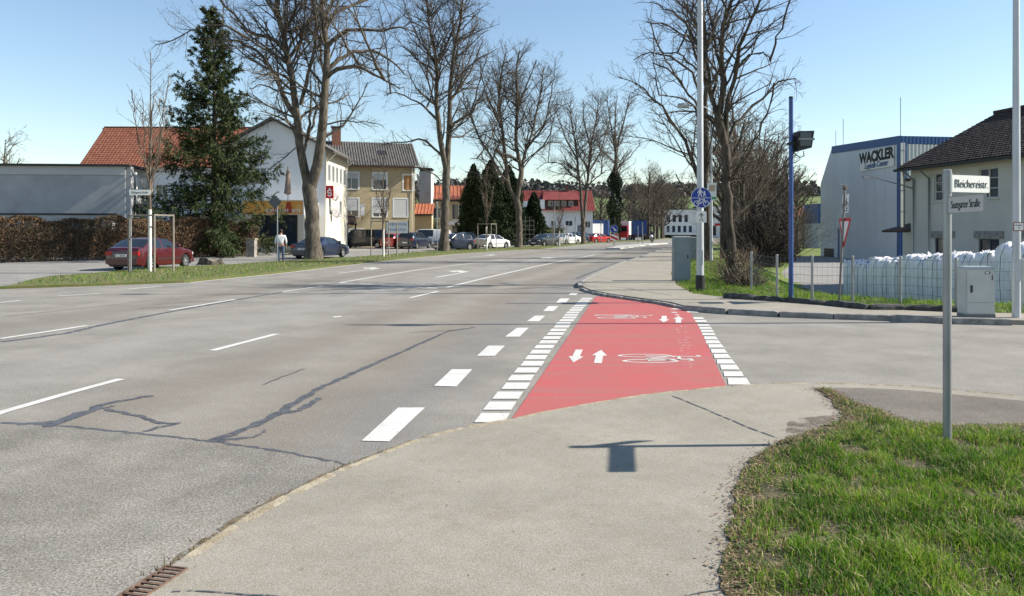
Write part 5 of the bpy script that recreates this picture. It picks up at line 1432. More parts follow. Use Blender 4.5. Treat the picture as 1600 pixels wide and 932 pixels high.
# traffic island signs
x, y = G(959.5, 386.5, .12)
t = thing('keep_right_sign', 'blue keep right arrow disc above a red and white striped hazard panel', 'traffic sign', (x, y, .1))
cyl('post', M_GALV, t, 0, 0, -.02, 2.3, .04, .04, 10)
fM = tr(0, -.05, 1.86) @ face_to((-.1, -1, 0)); q = disc('arrow_disc', M_SIGNBLUE, t, fM, .40)
shape2d('arrow', M_PLATE, q, fM, [bar2((-.17, .19), (.1, -.1), .09), [(.2, -.21), (.2, .03), (-.03, -.21)]], .001, .004)
shape2d('rim', M_PLATE, q, fM, ring2(0, 0, .398, .02, 30), .0005, .003)
fM = tr(0, -.05, .98) @ face_to((-.1, -1, 0)) @ Matrix.Rotation(R(8), 4, 'Z'); q = plate('hazard_panel', M_PLATE, t, fM, .72, .72, .008, .02)
def stripe(a, b): return [(-.35, a), (-.35, b), (.35, b - .6), (.35, a - .6)]
shape2d('stripe', M_SIGNRED, q, fM, [[(-.35, .30), (-.35, .05), (.30, -.35), (.35, -.35), (.35, -.14)], [(-.35, .35), (-.05, .35), (.35, .10), (.35, .3), (.3, .35)], [(-.35, -.15), (-.35, -.35), (-.02, -.35)]], .001, .003)
# stump on the verge
x, y = G(329, 413, .05)
t = thing('tree_stump', 'low ragged grey tree stump on the verge behind the red car', 'stump', (x, y, .05))
mb = MB(); seg = 16; vs = []
for tz in (0, .5, 1):
    for q in range(seg):
        a = 2 * math.pi * q / seg; r = (.42 - .1 * tz) * (1 + .18 * math.sin(a * 4) + random.uniform(-.07, .07)); vs.append((r * math.cos(a) * 1.4, r * math.sin(a), -.05 + tz * (.30 + .10 * math.sin(a * 2))))
mb.add(vs, [(j * seg + q, j * seg + (q + 1) % seg, (j + 1) * seg + (q + 1) % seg, (j + 1) * seg + q) for j in range(2) for q in range(seg)]); mb.build('bark', M_BARKD, t)
mb = MB(); mb.add([(v[0] * .97, v[1] * .97, v[2] - .03) for v in vs[2 * seg:]], [tuple(range(seg))]); mb.build('cut_face', M_WOOD, t)

# ------------------------------------------------------------------ buildings
def wall(parent, M, W, H, ops, m, reveal=.14, name='wall', thick=None):
    """facade in local x (0..W), z (0..H), outside toward -y; ops = (x, z, w, h) openings with reveals"""
    xs_ = sorted({0, W, *[o[0] for o in ops], *[o[0] + o[2] for o in ops]}); zs_ = sorted({0, H, *[o[1] for o in ops], *[o[1] + o[3] for o in ops]})
    mb = MB()
    for i in range(len(xs_) - 1):
        for j in range(len(zs_) - 1):
            cx = (xs_[i] + xs_[i+1]) / 2; cz = (zs_[j] + zs_[j+1]) / 2
            if any(o[0] < cx < o[0] + o[2] and o[1] < cz < o[1] + o[3] for o in ops): continue
            mb.quad(*[M @ Vector(p) for p in ((xs_[i], 0, zs_[j]), (xs_[i+1], 0, zs_[j]), (xs_[i+1], 0, zs_[j+1]), (xs_[i], 0, zs_[j+1]))])
    for (x, z, w_, h) in ops:
        c = [(x, z), (x + w_, z), (x + w_, z + h), (x, z + h)]
        for k in range(4):
            a, b = c[k], c[(k + 1) % 4]
            mb.quad(*[M @ Vector(p) for p in ((a[0], 0, a[1]), (a[0], reveal, a[1]), (b[0], reveal, b[1]), (b[0], 0, b[1]))])
    return mb.build(name, m, parent)
def window(parent, M, x, z, w_, h, fm=None, pane=None, shut=0.0, mull=1, sill=True, d=.10, trim=0.0, name='window', bars=0):
    f = .055; mb = MB(); y0, y1 = d - .06, d + .02
    mb.box(x, x + w_, y0, y1, z, z + f, 0, M); mb.box(x, x + w_, y0, y1, z + h - f, z + h, 0, M)
    mb.box(x, x + f, y0 + .003, y1 - .003, z + f, z + h - f, 0, M); mb.box(x + w_ - f, x + w_, y0 + .003, y1 - .003, z + f, z + h - f, 0, M)
    for k in range(mull):
        c = x + w_ * (k + 1) / (mull + 1); mb.box(c - .03, c + .03, y0 + .006, y1 - .006, z + f, z + h - f, 0, M)
    for k in range(bars):
        c = z + h * (k + 1) / (bars + 1); mb.box(x + f, x + w_ - f, y0 + .012, y1 - .012, c - .018, c + .018, 0, M)
    o = mb.build(name, fm or M_WFRAME, parent)
    pm = MB(); pm.box(x + .01, x + w_ - .01, d - .005, d + .012, z + .01, z + h - .01, 0, M); pm.build('pane', pane or M_PANE, o)
    if shut > 0:
        sm = MB(); n = max(3, int(h * shut / .055))
        for k in range(n):
            zt = z + h - f - k * h * shut / n; sm.box(x + .02, x + w_ - .02, y0 - .030 , y0 - .006, zt - h * shut / n + .006, zt, 0, M)
        sm.build('roller_shutter', M_SHUT, o)
    if sill:
        s = MB(); s.box(x - .06, x + w_ + .06, -.07, .05, z - .05, z - .004, 0, M); s.build('sill', fm or M_WFRAME, o)
    if trim:
        t = MB(); e = trim
        t.box(x - e, x, -.018, .02, z - .002, z + h + e, 0, M); t.box(x + w_, x + w_ + e, -.018, .02, z - .002, z + h + e, 0, M); t.box(x, x + w_, -.018, .02, z + h, z + h + e, 0, M)
        t.build('trim', M_WFRAME, o)
    return o
def slab(name, m, parent, pts, t, M=None):
    """sloped slab from 4 corner points (top face, ccw seen from above), thickness t downward"""
    mb = MB(); P = [Vector(p) for p in pts]
    if M is not None: P = [M @ p for p in P]
    n = (P[1] - P[0]).cross(P[2] - P[0]).normalized()
    Q = [p - n * t for p in P]
    mb.add(P + Q, ((0, 1, 2, 3), (7, 6, 5, 4), (0, 4, 5, 1), (1, 5, 6, 2), (2, 6, 7, 3), (3, 7, 4, 0)))
    return mb.build(name, m, parent)
def tile_roof(name, m, parent, a, b, c, d, rows, cols, amp=.035, step=.035, M=None):
    """a-b eave (left to right), d-c ridge; pantile courses as real relief"""
    a, b, c, d = (Vector(p) for p in (a, b, c, d)); nrm = (b - a).cross(d - a).normalized()
    vs = []; fs = []; nc = cols * 2 + 1
    for r in range(rows):
        for e in (0, 1):
            t = (r + e) / rows
            for k in range(nc):
                s = k / (nc - 1); p = (a.lerp(b, s)).lerp(d.lerp(c, s), t)
                vs.append(p + nrm * ((step if e == 0 else 0) + (amp if k % 2 else 0) + random.uniform(-.006, .006)))
    for r in range(rows * 2 - 1):
        for k in range(nc - 1):
            q = r * nc + k; fs.append((q, q + 1, q + nc + 1, q + nc))
    mb = MB(); mb.add(vs, fs); return mb.build(name, m, parent)
def ribbed(name, m, parent, a, b, c, d, n, depth, duty=.5):
    """trapezoid ribs running from the a-b edge to the d-c edge"""
    a, b, c, d = (Vector(p) for p in (a, b, c, d)); nrm = (b - a).cross(d - a).normalized()
    vs = []; fs = []
    for k in range(n):
        for (s, h) in ((0, 0), (.5 - duty / 2, 0), (.5 - duty / 2 + .08, depth), (.5 + duty / 2 - .08, depth), (.5 + duty / 2, 0)):
            t = (k + s) / n; vs += [a.lerp(b, t) + nrm * h, d.lerp(c, t) + nrm * h]
    vs += [b, c]
    for i in range(len(vs) // 2 - 1): fs.append((2 * i, 2 * i + 2, 2 * i + 3, 2 * i + 1))
    mb = MB(); mb.add(vs, fs); return mb.build(name, m, parent)
RX = Matrix.Rotation(R(90), 4, 'X')
def gable(name, m, parent, M, x0, x1, z0, xa, za, y0, y1):
    mb = MB(); vs = [M @ Vector(p) for p in ((x0, y0, z0), (x1, y0, z0), (xa, y0, za), (x0, y1, z0), (x1, y1, z0), (xa, y1, za))]
    mb.add(vs, ((0, 1, 2), (5, 4, 3), (0, 3, 4, 1), (1, 4, 5, 2), (2, 5, 3, 0))); return mb.build(name, m, parent)
I4 = Matrix()
def right_side(W): return tr(W, 0, 0) @ rotz(R(90))      # wall running back from the right front corner, facing +x
def left_side(D): return tr(0, D, 0) @ rotz(R(-90))
def back_side(W, D): return tr(W, D, 0) @ rotz(R(180))
M_REND_G = mat('render_grey', (.30, .31, .32), (.38, .39, .395), rough=.9, scale=.7, bump=.2, bscale=20)
M_REND_W = mat('render_white', (.74, .74, .735), (.68, .68, .67), rough=.9, scale=.8, bump=.15, bscale=25)
M_REND_C = mat('render_cream', (.62, .57, .46), (.56, .51, .40), rough=.9, scale=.8, bump=.15, bscale=25)
M_REND_Y = mat('render_yellow', (.46, .375, .23), (.40, .325, .195), rough=.9, scale=.8, bump=.15, bscale=25)
M_REND_O = mat('render_ochre', (.50, .41, .26), (.45, .36, .22), rough=.9, scale=.8)
M_TILE = mat('tile_terracotta', (.17, .055, .03), (.25, .095, .055), rough=.85, scale=3, detail=8)
M_TILER = mat('tile_red', (.14, .024, .022), (.19, .033, .028), rough=.8, scale=2)
M_TILEO = mat('tin_orange', (.42, .14, .07), (.35, .11, .055), rough=.6, scale=1.5)
M_TILEG = mat('roof_fibre_grey', (.085, .08, .073), (.14, .132, .12), rough=.9, scale=2.5)
M_TILED = mat('tile_dark', (.028, .021, .019), (.055, .040, .034), rough=.85, scale=4, detail=8, bump=.4, bscale=12)
M_BRICK = mat('chimney_brick', (.16, .07, .05), (.22, .10, .07), rough=.9, scale=9)
M_TIMB = mat('dark_timber', (.045, .025, .018), (.07, .042, .03), rough=.8, scale=6)

# grey flat-roofed building behind the hedge
t = thing('flat_roof_building', 'long grey flat-roofed building behind the brown hedge', 'building', (-43.1, 48.4, 0), R(5))
wall(t, I4, 18.0, 5.35, [], M_REND_G)
part('fascia', mat('fascia_grey', (.40, .41, .41), (.46, .47, .47), rough=.7, scale=.5), t, (-.1, 18.02, -.05, -.006, 5.36, 5.92))
part('roof', M_DARK, t, (-.2, 18.35, -.3, 5.0, 5.93, 6.05))
part('corner_pier', mat('pier_grey', (.30, .31, .32), rough=.8), t, (18.005, 18.35, .02, .45, 0, 5.92))
wall(t, tr(18, 0, 0) @ rotz(R(90)), 4.7, 5.92, [(1.2, 2.6, 1.2, .9)], M_REND_W)
window(t, tr(18, 0, 0) @ rotz(R(90)), 1.2, 2.6, 1.2, .9)
wall(t, left_side(4.7), 4.7, 5.92, [], M_REND_W); wall(t, back_side(18, 4.7), 18, 5.92, [], M_REND_W)
sgn = part('wall_sign', M_PLATE, t, (18.36, 18.40, .8, 3.9, 3.55, 5.3))
Mw = tr(18.402, 2.3, 4.1) @ rotz(R(90)) @ RX
shape2d('sign_script', M_SIGNRED, sgn, Mw, [bar2((-1.2, 0), (-.7, .25), .12), bar2((-.7, .25), (-.5, -.05), .12), bar2((-.5, -.05), (0, .2), .12), bar2((0, .2), (.3, -.02), .12), bar2((.3, 0), (1.2, .15), .12)], .001, .004)
part('rear_lean_to', M_REND_G, t, (9.2, 17.4, -.62, -.02, 0, 2.75)); part('lean_to_coping', M_DARK, t, (9.1, 17.5, -.7, -.01, 2.76, 2.86))

# terracotta house behind it
t = thing('tiled_house', 'house with a steep terracotta tiled roof behind the spruce', 'house', (-43.4, 78.4, 0), R(1))
wall(t, I4, 17, 8.5, [(3, 5.2, 1.2, 1.3), (7, 5.2, 1.2, 1.3), (11, 5.2, 1.2, 1.3)], M_REND_W)
for xx in (3, 7, 11): window(t, I4, xx, 5.2, 1.2, 1.3)
wall(t, left_side(9), 9, 8.5, [], M_REND_W); wall(t, right_side(17), 9, 8.5, [], M_REND_W); wall(t, back_side(17, 9), 17, 8.5, [], M_REND_W)
gable('gable', M_REND_W, t, rotz(R(-90)) @ tr(-9, 0, 0), 0, 9, 8.5, 4.5, 12.6, 0.01, 16.99)
tile_roof('roof', M_TILE, t, (-.5, -.75, 8.2), (17.4, -.75, 8.2), (17.4, 4.5, 12.9), (-.5, 4.5, 12.9), 20, 52)
slab('roof_rear', M_TILE, t, ((17.4, 9.75, 8.2), (-.5, 9.75, 8.2), (-.5, 4.5, 12.9), (17.4, 4.5, 12.9)), .12)
part('ridge_tiles', M_TILE, t, (-.5, 17.4, 4.38, 4.62, 12.88, 13.02))
part('verge_board', M_TIMB, t, (-.56, -.51, 4.2, 4.8, 12.5, 12.85))

# white gabled house with the restaurant front
t = thing('white_house', 'white gabled house with cream side wall and orange restaurant front', 'house', (-25.6, 67.5, 0), 0)
WH, ex_ = 9.2, 9.2
wall(t, I4, WH, 9.0, [(1.4, 6.0, 1.1, 1.3), (1.4, 3.2, 1.1, 1.3), (2.9, 6.0, 1.1, 1.3)], M_REND_W)
for q in ((1.4, 6.0), (1.4, 3.2), (2.9, 6.0)): window(t, I4, q[0], q[1], 1.1, 1.3)
so_ = [(.9 + i * 1.55, 6.2, 1.0, 1.5) for i in range(5)] + [(1.2, 3.2, 1.0, 1.4), (5.4, 3.2, 1.0, 1.4)]
wall(t, right_side(WH), 9.0, 9.0, so_, M_REND_C)
for q in so_: window(t, right_side(WH), *q, trim=.08)
wall(t, left_side(9), 9, 9, [], M_REND_W); wall(t, back_side(WH, 9), WH, 9, [], M_REND_W)
gable('gable', M_REND_W, t, I4, 0, WH, 9.0, WH / 2, 11.5, 0.0, 9.0)
slab('roof_left', M_TILEG, t, ((-.7, -.5, 8.82), (WH / 2, -.5, 11.75), (WH / 2, 9.6, 11.75), (-.7, 9.6, 8.82)), .16)
slab('roof_right', M_TILEG, t, ((WH / 2, -.5, 11.75), (WH + .9, -.5, 8.72), (WH + .9, 9.6, 8.72), (WH / 2, 9.6, 11.75)), .16)
for yy in (.6, 8.0):
    mb = MB(); mb.tube([(WH + .02, yy, 7.9), (WH + .8, yy, 8.62)], .06, 4); mb.build('eave_strut', M_REND_C, t)
mb = MB(); mb.tube([(WH + .5, -.2, 8.6), (WH + .08, -.12, 8.0), (WH + .08, -.12, 0)], .06, 8); mb.build('downpipe', mat('pipe_beige', (.42, .38, .30), rough=.5), t, smooth=True)
e = part('restaurant_front', M_REND_W, t, (3.6, 8.6, -5.0, -.01, 3.05, 4.25))
part('base_wall', M_REND_C, e, (3.62, 4.4, -4.9, -4.6, 0, 3.05)); part('base_wall', M_REND_C, e, (8.1, 8.6, -4.9, -4.6, 0, 3.05))
for xx in (4.4, 5.7, 6.9, 8.0): part('column', M_DARK, e, (xx, xx + .12, -4.95, -4.7, 0, 3.05))
part('shop_glass', M_PANE, e, (4.52, 8.0, -4.68, -4.64, .5, 3.0)); part('apron', M_REND_C, e, (4.52, 8.0, -4.74, -4.6, 0, .5))
part('side_wall', M_REND_C, e, (8.45, 8.6, -4.58, -.05, 0, 3.05)); part('side_wall', M_REND_C, e, (3.62, 3.8, -4.58, -.05, 0, 3.05))
M_ORB = mat('banner_orange', (.70, .27, .03), (.78, .50, .16), rough=.6, scale=1.3)
bn = part('banner', M_ORB, t, (3.7, 8.6, -5.06, -5.01, 3.12, 4.2))
shape2d('banner_figure', mat('banner_red', (.42, .06, .025), rough=.6), bn, tr(6.6, -5.062, 3.66) @ RX, [[(-.5, -.4), (-.2, -.45), (.1, .45), (-.25, .4)], [(.5, -.45), (1.2, -.45), (1.0, .4), (.7, .45)]], .001, .004)
shape2d('banner_lettering', M_PLATE, bn, tr(7.0, -5.067, 3.38) @ RX, glyphs(15, 2.9, .30, 3), .001, .003)
um = thing('parasol', 'closed beige parasol standing on the restaurant roof terrace', 'parasol', (-25.6 + 6.9, 67.5 - 3.4, 4.25))
cyl('pole', M_DARK, um, 0, 0, 0, 2.85, .03, .03, 8)
mb = MB(); mb.lathe([(.06, .5), (.34, .62), (.27, 1.0), (.2, 1.7), (.15, 2.4), (.05, 2.7), (.06, 2.8), (.02, 2.9)], Matrix(), 9); mb.build('folded_canopy', mat('canvas', (.30, .22, .17), (.22, .16, .12), rough=.9, scale=5), um)
sb2 = MB(); sb2.box(-.33, .33, -.10, .0, -.56, .56, 0, tr(WH + .45, -.25, 5.15)); sb = sb2.build('bank_sign', M_SIGNRED, t)
Ml = tr(WH + .45, -.352, 5.1) @ RX @ Matrix.Scale(.62, 4)
def arc(cx, cy, r, t_, a0, a1, n=10):
    return [[(cx + q * math.cos(R(b)), cy + q * math.sin(R(b))) for q, b in ((r, a0 + (a1 - a0) * k / n), (r, a0 + (a1 - a0) * (k + 1) / n), (r - t_, a0 + (a1 - a0) * (k + 1) / n), (r - t_, a0 + (a1 - a0) * k / n))] for k in range(n)]
shape2d('logo', M_PLATE, sb, Ml, arc(0, .12, .34, .17, 20, 270) + arc(0, -.22, .34, .17, -160, 90) + [circ2(.0, .56, .11)], .002, .006)
for z, yy in ((4.9, 1.6), (3.4, 2.2)):
    mb = MB(); Md = tr(WH + .45, yy, z) @ face_to((.75, -.6, .25)); mb.lathe([(.0, -.12), (.25, -.09), (.48, 0), (.48, .015), (.24, -.07), (.0, -.10)], Md, 18); dish = mb.build('satellite_dish', mat('dish_grey', (.30, .29, .28), rough=.6), t, smooth=True)
    mb = MB(); mb.tube([Md @ Vector((0, -.45, 0)), Md @ Vector((0, -.1, .5))], .02, 5); mb.tube([(WH, yy, z), (WH + .4, yy, z - .05)], .03, 5); mb.build('dish_arm', M_DARK, dish)

# yellow house
yl = (-18.3, 81.5, 0)
t = thing('yellow_house', 'yellow three-storey house with grey corrugated roof and white windows', 'house', yl, R(16))
YW = 8.0
ops = []
for (x, z, h) in ((1.05, 6.3, 1.75), (4.05, 6.3, 1.75), (1.05, 3.35, 1.95), (4.05, 3.35, 1.95), (6.3, 3.35, 1.95), (1.6, .35, 1.65), (6.4, .35, 1.65)): ops.append((x - .55, z - .1, 1.45, h))
ops.append((6.75, 6.15, 1.1, 1.7))
wall(t, I4, YW, 9.0, ops, M_REND_Y)
sh = (.32, .35, .62, .75, .95, .55, .5)
for o_, s in zip(ops[:7], sh): window(t, I4, *o_, shut=s, trim=.14)
cw_ = mat('curtain_brown', (.42, .22, .09), rough=.8); window(t, I4, *ops[7], trim=.1, pane=cw_, mull=0)
wall(t, right_side(YW), 9, 9.0, [(3, 6.2, 1.1, 1.5)], M_REND_O); window(t, right_side(YW), 3, 6.2, 1.1, 1.5); wall(t, left_side(9), 9, 9, [], M_REND_Y); wall(t, back_side(YW, 9), YW, 9, [], M_REND_Y)
gable('gable', M_REND_O, t, rotz(R(-90)) @ tr(-9, 0, 0), 0, 9, 9.0, 4.5, 11.4, 0.05, YW - .05)
ribbed('roof', M_TILEG, t, (-3.2, -.6, 8.75), (YW + .45, -.6, 8.75), (YW + .45, 4.5, 11.75), (-3.2, 4.5, 11.75), 42, .07, .5)
slab('roof_rear', M_TILEG, t, ((YW + .45, 9.6, 8.7), (-3.2, 9.6, 8.7), (-3.2, 4.5, 11.72), (YW + .45, 4.5, 11.72)), .12)
part('soffit', M_TIMB, t, (-3.2, YW + .45, -.6, -.02, 8.6, 8.7))
part('gutter', M_TIMB, t, (-.2, YW + .45, -.72, -.61, 8.58, 8.72))
ch = part('chimney', M_BRICK, t, (-.6, .35, 3.5, 4.3, 10.6, 13.2)); part('chimney_cap', M_DARK, ch, (-.7, .45, 3.4, 4.4, 13.21, 13.32))
rw = slab('skylight', M_DARK, t, ((4.2, 1.6, 10.15), (5.1, 1.6, 10.15), (5.1, 2.5, 10.68), (4.2, 2.5, 10.68)), .02)
mb = MB(); mb.tube([(YW - .3, -.6, 8.6), (YW - .3, -.09, 8.1), (YW - .3, -.09, 0)], .055, 8); mb.build('downpipe', M_WFRAME, t, smooth=True)
for z, yy in ((7.6, .9), (6.5, .5)):
    mb = MB(); Md = tr(YW + .55, yy, z) @ face_to((.9, -.4, .25)); mb.lathe([(.0, -.12), (.25, -.09), (.5, 0), (.5, .015), (.24, -.07), (.0, -.10)], Md, 18); mb.build('satellite_dish', M_DARK, t, smooth=True)
pc = slab('porch_roof', M_TIMB, t, ((-3.0, -2.6, 2.7), (1.6, -2.6, 2.5), (1.6, -.05, 3.5), (-3.0, -.05, 3.9)), .15)
for xx in (-2.9, -1.2, .6, 1.4): part('porch_post', M_TIMB, pc, (xx, xx + .14, -2.5, -2.36, 0, 2.5))
part('porch_screen', M_TIMB, pc, (-2.75, .6, -2.45, -2.38, 0, .9)); part('porch_back', M_TIMB, pc, (-2.9, -.05, -.4, -.3, 0, 3.0))
part('porch_window', M_WFRAME, pc, (-1.1, .5, -2.46, -2.39, .95, 1.05), (-1.1, .5, -2.46, -2.39, 2.1, 2.2), (-.35, -.25, -2.455, -2.395, 1.05, 2.1))
lm = MB(); lm.tube([(2.3, -.1, 3.0), (2.3, -1.0, 3.2), (2.3, -1.0, 3.4)], .05, 6); wl_ = lm.build('wall_lamp', M_DARK, t); part('lamp_glass', M_WFRAME, wl_, (2.1, 2.5, -1.2, -.8, 3.4, 4.6))

# grey chimney block and orange-roofed houses
t = thing('chimney_tower', 'grey rendered stairwell block with flat cap beside the yellow house', 'building', ((655 - 800) / F * 97, 97, 0))
wall(t, I4, 1.5, 9.3, [], M_REND_G); wall(t, right_side(1.5), 3, 9.3, [], M_REND_W); wall(t, left_side(3), 3, 9.3, [], M_REND_W); wall(t, back_side(1.5, 3), 1.5, 9.3, [], M_REND_G)
part('cap', M_DARK, t, (-.1, 1.6, -.1, 3.1, 9.6, 9.72)); part('vent_slot', M_DARK, t, (.1, 1.4, .1, 2.9, 9.3, 9.6))
t = thing('orange_roof_house', 'ochre house with a ribbed orange metal roof beside the dark conifers', 'house', ((670 - 800) / F * 100, 100, 0), R(4))
op = [(3.0, 3.2, 1.7, 2.1), (3.0, .3, 2.2, 2.1), (.6, 3.4, 1.0, 1.4)]
wall(t, I4, 6.5, 5.9, op, M_REND_O)
for q in op: window(t, I4, *q, fm=M_WFRAME)
wall(t, right_side(6.5), 7, 5.9, [], M_REND_O); wall(t, left_side(7), 7, 5.9, [], M_REND_O); wall(t, back_side(6.5, 7), 6.5, 5.9, [], M_REND_O)
gable('gable', M_REND_O, t, rotz(R(-90)) @ tr(-7, 0, 0), 0, 7, 5.9, 3.5, 7.6, .02, 6.48)
ribbed('roof', M_TILEO, t, (-.3, -.5, 5.85), (6.9, -.5, 5.85), (6.9, 3.5, 7.9), (-.3, 3.5, 7.9), 15, .07, .25); slab('roof_rear', M_TILEO, t, ((6.9, 7.5, 5.8), (-.3, 7.5, 5.8), (-.3, 3.5, 7.85), (6.9, 3.5, 7.85)), .1)
part('fascia', M_DARK, t, (-.3, 6.9, -.56, -.5, 5.6, 5.83)); part('balcony_band', M_REND_W, t, (2.6, 6.4, -.12, -.004, 2.55, 3.05))
t = thing('low_orange_annex', 'low annex with a small orange metal roof next to the grey stairwell block', 'building', ((648 - 800) / F * 95, 95, 0))
wall(t, I4, 2.1, 3.9, [], M_REND_O); wall(t, right_side(2.1), 1.9, 3.9, [], M_REND_O); wall(t, left_side(1.9), 1.9, 3.9, [], M_REND_O)
ribbed('roof', M_TILEO, t, (-.2, -.4, 3.85), (2.3, -.4, 3.85), (2.3, 1.9, 5.2), (-.2, 1.9, 5.2), 6, .06, .25); part('fascia', M_DARK, t, (-.2, 2.3, -.46, -.4, 3.65, 3.84))

# white house with red roof
yy_ = 128
t = thing('red_roof_house', 'white house with a dark red tiled roof, dormer balcony and garage', 'house', ((818 - 800) / F * yy_, yy_, 0), R(2))
op = [(2.2, 1.6, 1.3, 1.9), (4.6, 2.6, .8, .9), (7.0, 2.6, 1.2, .9), (9.0, 1.2, .6, 1.6), (10.3, 2.3, .9, 1.1), (10.3, .4, .9, 1.0)]
wall(t, I4, 11.6, 5.4, op, M_REND_W)
for q in op: window(t, I4, *q, fm=M_WFRAME)
wall(t, right_side(11.6), 9, 5.4, [], M_REND_W); wall(t, left_side(9), 9, 5.4, [], M_REND_W); wall(t, back_side(11.6, 9), 11.6, 5.4, [], M_REND_W)
gable('gable', M_REND_W, t, rotz(R(-90)) @ tr(-9, 0, 0), 0, 9, 5.4, 4.5, 8.4, .02, 11.58)
tile_roof('roof', M_TILER, t, (-.4, -.7, 5.12), (12.0, -.7, 5.12), (12.0, 4.5, 8.75), (-.4, 4.5, 8.75), 18, 40, .03, .03); slab('roof_rear', M_TILER, t, ((12, 9.7, 5.07), (-.4, 9.7, 5.07), (-.4, 4.5, 8.7), (12, 4.5, 8.7)), .1)
dm = part('dormer', M_REND_W, t, (1.1, 3.5, -.55, 3.0, 5.41, 7.0)); 
dw = part('dormer_window_band', M_TIMB, t, (3.6, 9.2, .4, 3.2, 5.75, 7.0))
for q in (4.2, 5.3, 6.4, 7.6): window(dw, tr(0, .38, 0), q, 5.95, .75, .85, sill=False, mull=0, d=-.02)
slab('dormer_roof', M_TILER, dw, ((3.2, .0, 7.0), (9.6, .0, 7.0), (9.3, 3.9, 8.5), (3.6, 3.9, 8.5)), .12)
part('balcony_rail', M_TIMB, t, (3.55, 6.3, -.6, -.52, 5.3, 5.9)); part('bay', M_REND_W, t, (-.9, 1.0, -2.2, -.02, 0, 6.7)); part('porch_canopy', M_TIMB, t, (3.6, 6.8, -1.6, -.02, 2.05, 2.2))
ch = part('chimney', M_BRICK, t, (7.4, 7.9, 4.1, 4.7, 8.3, 9.5))

# white trellis in the garden
x, y = G(825, 387)
t = thing('garden_trellis', 'white wooden garden trellis beside the broad bare tree', 'trellis', (x, y + 5, 0))
for k in range(4): part('trellis_post', M_WOOD, t, (-.75 + k * .5, -.69 + k * .5, -.03, .03, 0, 3.1 + .4 * (1 - abs(k - 1.5) / 1.5)))
for k in range(6): part('trellis_rail', M_WOOD, t, (-.78, .84, -.05, -.031, .35 + k * .5, .42 + k * .5))
# stone pillar at the end of the hedge
x, y = G(393, 402)
t = thing('gate_pillar', 'rubble stone gate pillar at the end of the hedge', 'pillar', (x, y, 0))
part('shaft', mat('rubble', (.16, .14, .12), (.34, .31, .27), rough=.95, scale=6, bump=.8, bscale=9), t, (-.28, .28, -.28, .28, -.05, 1.15)); part('coping', M_KERB, t, (-.33, .33, -.33, .33, 1.15, 1.25))
x, y = G(404, 395)
t = thing('brick_pillar', 'slim red brick pier beside the restaurant entrance', 'pillar', (x, y + 2, 0))
for k in range(22): part('brick', M_BRICK, t, (-.30 + (.02 if k % 2 else 0), .30 - (0 if k % 2 else .02), -.25, .25, k * .13, k * .13 + .115))
part('mortar_core', M_REND_W, t, (-.26, .26, -.22, .22, 0, 2.85))

# factory in the distance
yy_ = 205
t = thing('white_factory', 'white factory with black lettering and window bands at the road bend', 'factory', ((1038 - 800) / F * yy_, yy_, -.3), R(-8))
op = [(.6 + i * 1.55, 4.5, .9, 1.9) for i in range(4)] + [(.6 + i * 1.45, 1.8, .8, 1.7) for i in range(5)]
wall(t, I4, 8.6, 7.8, op, M_REND_W)
for q in op: window(t, I4, *q, sill=False, fm=mat('frame_dark', (.08, .08, .085), rough=.6), mull=0)
op2 = [(.5 + i * 2.4, .9, 1.9, 2.6) for i in range(2)] + [(6.5, 4.3, 2.2, 2.4), (9.2, 4.3, 2.2, 2.4), (11.9, 4.3, 2.2, 2.4), (6.5, .9, 3.0, 2.6), (10.4, .9, 3.0, 2.6), (16.5, 4.3, 3, 2.4), (20.5, 4.3, 3, 2.4)]
M2_ = tr(8.6, -.6, 0)
wall(t, M2_, 26, 8.6, op2, M_REND_W)
for q in op2: window(t, M2_, *q, sill=False, fm=mat('frame_dark', (.08, .08, .085), rough=.6), mull=1)
part('return_wall', M_REND_W, t, (8.6, 8.75, -.59, 12, 0, 8.59)); part('flat_roof', M_DARK, t, (-.1, 8.5, -.1, 12, 7.81, 7.95), ); part('flat_roof', M_DARK, t, (8.5, 34.7, -.7, 12, 8.61, 8.8))
wall(t, left_side(12), 12, 7.8, [], M_REND_W); wall(t, right_side(34.6), 12, 8.6, [], M_REND_W); part('canopy', M_REND_W, t, (-.6, 9.5, -3.5, -.02, 1.1, 1.6))
part('loading_shadow_gap', M_DARK, t, (-.5, 9.0, -.3, -.02, 0, 1.05)); part('window_band', M_SIGNRED, t, (13.0, 15.6, -.66, -.61, 3.5, 4.1))
shape2d('lettering', M_BLACK, t, tr(10.9, -.605, 7.6) @ RX, glyphs(9, 3.6, .6, 5), .001, .02); shape2d('lettering', M_BLACK, t, tr(11.0, -.605, 6.1) @ RX @ Matrix.Shear('XZ', 4, (0, 0)), glyphs(8, 4.0, .95, 6), .001, .02)

# logistics hall
M_CLAD = mat('cladding_grey', (.55, .59, .62), (.59, .63, .66), rough=.55, scale=.4, spec=.3)
M_CLADB = mat('cladding_blue', (.025, .08, .225), rough=.45)
M_CLADR = mat('cladding_ribbed', (.46, .49, .50), rough=.5)
hx, hy = 33.6, 66.4
t = thing('logistics_hall', 'big grey logistics hall with blue trim and black Wackler lettering', 'warehouse', (hx, hy, -1.0))
dx_ = Vector((1, .15, 0)).normalized(); prof = [(0, 0), (17.2, 0), (17.2, 7.9), (14.2, 11.6), (0, 10.94)]
Lh = 48
vs = [Vector((0, a, b)) for a, b in prof] + [Vector((0, a, b)) + dx_ * Lh for a, b in prof]
mb = MB(); mb.add(vs, ((0, 4, 3, 2, 1), (5, 6, 7, 8, 9), (2, 3, 8, 7), (3, 4, 9, 8), (1, 2, 7, 6))); mb.build('shell', M_CLAD, t)
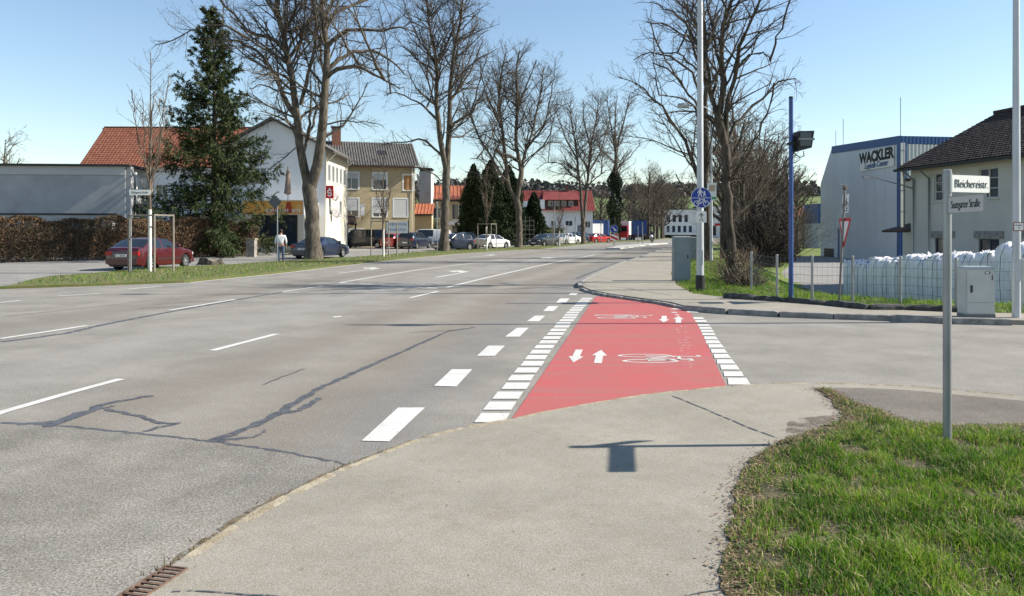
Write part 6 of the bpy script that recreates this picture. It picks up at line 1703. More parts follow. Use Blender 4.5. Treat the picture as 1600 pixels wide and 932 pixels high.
def strip_y(name, m, a, b, z0a, z0b, z1a, z1b, th=.06):
    mb = MB(); v = [(-th, a, z0a), (-th, b, z0b), (-th, b, z1b), (-th, a, z1a), (-.003, a, z0a), (-.003, b, z0b), (-.003, b, z1b), (-.003, a, z1a)]
    mb.add(v, ((0, 3, 2, 1), (4, 5, 6, 7), (0, 1, 5, 4), (1, 2, 6, 5), (2, 3, 7, 6), (3, 0, 4, 7))); return mb.build(name, m, t)
strip_y('blue_fascia', M_CLADB, -.06, 14.2, 10.27, 10.86, 10.99, 11.63); strip_y('corner_trim', M_CLADB, -.06, .55, 0, 0, 10.26, 10.28)
for k in range(1, 9): strip_y('panel_joint', mat('joint', (.51, .55, .58), rough=.6), .96 + k * 1.8 - .02, .96 + k * 1.8 + .02, 0, 0, 10.0 if k < 8 else 9.2, 10.0 if k < 8 else 9.2, .012)
a = Vector((0, 0, 0)) + Vector((0, -.02, 0))
ribbed('ribbed_cladding', M_CLADR, t, a + dx_ * .6, a + dx_ * Lh, a + dx_ * Lh + Vector((0, 0, 10.25)), a + dx_ * .6 + Vector((0, 0, 10.25)), 132, .09, .5)
ribbed('ribbed_cladding', M_CLADB, t, a, a + dx_ * .6, a + dx_ * .6 + Vector((0, 0, 10.25)), a + Vector((0, 0, 10.25)), 2, .09, .5)
ribbed('ribbed_fascia', M_CLADB, t, a + Vector((0, -.02, 10.27)), a + dx_ * Lh + Vector((0, -.02, 10.27)), a + dx_ * Lh + Vector((0, -.02, 10.96)), a + Vector((0, -.02, 10.96)), 135, .05, .5)
sgn = part('sign_board', M_PLATE, t, (-.11, -.065, 1.0, 7.5, 8.45, 10.2))
Mw = tr(-.125, 4.3, 9.62) @ rotz(R(-90)) @ RX
text('lettering', 'WACKLER', 1.32, M_BLACK, sgn, Mw, 1.06, bold=.065, ext=.01); text('lettering', 'Logistik-Center', .72, M_CLADB, sgn, Mw @ tr(0, -.78, 0), 1.0, shear=.25, ext=.01, bold=.012)
for (yy, h) in ((.6, 3.4), (12.2, 3.2), (14.0, 2.2)):
    mb = MB(); mb.tube([(.3, yy, 10.9), (.3, yy, 11 + h)], .03, 5); mb.build('antenna', M_GALV, t)
mb = MB(); mb.box(-.06, 0, 12.4, 12.7, 0, 3.0); mb.build('downpipe', M_CLADB, t)
part('dark_gate', M_DARK, t, (-.05, -.004, 13.8, 16.2, 0, .9))
# shed beyond the hall
t = thing('blue_shed', 'small blue-topped building beyond the logistics hall', 'building', (49.5, 124, -1.0))
wall(t, I4, 6, 4.0, [(.6, .8, 1.6, 2.0)], M_CLADR); window(t, I4, .6, .8, 1.6, 2.0); part('upper_storey', M_CLADB, t, (-.1, 6.1, -.1, 6, 4.01, 7.2)); wall(t, left_side(6), 6, 4, [], M_CLADR)
t = thing('pink_house', 'pale pink house among the brown trees beyond the lawn', 'house', (51, 142, -1.0))
wall(t, I4, 7, 5.6, [(1, 3.2, 1, 1.3), (4, 3.2, 1, 1.3)], mat('render_pink', (.50, .36, .28), rough=.9)); window(t, I4, 1, 3.2, 1, 1.3); window(t, I4, 4, 3.2, 1, 1.3); wall(t, left_side(6), 6, 5.6, [], M_REND_O)
gable('gable', M_REND_O, t, rotz(R(-90)) @ tr(-6, 0, 0), 0, 6, 5.6, 3, 7.4, 0.01, 6.99); slab('roof', M_TILE, t, ((-.3, -.4, 5.4), (7.3, -.4, 5.4), (7.3, 3, 7.6), (-.3, 3, 7.6)), .12); slab('roof', M_TILE, t, ((7.3, 6.4, 5.4), (-.3, 6.4, 5.4), (-.3, 3, 7.6), (7.3, 3, 7.6)), .12)

# cream house on the right
t = thing('cream_house', 'cream rendered house with dark brown tiled roof behind the white sacks', 'house', (18.7, 36.0, -1.0), math.atan2(-.988, .154))
M_REND_B = mat('render_pale', (.50, .485, .455), (.44, .43, .405), rough=.9, scale=.9, bump=.2, bscale=25)
up_ = [(1.55, 4.05, 1.05, 1.25), (4.2, 4.05, 1.05, 1.25), (6.6, 4.05, 1.05, 1.25), (9.2, 4.05, 1.05, 1.25)]; lo_ = [(1.6, 1.0, 1.0, 1.4), (4.2, 1.0, 1.1, 1.4), (6.7, 1.0, 1.1, 1.4)]
wall(t, I4, 13, 5.85, up_ + lo_, M_REND_B)
for q in up_: window(t, I4, *q, bars=2, fm=mat('frame_old', (.48, .47, .44), rough=.7), trim=0)
for q in lo_:
    o = window(t, I4, *q, fm=mat('frame_dark', (.08, .08, .085), rough=.6)); part('lintel', M_KERBD, t, (q[0] - .2, q[0] + q[2] + .25, -.06, -.003, 2.42, 2.72))
wall(t, left_side(8), 8, 5.85, [], M_REND_B); wall(t, right_side(13), 8, 5.85, [], M_REND_B); wall(t, back_side(13, 8), 13, 5.85, [], M_REND_B)
gable('gable', M_REND_B, t, rotz(R(-90)) @ tr(-8, 0, 0), 0, 8, 5.85, 4, 8.0, .02, 12.98)
tile_roof('roof', M_TILED, t, (-.35, -.55, 5.65), (13.5, -.55, 5.65), (13.5, 4.0, 8.25), (.6, 4.0, 8.25), 24, 70, .02, .025); slab('roof_rear', M_TILED, t, ((13.5, 8.5, 5.6), (-.35, 8.5, 5.6), (.6, 4, 8.2), (13.5, 4, 8.2)), .12)
slab('hip', M_TILED, t, ((-.36, 8.5, 5.62), (-.36, -.55, 5.62), (.6, 3.95, 8.22), (.6, 4.05, 8.22)), .06)
part('ridge_tiles', M_TILED, t, (.5, 13.5, 3.88, 4.12, 8.22, 8.36)); part('soffit', M_TIMB, t, (-.3, 13.5, -.5, -.01, 5.56, 5.63)); part('gutter', M_DARK, t, (-.36, 13.5, -.66, -.57, 5.5, 5.62))
for xx in (.28, 1.32): 
    mb = MB(); mb.tube([(xx, -.6, 5.5), (xx, -.08, 5.1), (xx, -.08, 0)], .045, 8); mb.build('downpipe', mat('pipe_grey', (.16, .165, .17), rough=.5), t, smooth=True)
an = part('annex', M_REND_B, t, (-2.4, -.02, 1.3, 6.5, 0, 5.2))
part('annex_roof', M_DARK, an, (-2.5, -.03, 1.2, 6.5, 5.21, 5.33)); part('annex_window', M_DARK, an, (-1.5, -.7, 1.26, 1.295, 3.6, 4.9))
slab('door_canopy', M_TIMB, t, ((-1.9, -.2, 2.75), (-.05, -.2, 2.75), (-.05, 1.28, 3.1), (-1.9, 1.28, 3.1)), .1)
mb = MB(); mb.tube([(-.45, -.1, 2.9), (-.45, -.1, 6.9)], .10, 12); fl = mb.build('flue', mat('stainless', (.55, .54, .52), rough=.3, metal=.8), t, smooth=True, sharp=40)
for z in (3.6, 4.6, 5.6, 6.5): cyl('flue_band', M_GALV, fl, -.45, -.1, z, z + .06, .112, .112)
mb = MB(); mb.tube([(.2, -.05, 4.7), (.1, -.5, 4.85), (.0, -1.9, 5.2)], .03, 6); la = mb.build('lamp_arm', M_GALV, t, smooth=True)
part('lamp_head', M_GALV, la, (-.09, .09, -2.45, -1.75, 5.15, 5.27))

# ------------------------------------------------------------------ vehicles
def lerp_pts(x, pts): return float(np.interp(x, [p[0] for p in pts], [p[1] for p in pts]))
KINDS = {
 'hatch': dict(L=4.2, W=1.70, top=[(0,.62),(.03,.86),(.12,.97),(.30,1.0),(.95,1.33),(1.35,1.395),(2.1,1.39),(2.35,1.33),(3.02,.98),(3.95,.80),(4.12,.68),(4.2,.55)], g=(.32,.98,2.3,3.02), wb=(.80,3.42), zr=.98, zf=.97),
 'small': dict(L=3.8, W=1.66, top=[(0,.55),(.04,.95),(.12,1.05),(.42,1.42),(.9,1.50),(1.8,1.50),(2.15,1.42),(2.85,1.02),(3.5,.86),(3.72,.7),(3.8,.5)], g=(.13,.44,2.15,2.88), wb=(.62,3.12), zr=1.03, zf=1.0),
 'sedan': dict(L=4.5, W=1.75, top=[(0,.62),(.04,.92),(.12,1.0),(.75,1.03),(1.35,1.38),(1.75,1.43),(2.4,1.42),(2.65,1.36),(3.3,1.0),(4.25,.82),(4.42,.68),(4.5,.55)], g=(.78,1.38,2.62,3.32), wb=(.85,3.62), zr=1.0, zf=.99),
 'coupe': dict(L=4.4, W=1.74, top=[(0,.60),(.04,.90),(.12,.98),(.85,1.0),(1.55,1.31),(1.9,1.345),(2.3,1.33),(2.5,1.27),(3.2,.95),(4.15,.78),(4.32,.66),(4.4,.52)], g=(.88,1.56,2.48,3.22), wb=(.85,3.5), zr=.98, zf=.95),
 'suv': dict(L=4.6, W=1.82, top=[(0,.65),(.04,1.02),(.10,1.12),(.40,1.52),(.9,1.60),(2.4,1.60),(2.65,1.53),(3.35,1.12),(4.3,.98),(4.52,.8),(4.6,.6)], g=(.13,.42,2.65,3.38), wb=(.85,3.68), zr=1.10, zf=1.08),
 'van': dict(L=4.9, W=1.88, top=[(0,.6),(.03,1.2),(.10,1.75),(.3,1.88),(3.2,1.90),(3.45,1.82),(4.2,1.18),(4.7,1.0),(4.85,.8),(4.9,.55)], g=(.05,.12,3.42,4.22), wb=(.85,3.95), zr=1.18, zf=1.15),
}
def car(label, x, y, hd, kind, paint, z=.016, glass_rows=True, group='parked cars', name='parked_car', panel=False, plate_text=None):
    """hd: heading angle, car's nose along (cos hd, sin hd)"""
    K = KINDS[kind]; L, W, top, (gr0, gr1, gf1, gf0) = K['L'], K['W'], K['top'], K['g']
    t = thing(name, label, 'car', (x, y, z), hd, group)
    rw = .31; wr, wf = K['wb']; Ra = rw + .07
    st = sorted({round(p, 3) for p in [q[0] for q in top] + [gr0, gr1, gf1, gf0, (gr1 + gf1) / 2 - .04, (gr1 + gf1) / 2 + .04, gr1 + .05, gf1 - .1, .02, .3, L - .25, L - .05] + [c + Ra * math.cos(a * math.pi / 8) for c in (wr, wf) for a in range(9)] if 0 <= p <= L})
    def zlow(xx):
        z0 = .20 + (.06 if xx < .15 or xx > L - .15 else 0)
        for c in (wr, wf):
            d = abs(xx - c)
            if d < Ra: z0 = max(z0, .30 + math.sqrt(max(0, Ra * Ra - d * d)))
        return z0
    rows = 7; secs = []
    for xx in st:
        zc = lerp_pts(xx, top); zb = min(zc, K['zr'] + (K['zf'] - K['zr']) * max(0, min(1, (xx - gr0) / (gf0 - gr0))))
        e = min(xx, L - xx); pl = 1 - .16 * max(0, 1 - e / .45) ** 2 - (.04 if e < .03 else 0)
        w_ = W / 2 * pl; zl = min(zlow(xx), zb - .12)
        gh = zc - zb; wrf = w_ * .93 - gh * .34
        secs.append([(xx, w_ * .95, zl), (xx, w_, zl + (zb - zl) * .33), (xx, w_ * 1.0, zl + (zb - zl) * .72), (xx, w_ * .965, zb - .02), (xx, wrf, zc - .015 - .02 * min(1, gh * 3)), (xx, wrf * .72, zc + .012), (xx, 0, zc + .02)])
    groups = {}
    def put(tagn, quad_):
        groups.setdefault(tagn, MB()).add(quad_, (tuple(range(len(quad_))),))
    for i in range(len(st) - 1):
        a, b = secs[i], secs[i + 1]; xm = (st[i] + st[i + 1]) / 2
        for r in range(rows - 1):
            tg = 'body'
            if r == 3 and gr1 < xm < gf0 - .1:
                tg = 'side_window'
                if abs(xm - (gr1 + gf1) / 2) < .05: tg = 'body'
                if panel and xm < gf1 - 1.0: tg = 'body'
            if r == 3 and kind in ('hatch', 'small', 'suv') and gr0 + .25 < xm < gr1 and False: tg = 'side_window'
            if r in (4, 5) and gf1 < xm < gf0: tg = 'windscreen'
            if r in (4, 5) and gr0 < xm < gr1 and not panel: tg = 'rear_window'
            for s in (1, -1):
                q = [a[r], b[r], b[r + 1], a[r + 1]]; q = [(p[0], p[1] * s, p[2]) for p in q]
                if s > 0: q = q[::-1]
                if r == 5 and False: continue
                put(tg + ('' if tg in ('body', 'windscreen', 'rear_window') else ('_l' if s > 0 else '_r')), q)
    for idx, fl in ((0, False), (-1, True)):
        s = secs[idx]; poly = [(p[0], p[1], p[2]) for p in s] + [(p[0], -p[1], p[2]) for p in s[-2::-1]]
        put('body', poly if not fl else poly[::-1])
    for tg, mb in groups.items():
        nm = tg.replace('_l', '').replace('_r', '') if tg.startswith('side') else tg
        if tg == 'body':
            me = mb.mesh('body', paint, True)
            bm = bmesh.new(); bm.from_mesh(me); bmesh.ops.remove_doubles(bm, verts=bm.verts, dist=.0005); bmesh.ops.recalc_face_normals(bm, faces=bm.faces); bm.to_mesh(me); bm.free(); me.set_sharp_from_angle(angle=R(32)); link('body', me, t)
        else:
            me = mb.mesh(nm, M_GLASS, True); bm = bmesh.new(); bm.from_mesh(me); bmesh.ops.remove_doubles(bm, verts=bm.verts, dist=.0005); bm.to_mesh(me); bm.free(); link(nm, me, t)
    for s in (1, -1):                                  # A-pillars, drip rail
        mb = MB(); P = [(q[4][0], q[4][1] * s, q[4][2]) for q in secs if gf1 - .01 <= q[0][0] <= gf0 + .01]; mb.tube(P, .035, 6); mb.build('pillar', paint, t)
    part('underbody', M_DARK, t, (.15, L - .15, -W * .40, W * .40, .17, .45))
    me_t = MB(); me_t.lathe([(.20, -.10), (.285, -.10), (.31, -.07), (.31, .07), (.285, .10), (.20, .10)], Matrix.Rotation(R(90), 4, 'X'), 22, cap=False); mt_ = me_t.mesh('tyre', M_RUB, True, 40)
    me_r = MB(); me_r.lathe([(.0, -.06), (.205, -.06), (.205, .085), (.185, .085), (.18, .04), (.0, .04)], Matrix.Rotation(R(-90), 4, 'X'), 20)
    mr_ = me_r.mesh('rim', M_DARK, True, 40)
    sm = MB()
    for k in range(6):
        an = k * math.pi / 3; c, s_ = math.cos(an), math.sin(an); n_ = (-s_ * .026, c * .026)
        sm.add([(c * .03 - n_[0], -.075, s_ * .03 - n_[1]), (c * .19 - n_[0], -.07, s_ * .19 - n_[1]), (c * .19 + n_[0], -.07, s_ * .19 + n_[1]), (c * .03 + n_[0], -.075, s_ * .03 + n_[1])], ((0, 1, 2, 3),))
    sm.lathe([(.205, .055), (.205, .088), (.178, .088), (.178, .055)], Matrix.Rotation(R(90), 4, 'X'), 20); sm.lathe([(.05, .07), (.05, .09), (.02, .095)], Matrix.Rotation(R(90), 4, 'X'), 10)
    ms_ = sm.mesh('spokes', M_RIM)
    for c in (wr, wf):
        for s in (1, -1):
            wt = link('wheel', mt_, t); wt.location = (c, s * (W / 2 - .115), .31); wt.rotation_euler = (0, 0, 0 if s < 0 else math.pi)
            ri = link('rim', mr_, wt); sp_ = link('spokes', ms_, wt)
    zt = lerp_pts(.05, top) - .06; zh = lerp_pts(L - .1, top)
    for s in (1, -1):
        a0, a1 = sorted((s * W * .29, s * W * .455)); part('tail_lamp', M_TAIL, t, (-.012 if kind != 'van' else -.02, .10, a0, a1, zt - .16, zt))
        a0, a1 = sorted((s * W * .27, s * W * .43)); part('headlamp', M_HEAD, t, (L - .22, L - .035, a0, a1, zh - .10, zh + .02))
        mb = MB(); Mm = tr(gf0 - .32, s * (W / 2 + .06), K['zf'] + .07); mb.lathe([(.02, -.06), (.07, -.04), (.085, .02), (.06, .05)], Mm @ Matrix.Rotation(R(90), 4, 'Y'), 10); mb.build('mirror', paint, t, smooth=True)
        a0, a1 = sorted((s * (W / 2 - .02), s * (W / 2 + .012))); part('door_handle', paint, t, ((gr1 + gf1) / 2 + .12, (gr1 + gf1) / 2 + .30, a0, a1, K['zr'] - .13, K['zr'] - .10))
        part('side_trim', M_DARK, t, (wr + Ra + .05, wf - Ra - .05, *sorted((s * (W / 2 - .01), s * (W / 2 + .008))), .46, .51))
    part('rear_bumper', paint if kind != 'van' else M_DARK, t, (-.05, .10, -W * .43, W * .43, .30, .52)); part('front_bumper', paint if kind != 'van' else M_DARK, t, (L - .10, L + .05, -W * .42, W * .42, .24, .48))
    part('grille', M_DARK, t, (L - .05, L + .012, -W * .2, W * .2, .5, .60))
    rp = part('number_plate', M_PLATE, t, (-.065, -.052, -.26, .26, .56 if kind != 'hatch' else .60, .67 if kind != 'hatch' else .71)); part('number_plate', M_PLATE, t, (L + .052, L + .065, -.26, .26, .33, .44))
    if plate_text:
        shape2d('number', M_BLACK, rp, tr(-.0655, 0, .655 if kind == 'hatch' else .615) @ rotz(R(-90)) @ RX, glyphs(8, .44, .07, 4), .0005, .002)
    return t
def paint(name, c, met=.0): return mat('car_' + name, c, rough=.28, coat=.5, metal=met, spec=.5)
P_RED = paint('dark_red', (.062, .004, .008)); P_BLUE = paint('midnight_blue', (.012, .018, .045)); P_BLACK = paint('black', (.010, .010, .012)); P_RED2 = paint('bright_red', (.42, .02, .02)); P_WHITE = paint('white', (.70, .70, .69)); P_NAVY = paint('navy', (.010, .015, .036)); P_SILV = paint('silver', (.40, .41, .42), .4); P_GREY = paint('graphite', (.035, .038, .042))
def place(label, u, v, hd, kind, pt, **kw):
    """u, v: ground point under the middle of the car"""
    x, y = G(u, v); L = KINDS[kind]['L']; h = R(hd)
    return car(label, x - math.cos(h) * L / 2, y - math.sin(h) * L / 2, h, kind, pt, **kw)
place('dark red hatchback parked by the staked young tree before the hedge', 238, 420.7, 81, 'hatch', P_RED, plate_text=True)
car('dark blue convertible coupe parked behind the huge forked tree', -12.75, 46.6, R(73), 'coupe', P_BLUE, plate_text=True)
place('long black van parked beside the yellow house porch', 567, 388, 181, 'van', P_BLACK)
place('small red car parked before the yellow house', 620, 388.8, 68, 'small', P_RED2)
place('dark estate car beside the small red car', 649, 389, 72, 'suv', P_NAVY)
place('white panel van parked across behind the dark estate car', 669, 387.2, 178, 'van', P_WHITE, panel=True)
car('dark blue hatchback facing the road behind the tall bare tree', -3.9, 69.6, R(226), 'small', P_NAVY)
place('black estate car parked nose to the dark conifers', 727, 389.0, 100, 'suv', P_BLACK)
place('white hatchback parked behind the staked young tree and trailer', 768, 389.3, 55, 'hatch', P_WHITE)
place('graphite sedan parked beside the garden trellis', 851, 385.2, 235, 'sedan', P_GREY)
place('silver-white car parked behind the graphite sedan', 868, 383.0, 235, 'hatch', P_SILV)
place('white sedan parked beside the fenced garden plot', 885, 382.3, 230, 'sedan', P_WHITE)
place('dark estate car next to the forked roadside tree', 900, 381.5, 235, 'suv', P_NAVY)
place('bright red hatchback parked near the blue lorry', 935, 379.7, 40, 'hatch', P_RED2)
# wooden box trailer
x, y = G(742, 391)
t = thing('box_trailer', 'small car trailer with weathered wooden sides', 'trailer', (x, y + 1.2, .02), R(15))
part('side_board', M_WOOD, t, (-.9, .9, -.65, -.61, .45, .95)); part('side_board', M_WOOD, t, (-.9, .9, .61, .65, .45, .95)); part('side_board', M_WOOD, t, (-.9, -.86, -.61, .61, .45, .95)); part('side_board', M_WOOD, t, (.86, .9, -.61, .61, .45, .95)); part('floor', M_DARK, t, (-.86, .86, -.61, .61, .42, .47)); part('drawbar', M_GALV, t, (-2.0, -.9, -.04, .04, .38, .46))
for s in (-.72, .72):
    mb = MB(); mb.lathe([(.16, -.08), (.27, -.08), (.28, 0), (.27, .08), (.16, .08)], tr(0, s, .28) @ Matrix.Rotation(R(90), 4, 'X'), 16); mb.build('wheel', M_RUB, t, smooth=True)
# lorries
def lorry(label, u, v, w_, h, L, hd, body, cab, grp='parked lorries', cabover=True):
    x, y = G(u, v); t = thing('lorry', label, 'lorry', (x, y, .02), R(hd), grp)
    part('box_body', body, t, (-L / 2, L / 2, -w_ / 2, w_ / 2, 1.05, h))
    for k in range(5): part('body_rib', body, t, (-L / 2 + .2 + k * (L - .5) / 4, -L / 2 + .3 + k * (L - .5) / 4, -w_ / 2 - .03, w_ / 2 + .03, 1.06, h - .05))
    part('chassis', M_DARK, t, (-L / 2, L / 2 + 1.6, -.45, .45, .6, 1.0))
    mb = MB(); mb.prism([(L / 2 + .15, .55), (L / 2 + 2.05, .55), (L / 2 + 2.05, 1.5), (L / 2 + 1.8, 2.75), (L / 2 + .15, 2.8)], -w_ / 2 + .06, w_ / 2 - .06, 0, RX); c = mb.build('cab', cab, t, fix=True)
    part('windscreen', M_GLASS, c, (L / 2 + 1.80, L / 2 + 2.02, -w_ / 2 + .2, w_ / 2 - .2, 1.65, 2.5)); part('side_window', M_GLASS, c, (L / 2 + .9, L / 2 + 1.6, -w_ / 2 + .03, w_ / 2 - .03, 1.6, 2.3))
    for xx in (-L / 2 + 1.0, -L / 2 + 2.1, L / 2 + 1.1):
        for s in (-1, 1):
            mb = MB(); mb.lathe([(.2, -.15), (.46, -.15), (.5, 0), (.46, .15), (.2, .15)], tr(xx, s * (w_ / 2 - .2), .5) @ Matrix.Rotation(R(90), 4, 'X'), 18); mb.build('wheel', M_RUB, t, smooth=True)
    part('tail_lamp', M_TAIL, t, (-L / 2 - .02, -L / 2, -w_ / 2 + .1, -w_ / 2 + .4, .8, .95)); part('tail_lamp', M_TAIL, t, (-L / 2 - .02, -L / 2, w_ / 2 - .4, w_ / 2 - .1, .8, .95))
    return t
M_TARP = mat('tarp_blue', (.014, .04, .15), (.022, .06, .20), rough=.6, scale=1.5); M_TARPW = mat('tarp_white', (.62, .62, .60), rough=.6)
lorry('blue tarpaulin lorry parked behind the red hatchback', 939, 376.8, 2.5, 3.7, 6, 78, M_TARP, P_NAVY)
lorry('blue box lorry standing beside the far row of trees', 998, 375.6, 2.5, 3.8, 6.5, 85, M_TARP, P_NAVY)
lorry('white lorry with a red cab between the two blue lorries', 975, 376, 2.4, 3.6, 5, 255, M_TARPW, P_RED2)
t = lorry('white box trailer lorry behind the forked tree', 920, 377.5, 2.4, 3.0, 5, 120, M_TARPW, P_WHITE)

# ------------------------------------------------------------------ people
M_SKIN = mat('skin', (.45, .27, .19), rough=.6); M_SHIRT = mat('shirt_white', (.66, .67, .69), (.58, .59, .62), rough=.85, scale=6); M_JEAN = mat('jeans', (.07, .095, .15), (.10, .13, .19), rough=.9, scale=9); M_HAIR = mat('hair_dark', (.022, .016, .012), rough=.7); M_SHOE = mat('shoes', (.03, .025, .02), rough=.6)
def skinned(name, joints, edges, m, parent, sub=2, root=0):
    me = bpy.data.meshes.new(name); me.from_pydata([j[:3] for j in joints], edges, []); me.materials.append(m)
    o = link(name, me, parent)
    sk = o.modifiers.new('skin', 'SKIN'); sk.use_smooth_shade = True
    if not me.skin_vertices: 
        bm = bmesh.new(); bm.from_mesh(me); bm.verts.layers.skin.verify(); bm.to_mesh(me); bm.free()
    for i, j in enumerate(joints):
        r = j[3] if isinstance(j[3], tuple) else (j[3], j[3]); me.skin_vertices[0].data[i].radius = r
        me.skin_vertices[0].data[i].use_root = (i == root)
    s = o.modifiers.new('sub', 'SUBSURF'); s.levels = s.render_levels = sub
    return o
def man(label, x, y, rz):
    """standing figure, facing local +y; hands by the thighs"""
    t = thing('person', label, 'person', (x, y, .016), rz)
    J = [(0, 0, .95, (.15, .11)), (0, .0, 1.15, (.145, .10)), (0, -.01, 1.36, (.185, .115)), (0, 0, 1.47, (.10, .08)), (0, .01, 1.54, .055), (0, .02, 1.60, (.07, .085)), (0, .03, 1.70, (.078, .098)), (0, .02, 1.765, (.05, .06)),
         (.20, -.01, 1.42, .062), (.27, -.02, 1.16, .048), (.27, .07, .93, .038), (.265, .10, .86, .034), (-.20, -.01, 1.42, .062), (-.28, -.03, 1.17, .048), (-.29, .04, .92, .038), (-.285, .07, .85, .034),
         (.095, 0, .88, .095), (.11, .03, .50, .066), (.115, -.01, .10, .045), (.12, .05, .04, .04), (.125, .16, .03, .03), (-.095, 0, .88, .095), (-.10, .02, .50, .066), (-.10, -.04, .10, .045), (-.105, .02, .04, .04), (-.11, .13, .03, .03)]
    E = [(0, 1), (1, 2), (2, 3), (3, 4), (4, 5), (5, 6), (6, 7), (2, 8), (8, 9), (9, 10), (10, 11), (2, 12), (12, 13), (13, 14), (14, 15), (0, 16), (16, 17), (17, 18), (18, 19), (19, 20), (0, 21), (21, 22), (22, 23), (23, 24), (24, 25)]
    b = skinned('body', J, E, M_SKIN, t)
    g = .012
    for hx_, hy_, hz_, s in ((.265, .10, .86, 1), (-.285, .07, .85, -1)):
        for k, (ln, sp_) in enumerate(((.085, -.028), (.095, -.009), (.09, .01), (.07, .028))):
            skinned('finger', [(hx_, hy_ + sp_, hz_ - .01, .011), (hx_ - s * .004, hy_ + sp_ + .006, hz_ - .05 - ln * .4, .009), (hx_ - s * .02, hy_ + sp_ + .016, hz_ - .05 - ln, .007)], [(0, 1), (1, 2)], M_SKIN, b, 1)
        skinned('thumb', [(hx_ - s * .01, hy_ + .02, hz_, .012), (hx_ - s * .025, hy_ + .055, hz_ - .03, .010), (hx_ - s * .03, hy_ + .065, hz_ - .065, .008)], [(0, 1), (1, 2)], M_SKIN, b, 1)
    skinned('shirt', [(0, 0, .93, (.175, .135)), (0, 0, 1.15, (.172, .125)), (0, -.01, 1.36, (.205, .132)), (0, 0, 1.475, (.09, .085)), (.205, -.01, 1.425, .08), (.27, -.02, 1.16, .066), (-.205, -.01, 1.425, .08), (-.28, -.03, 1.17, .066), (.27, .05, 1.0, .056), (-.29, .01, 1.0, .056)], [(0, 1), (1, 2), (2, 3), (2, 4), (4, 5), (5, 8), (2, 6), (6, 7), (7, 9)], M_SHIRT, t)
    skinned('jeans', [(0, 0, .97, (.165, .125)), (.10, 0, .85, .112), (.11, .03, .50, .085), (.117, -.01, .09, .07), (-.10, 0, .85, .112), (-.10, .02, .50, .085), (-.102, -.04, .09, .07)], [(0, 1), (1, 2), (2, 3), (0, 4), (4, 5), (5, 6)], M_JEAN, t)
    for s, oy in ((1, 0), (-1, -.03)):
        mb = MB(); mb.box(s * .12 - .045, s * .12 + .045, -.07 + oy, .20 + oy, 0, .05); mb.box(s * .12 - .04, s * .12 + .04, -.06 + oy, .10 + oy, .05, .095); mb.build('shoe', M_SHOE, t)
    mb = MB(); mb.lathe([(.05, -.10), (.088, -.05), (.10, .01), (.088, .065), (.05, .098), (.0, .105)], tr(0, -.005, 1.705), 14); mb.build('hair', M_HAIR, t, smooth=True)
    fc = MB(); fc.lathe([(.012, 0), (.016, .02), (.006, .045)], tr(0, .118, 1.655) , 8); fc.build('nose', M_SKIN, b)
    for s in (-1, 1):
        e_ = MB(); e_.lathe([(.004, 0), (.012, .004), (.004, .008)], tr(s * .032, .112, 1.69) @ Matrix.Rotation(R(-90), 4, 'X'), 8); e_.build('eye', M_DARK, b)
        e_ = MB(); e_.box(s * .085 - .01, s * .085 + .01, -.005, .03, 1.64, 1.70); e_.build('ear', M_SKIN, b)
    part('mouth', mat('lips', (.30, .12, .10), rough=.6), b, (-.022, .022, .10, .112, 1.612, 1.62))
    return t
x, y = G(439, 410.5)
man('man in white shirt and blue jeans standing behind the dark blue car', x, y, R(10))
# motorcyclist on the road
x, y = G(1019, 379.5)
mc_ = thing('motorcycle', 'dark motorcycle approaching on the main road', 'motorcycle', (x, y, .0), R(-110))
def wheel2(xx):
    mb = MB(); mb.lathe([(.24, -.05), (.30, -.05), (.32, 0), (.30, .05), (.24, .05)], tr(xx, 0, .32) @ Matrix.Rotation(R(90), 4, 'X'), 20); w_ = mb.build('wheel', M_RUB, mc_, smooth=True)
    mb = MB(); mb.lathe([(.05, -.04), (.235, -.02), (.235, .02), (.05, .04)], tr(xx, 0, .32) @ Matrix.Rotation(R(90), 4, 'X'), 16); mb.build('rim', M_RIM, w_)
wheel2(-.7); wheel2(.72)
mb = MB(); mb.prism([(-.5, .45), (.35, .4), (.6, .85), (.2, 1.02), (-.25, .85), (-.85, .9), (-.8, .75)], -.14, .14, 0, RX); mb.build('frame', P_GREY, mc_, fix=True)
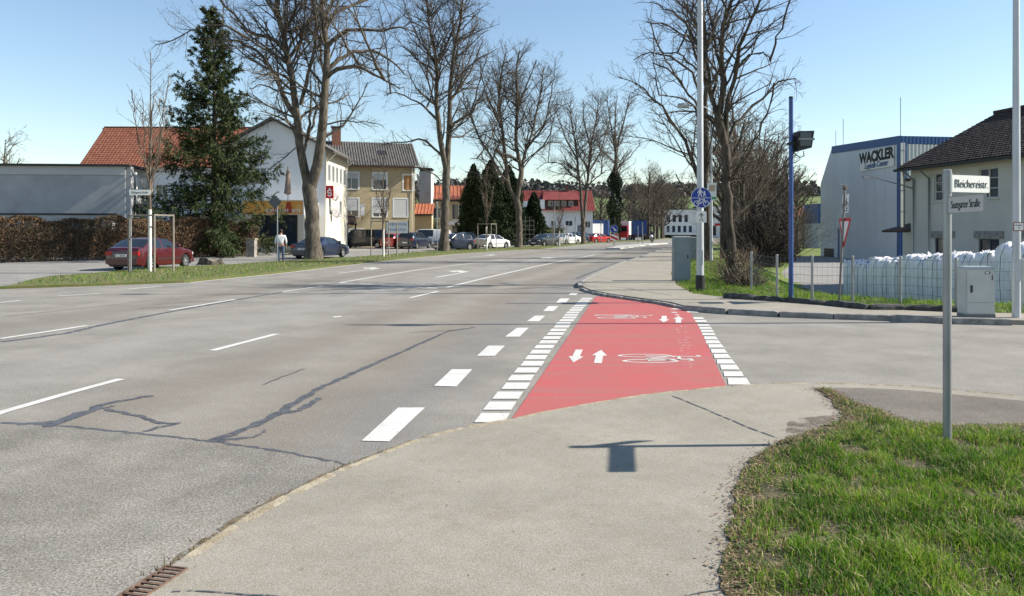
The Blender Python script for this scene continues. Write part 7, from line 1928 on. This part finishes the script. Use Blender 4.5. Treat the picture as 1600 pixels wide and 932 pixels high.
mb = MB(); mb.lathe([(.02, 0), (.22, .08), (.26, .25), (.12, .42)], tr(.62, 0, .95) @ Matrix.Rotation(R(90), 4, 'Y') @ tr(0, 0, -.2), 14); mb.build('fairing', P_WHITE, mc_, smooth=True)
mb = MB(); mb.lathe([(.09, 0), (.1, .03), (.05, .06)], tr(.82, 0, .92) @ Matrix.Rotation(R(90), 4, 'Y'), 12); mb.build('headlamp', M_HEAD, mc_)
mb = MB(); mb.tube([(.72, .1, .32), (.5, .1, .98)], .03, 6); mb.build('fork', M_GALV, mc_); mb = MB(); mb.tube([(.72, -.1, .32), (.5, -.1, .98)], .03, 6); mb.build('fork', M_GALV, mc_)
mb = MB(); mb.tube([(.4, -.38, 1.05), (.48, 0, 1.02), (.4, .38, 1.05)], .018, 6); mb.build('handlebar', M_DARK, mc_)
rd = thing('person', 'motorcyclist in dark clothes and helmet riding the motorcycle', 'person', (x, y, .0), R(-110))
skinned('body', [(-.25, 0, .92, (.15, .16)), (-.15, 0, 1.15, (.13, .16)), (0, 0, 1.38, (.13, .19)), (.04, 0, 1.5, .08), (.07, 0, 1.6, .1), (.02, .22, 1.36, .075), (.2, .34, 1.15, .055), (.4, .33, 1.08, .045), (.02, -.22, 1.36, .075), (.2, -.34, 1.15, .055), (.4, -.33, 1.08, .045),
                 (-.15, .16, .86, .1), (.2, .24, .78, .08), (-.05, .22, .42, .06), (.08, .22, .34, .05), (-.15, -.16, .86, .1), (.2, -.24, .78, .08), (-.05, -.22, .42, .06), (.08, -.22, .34, .05)],
        [(0, 1), (1, 2), (2, 3), (3, 4), (2, 5), (5, 6), (6, 7), (2, 8), (8, 9), (9, 10), (0, 11), (11, 12), (12, 13), (13, 14), (0, 15), (15, 16), (16, 17), (17, 18)], mat('leather', (.02, .02, .022), rough=.5), rd)
mb = MB(); mb.lathe([(.05, -.16), (.12, -.12), (.145, 0), (.12, .1), (.05, .15), (0, .155)], tr(.07, 0, 1.66), 14); hl = mb.build('helmet', P_BLACK, rd, smooth=True); part('visor', M_GLASS, hl, (.16, .215, -.09, .09, 1.62, 1.70))
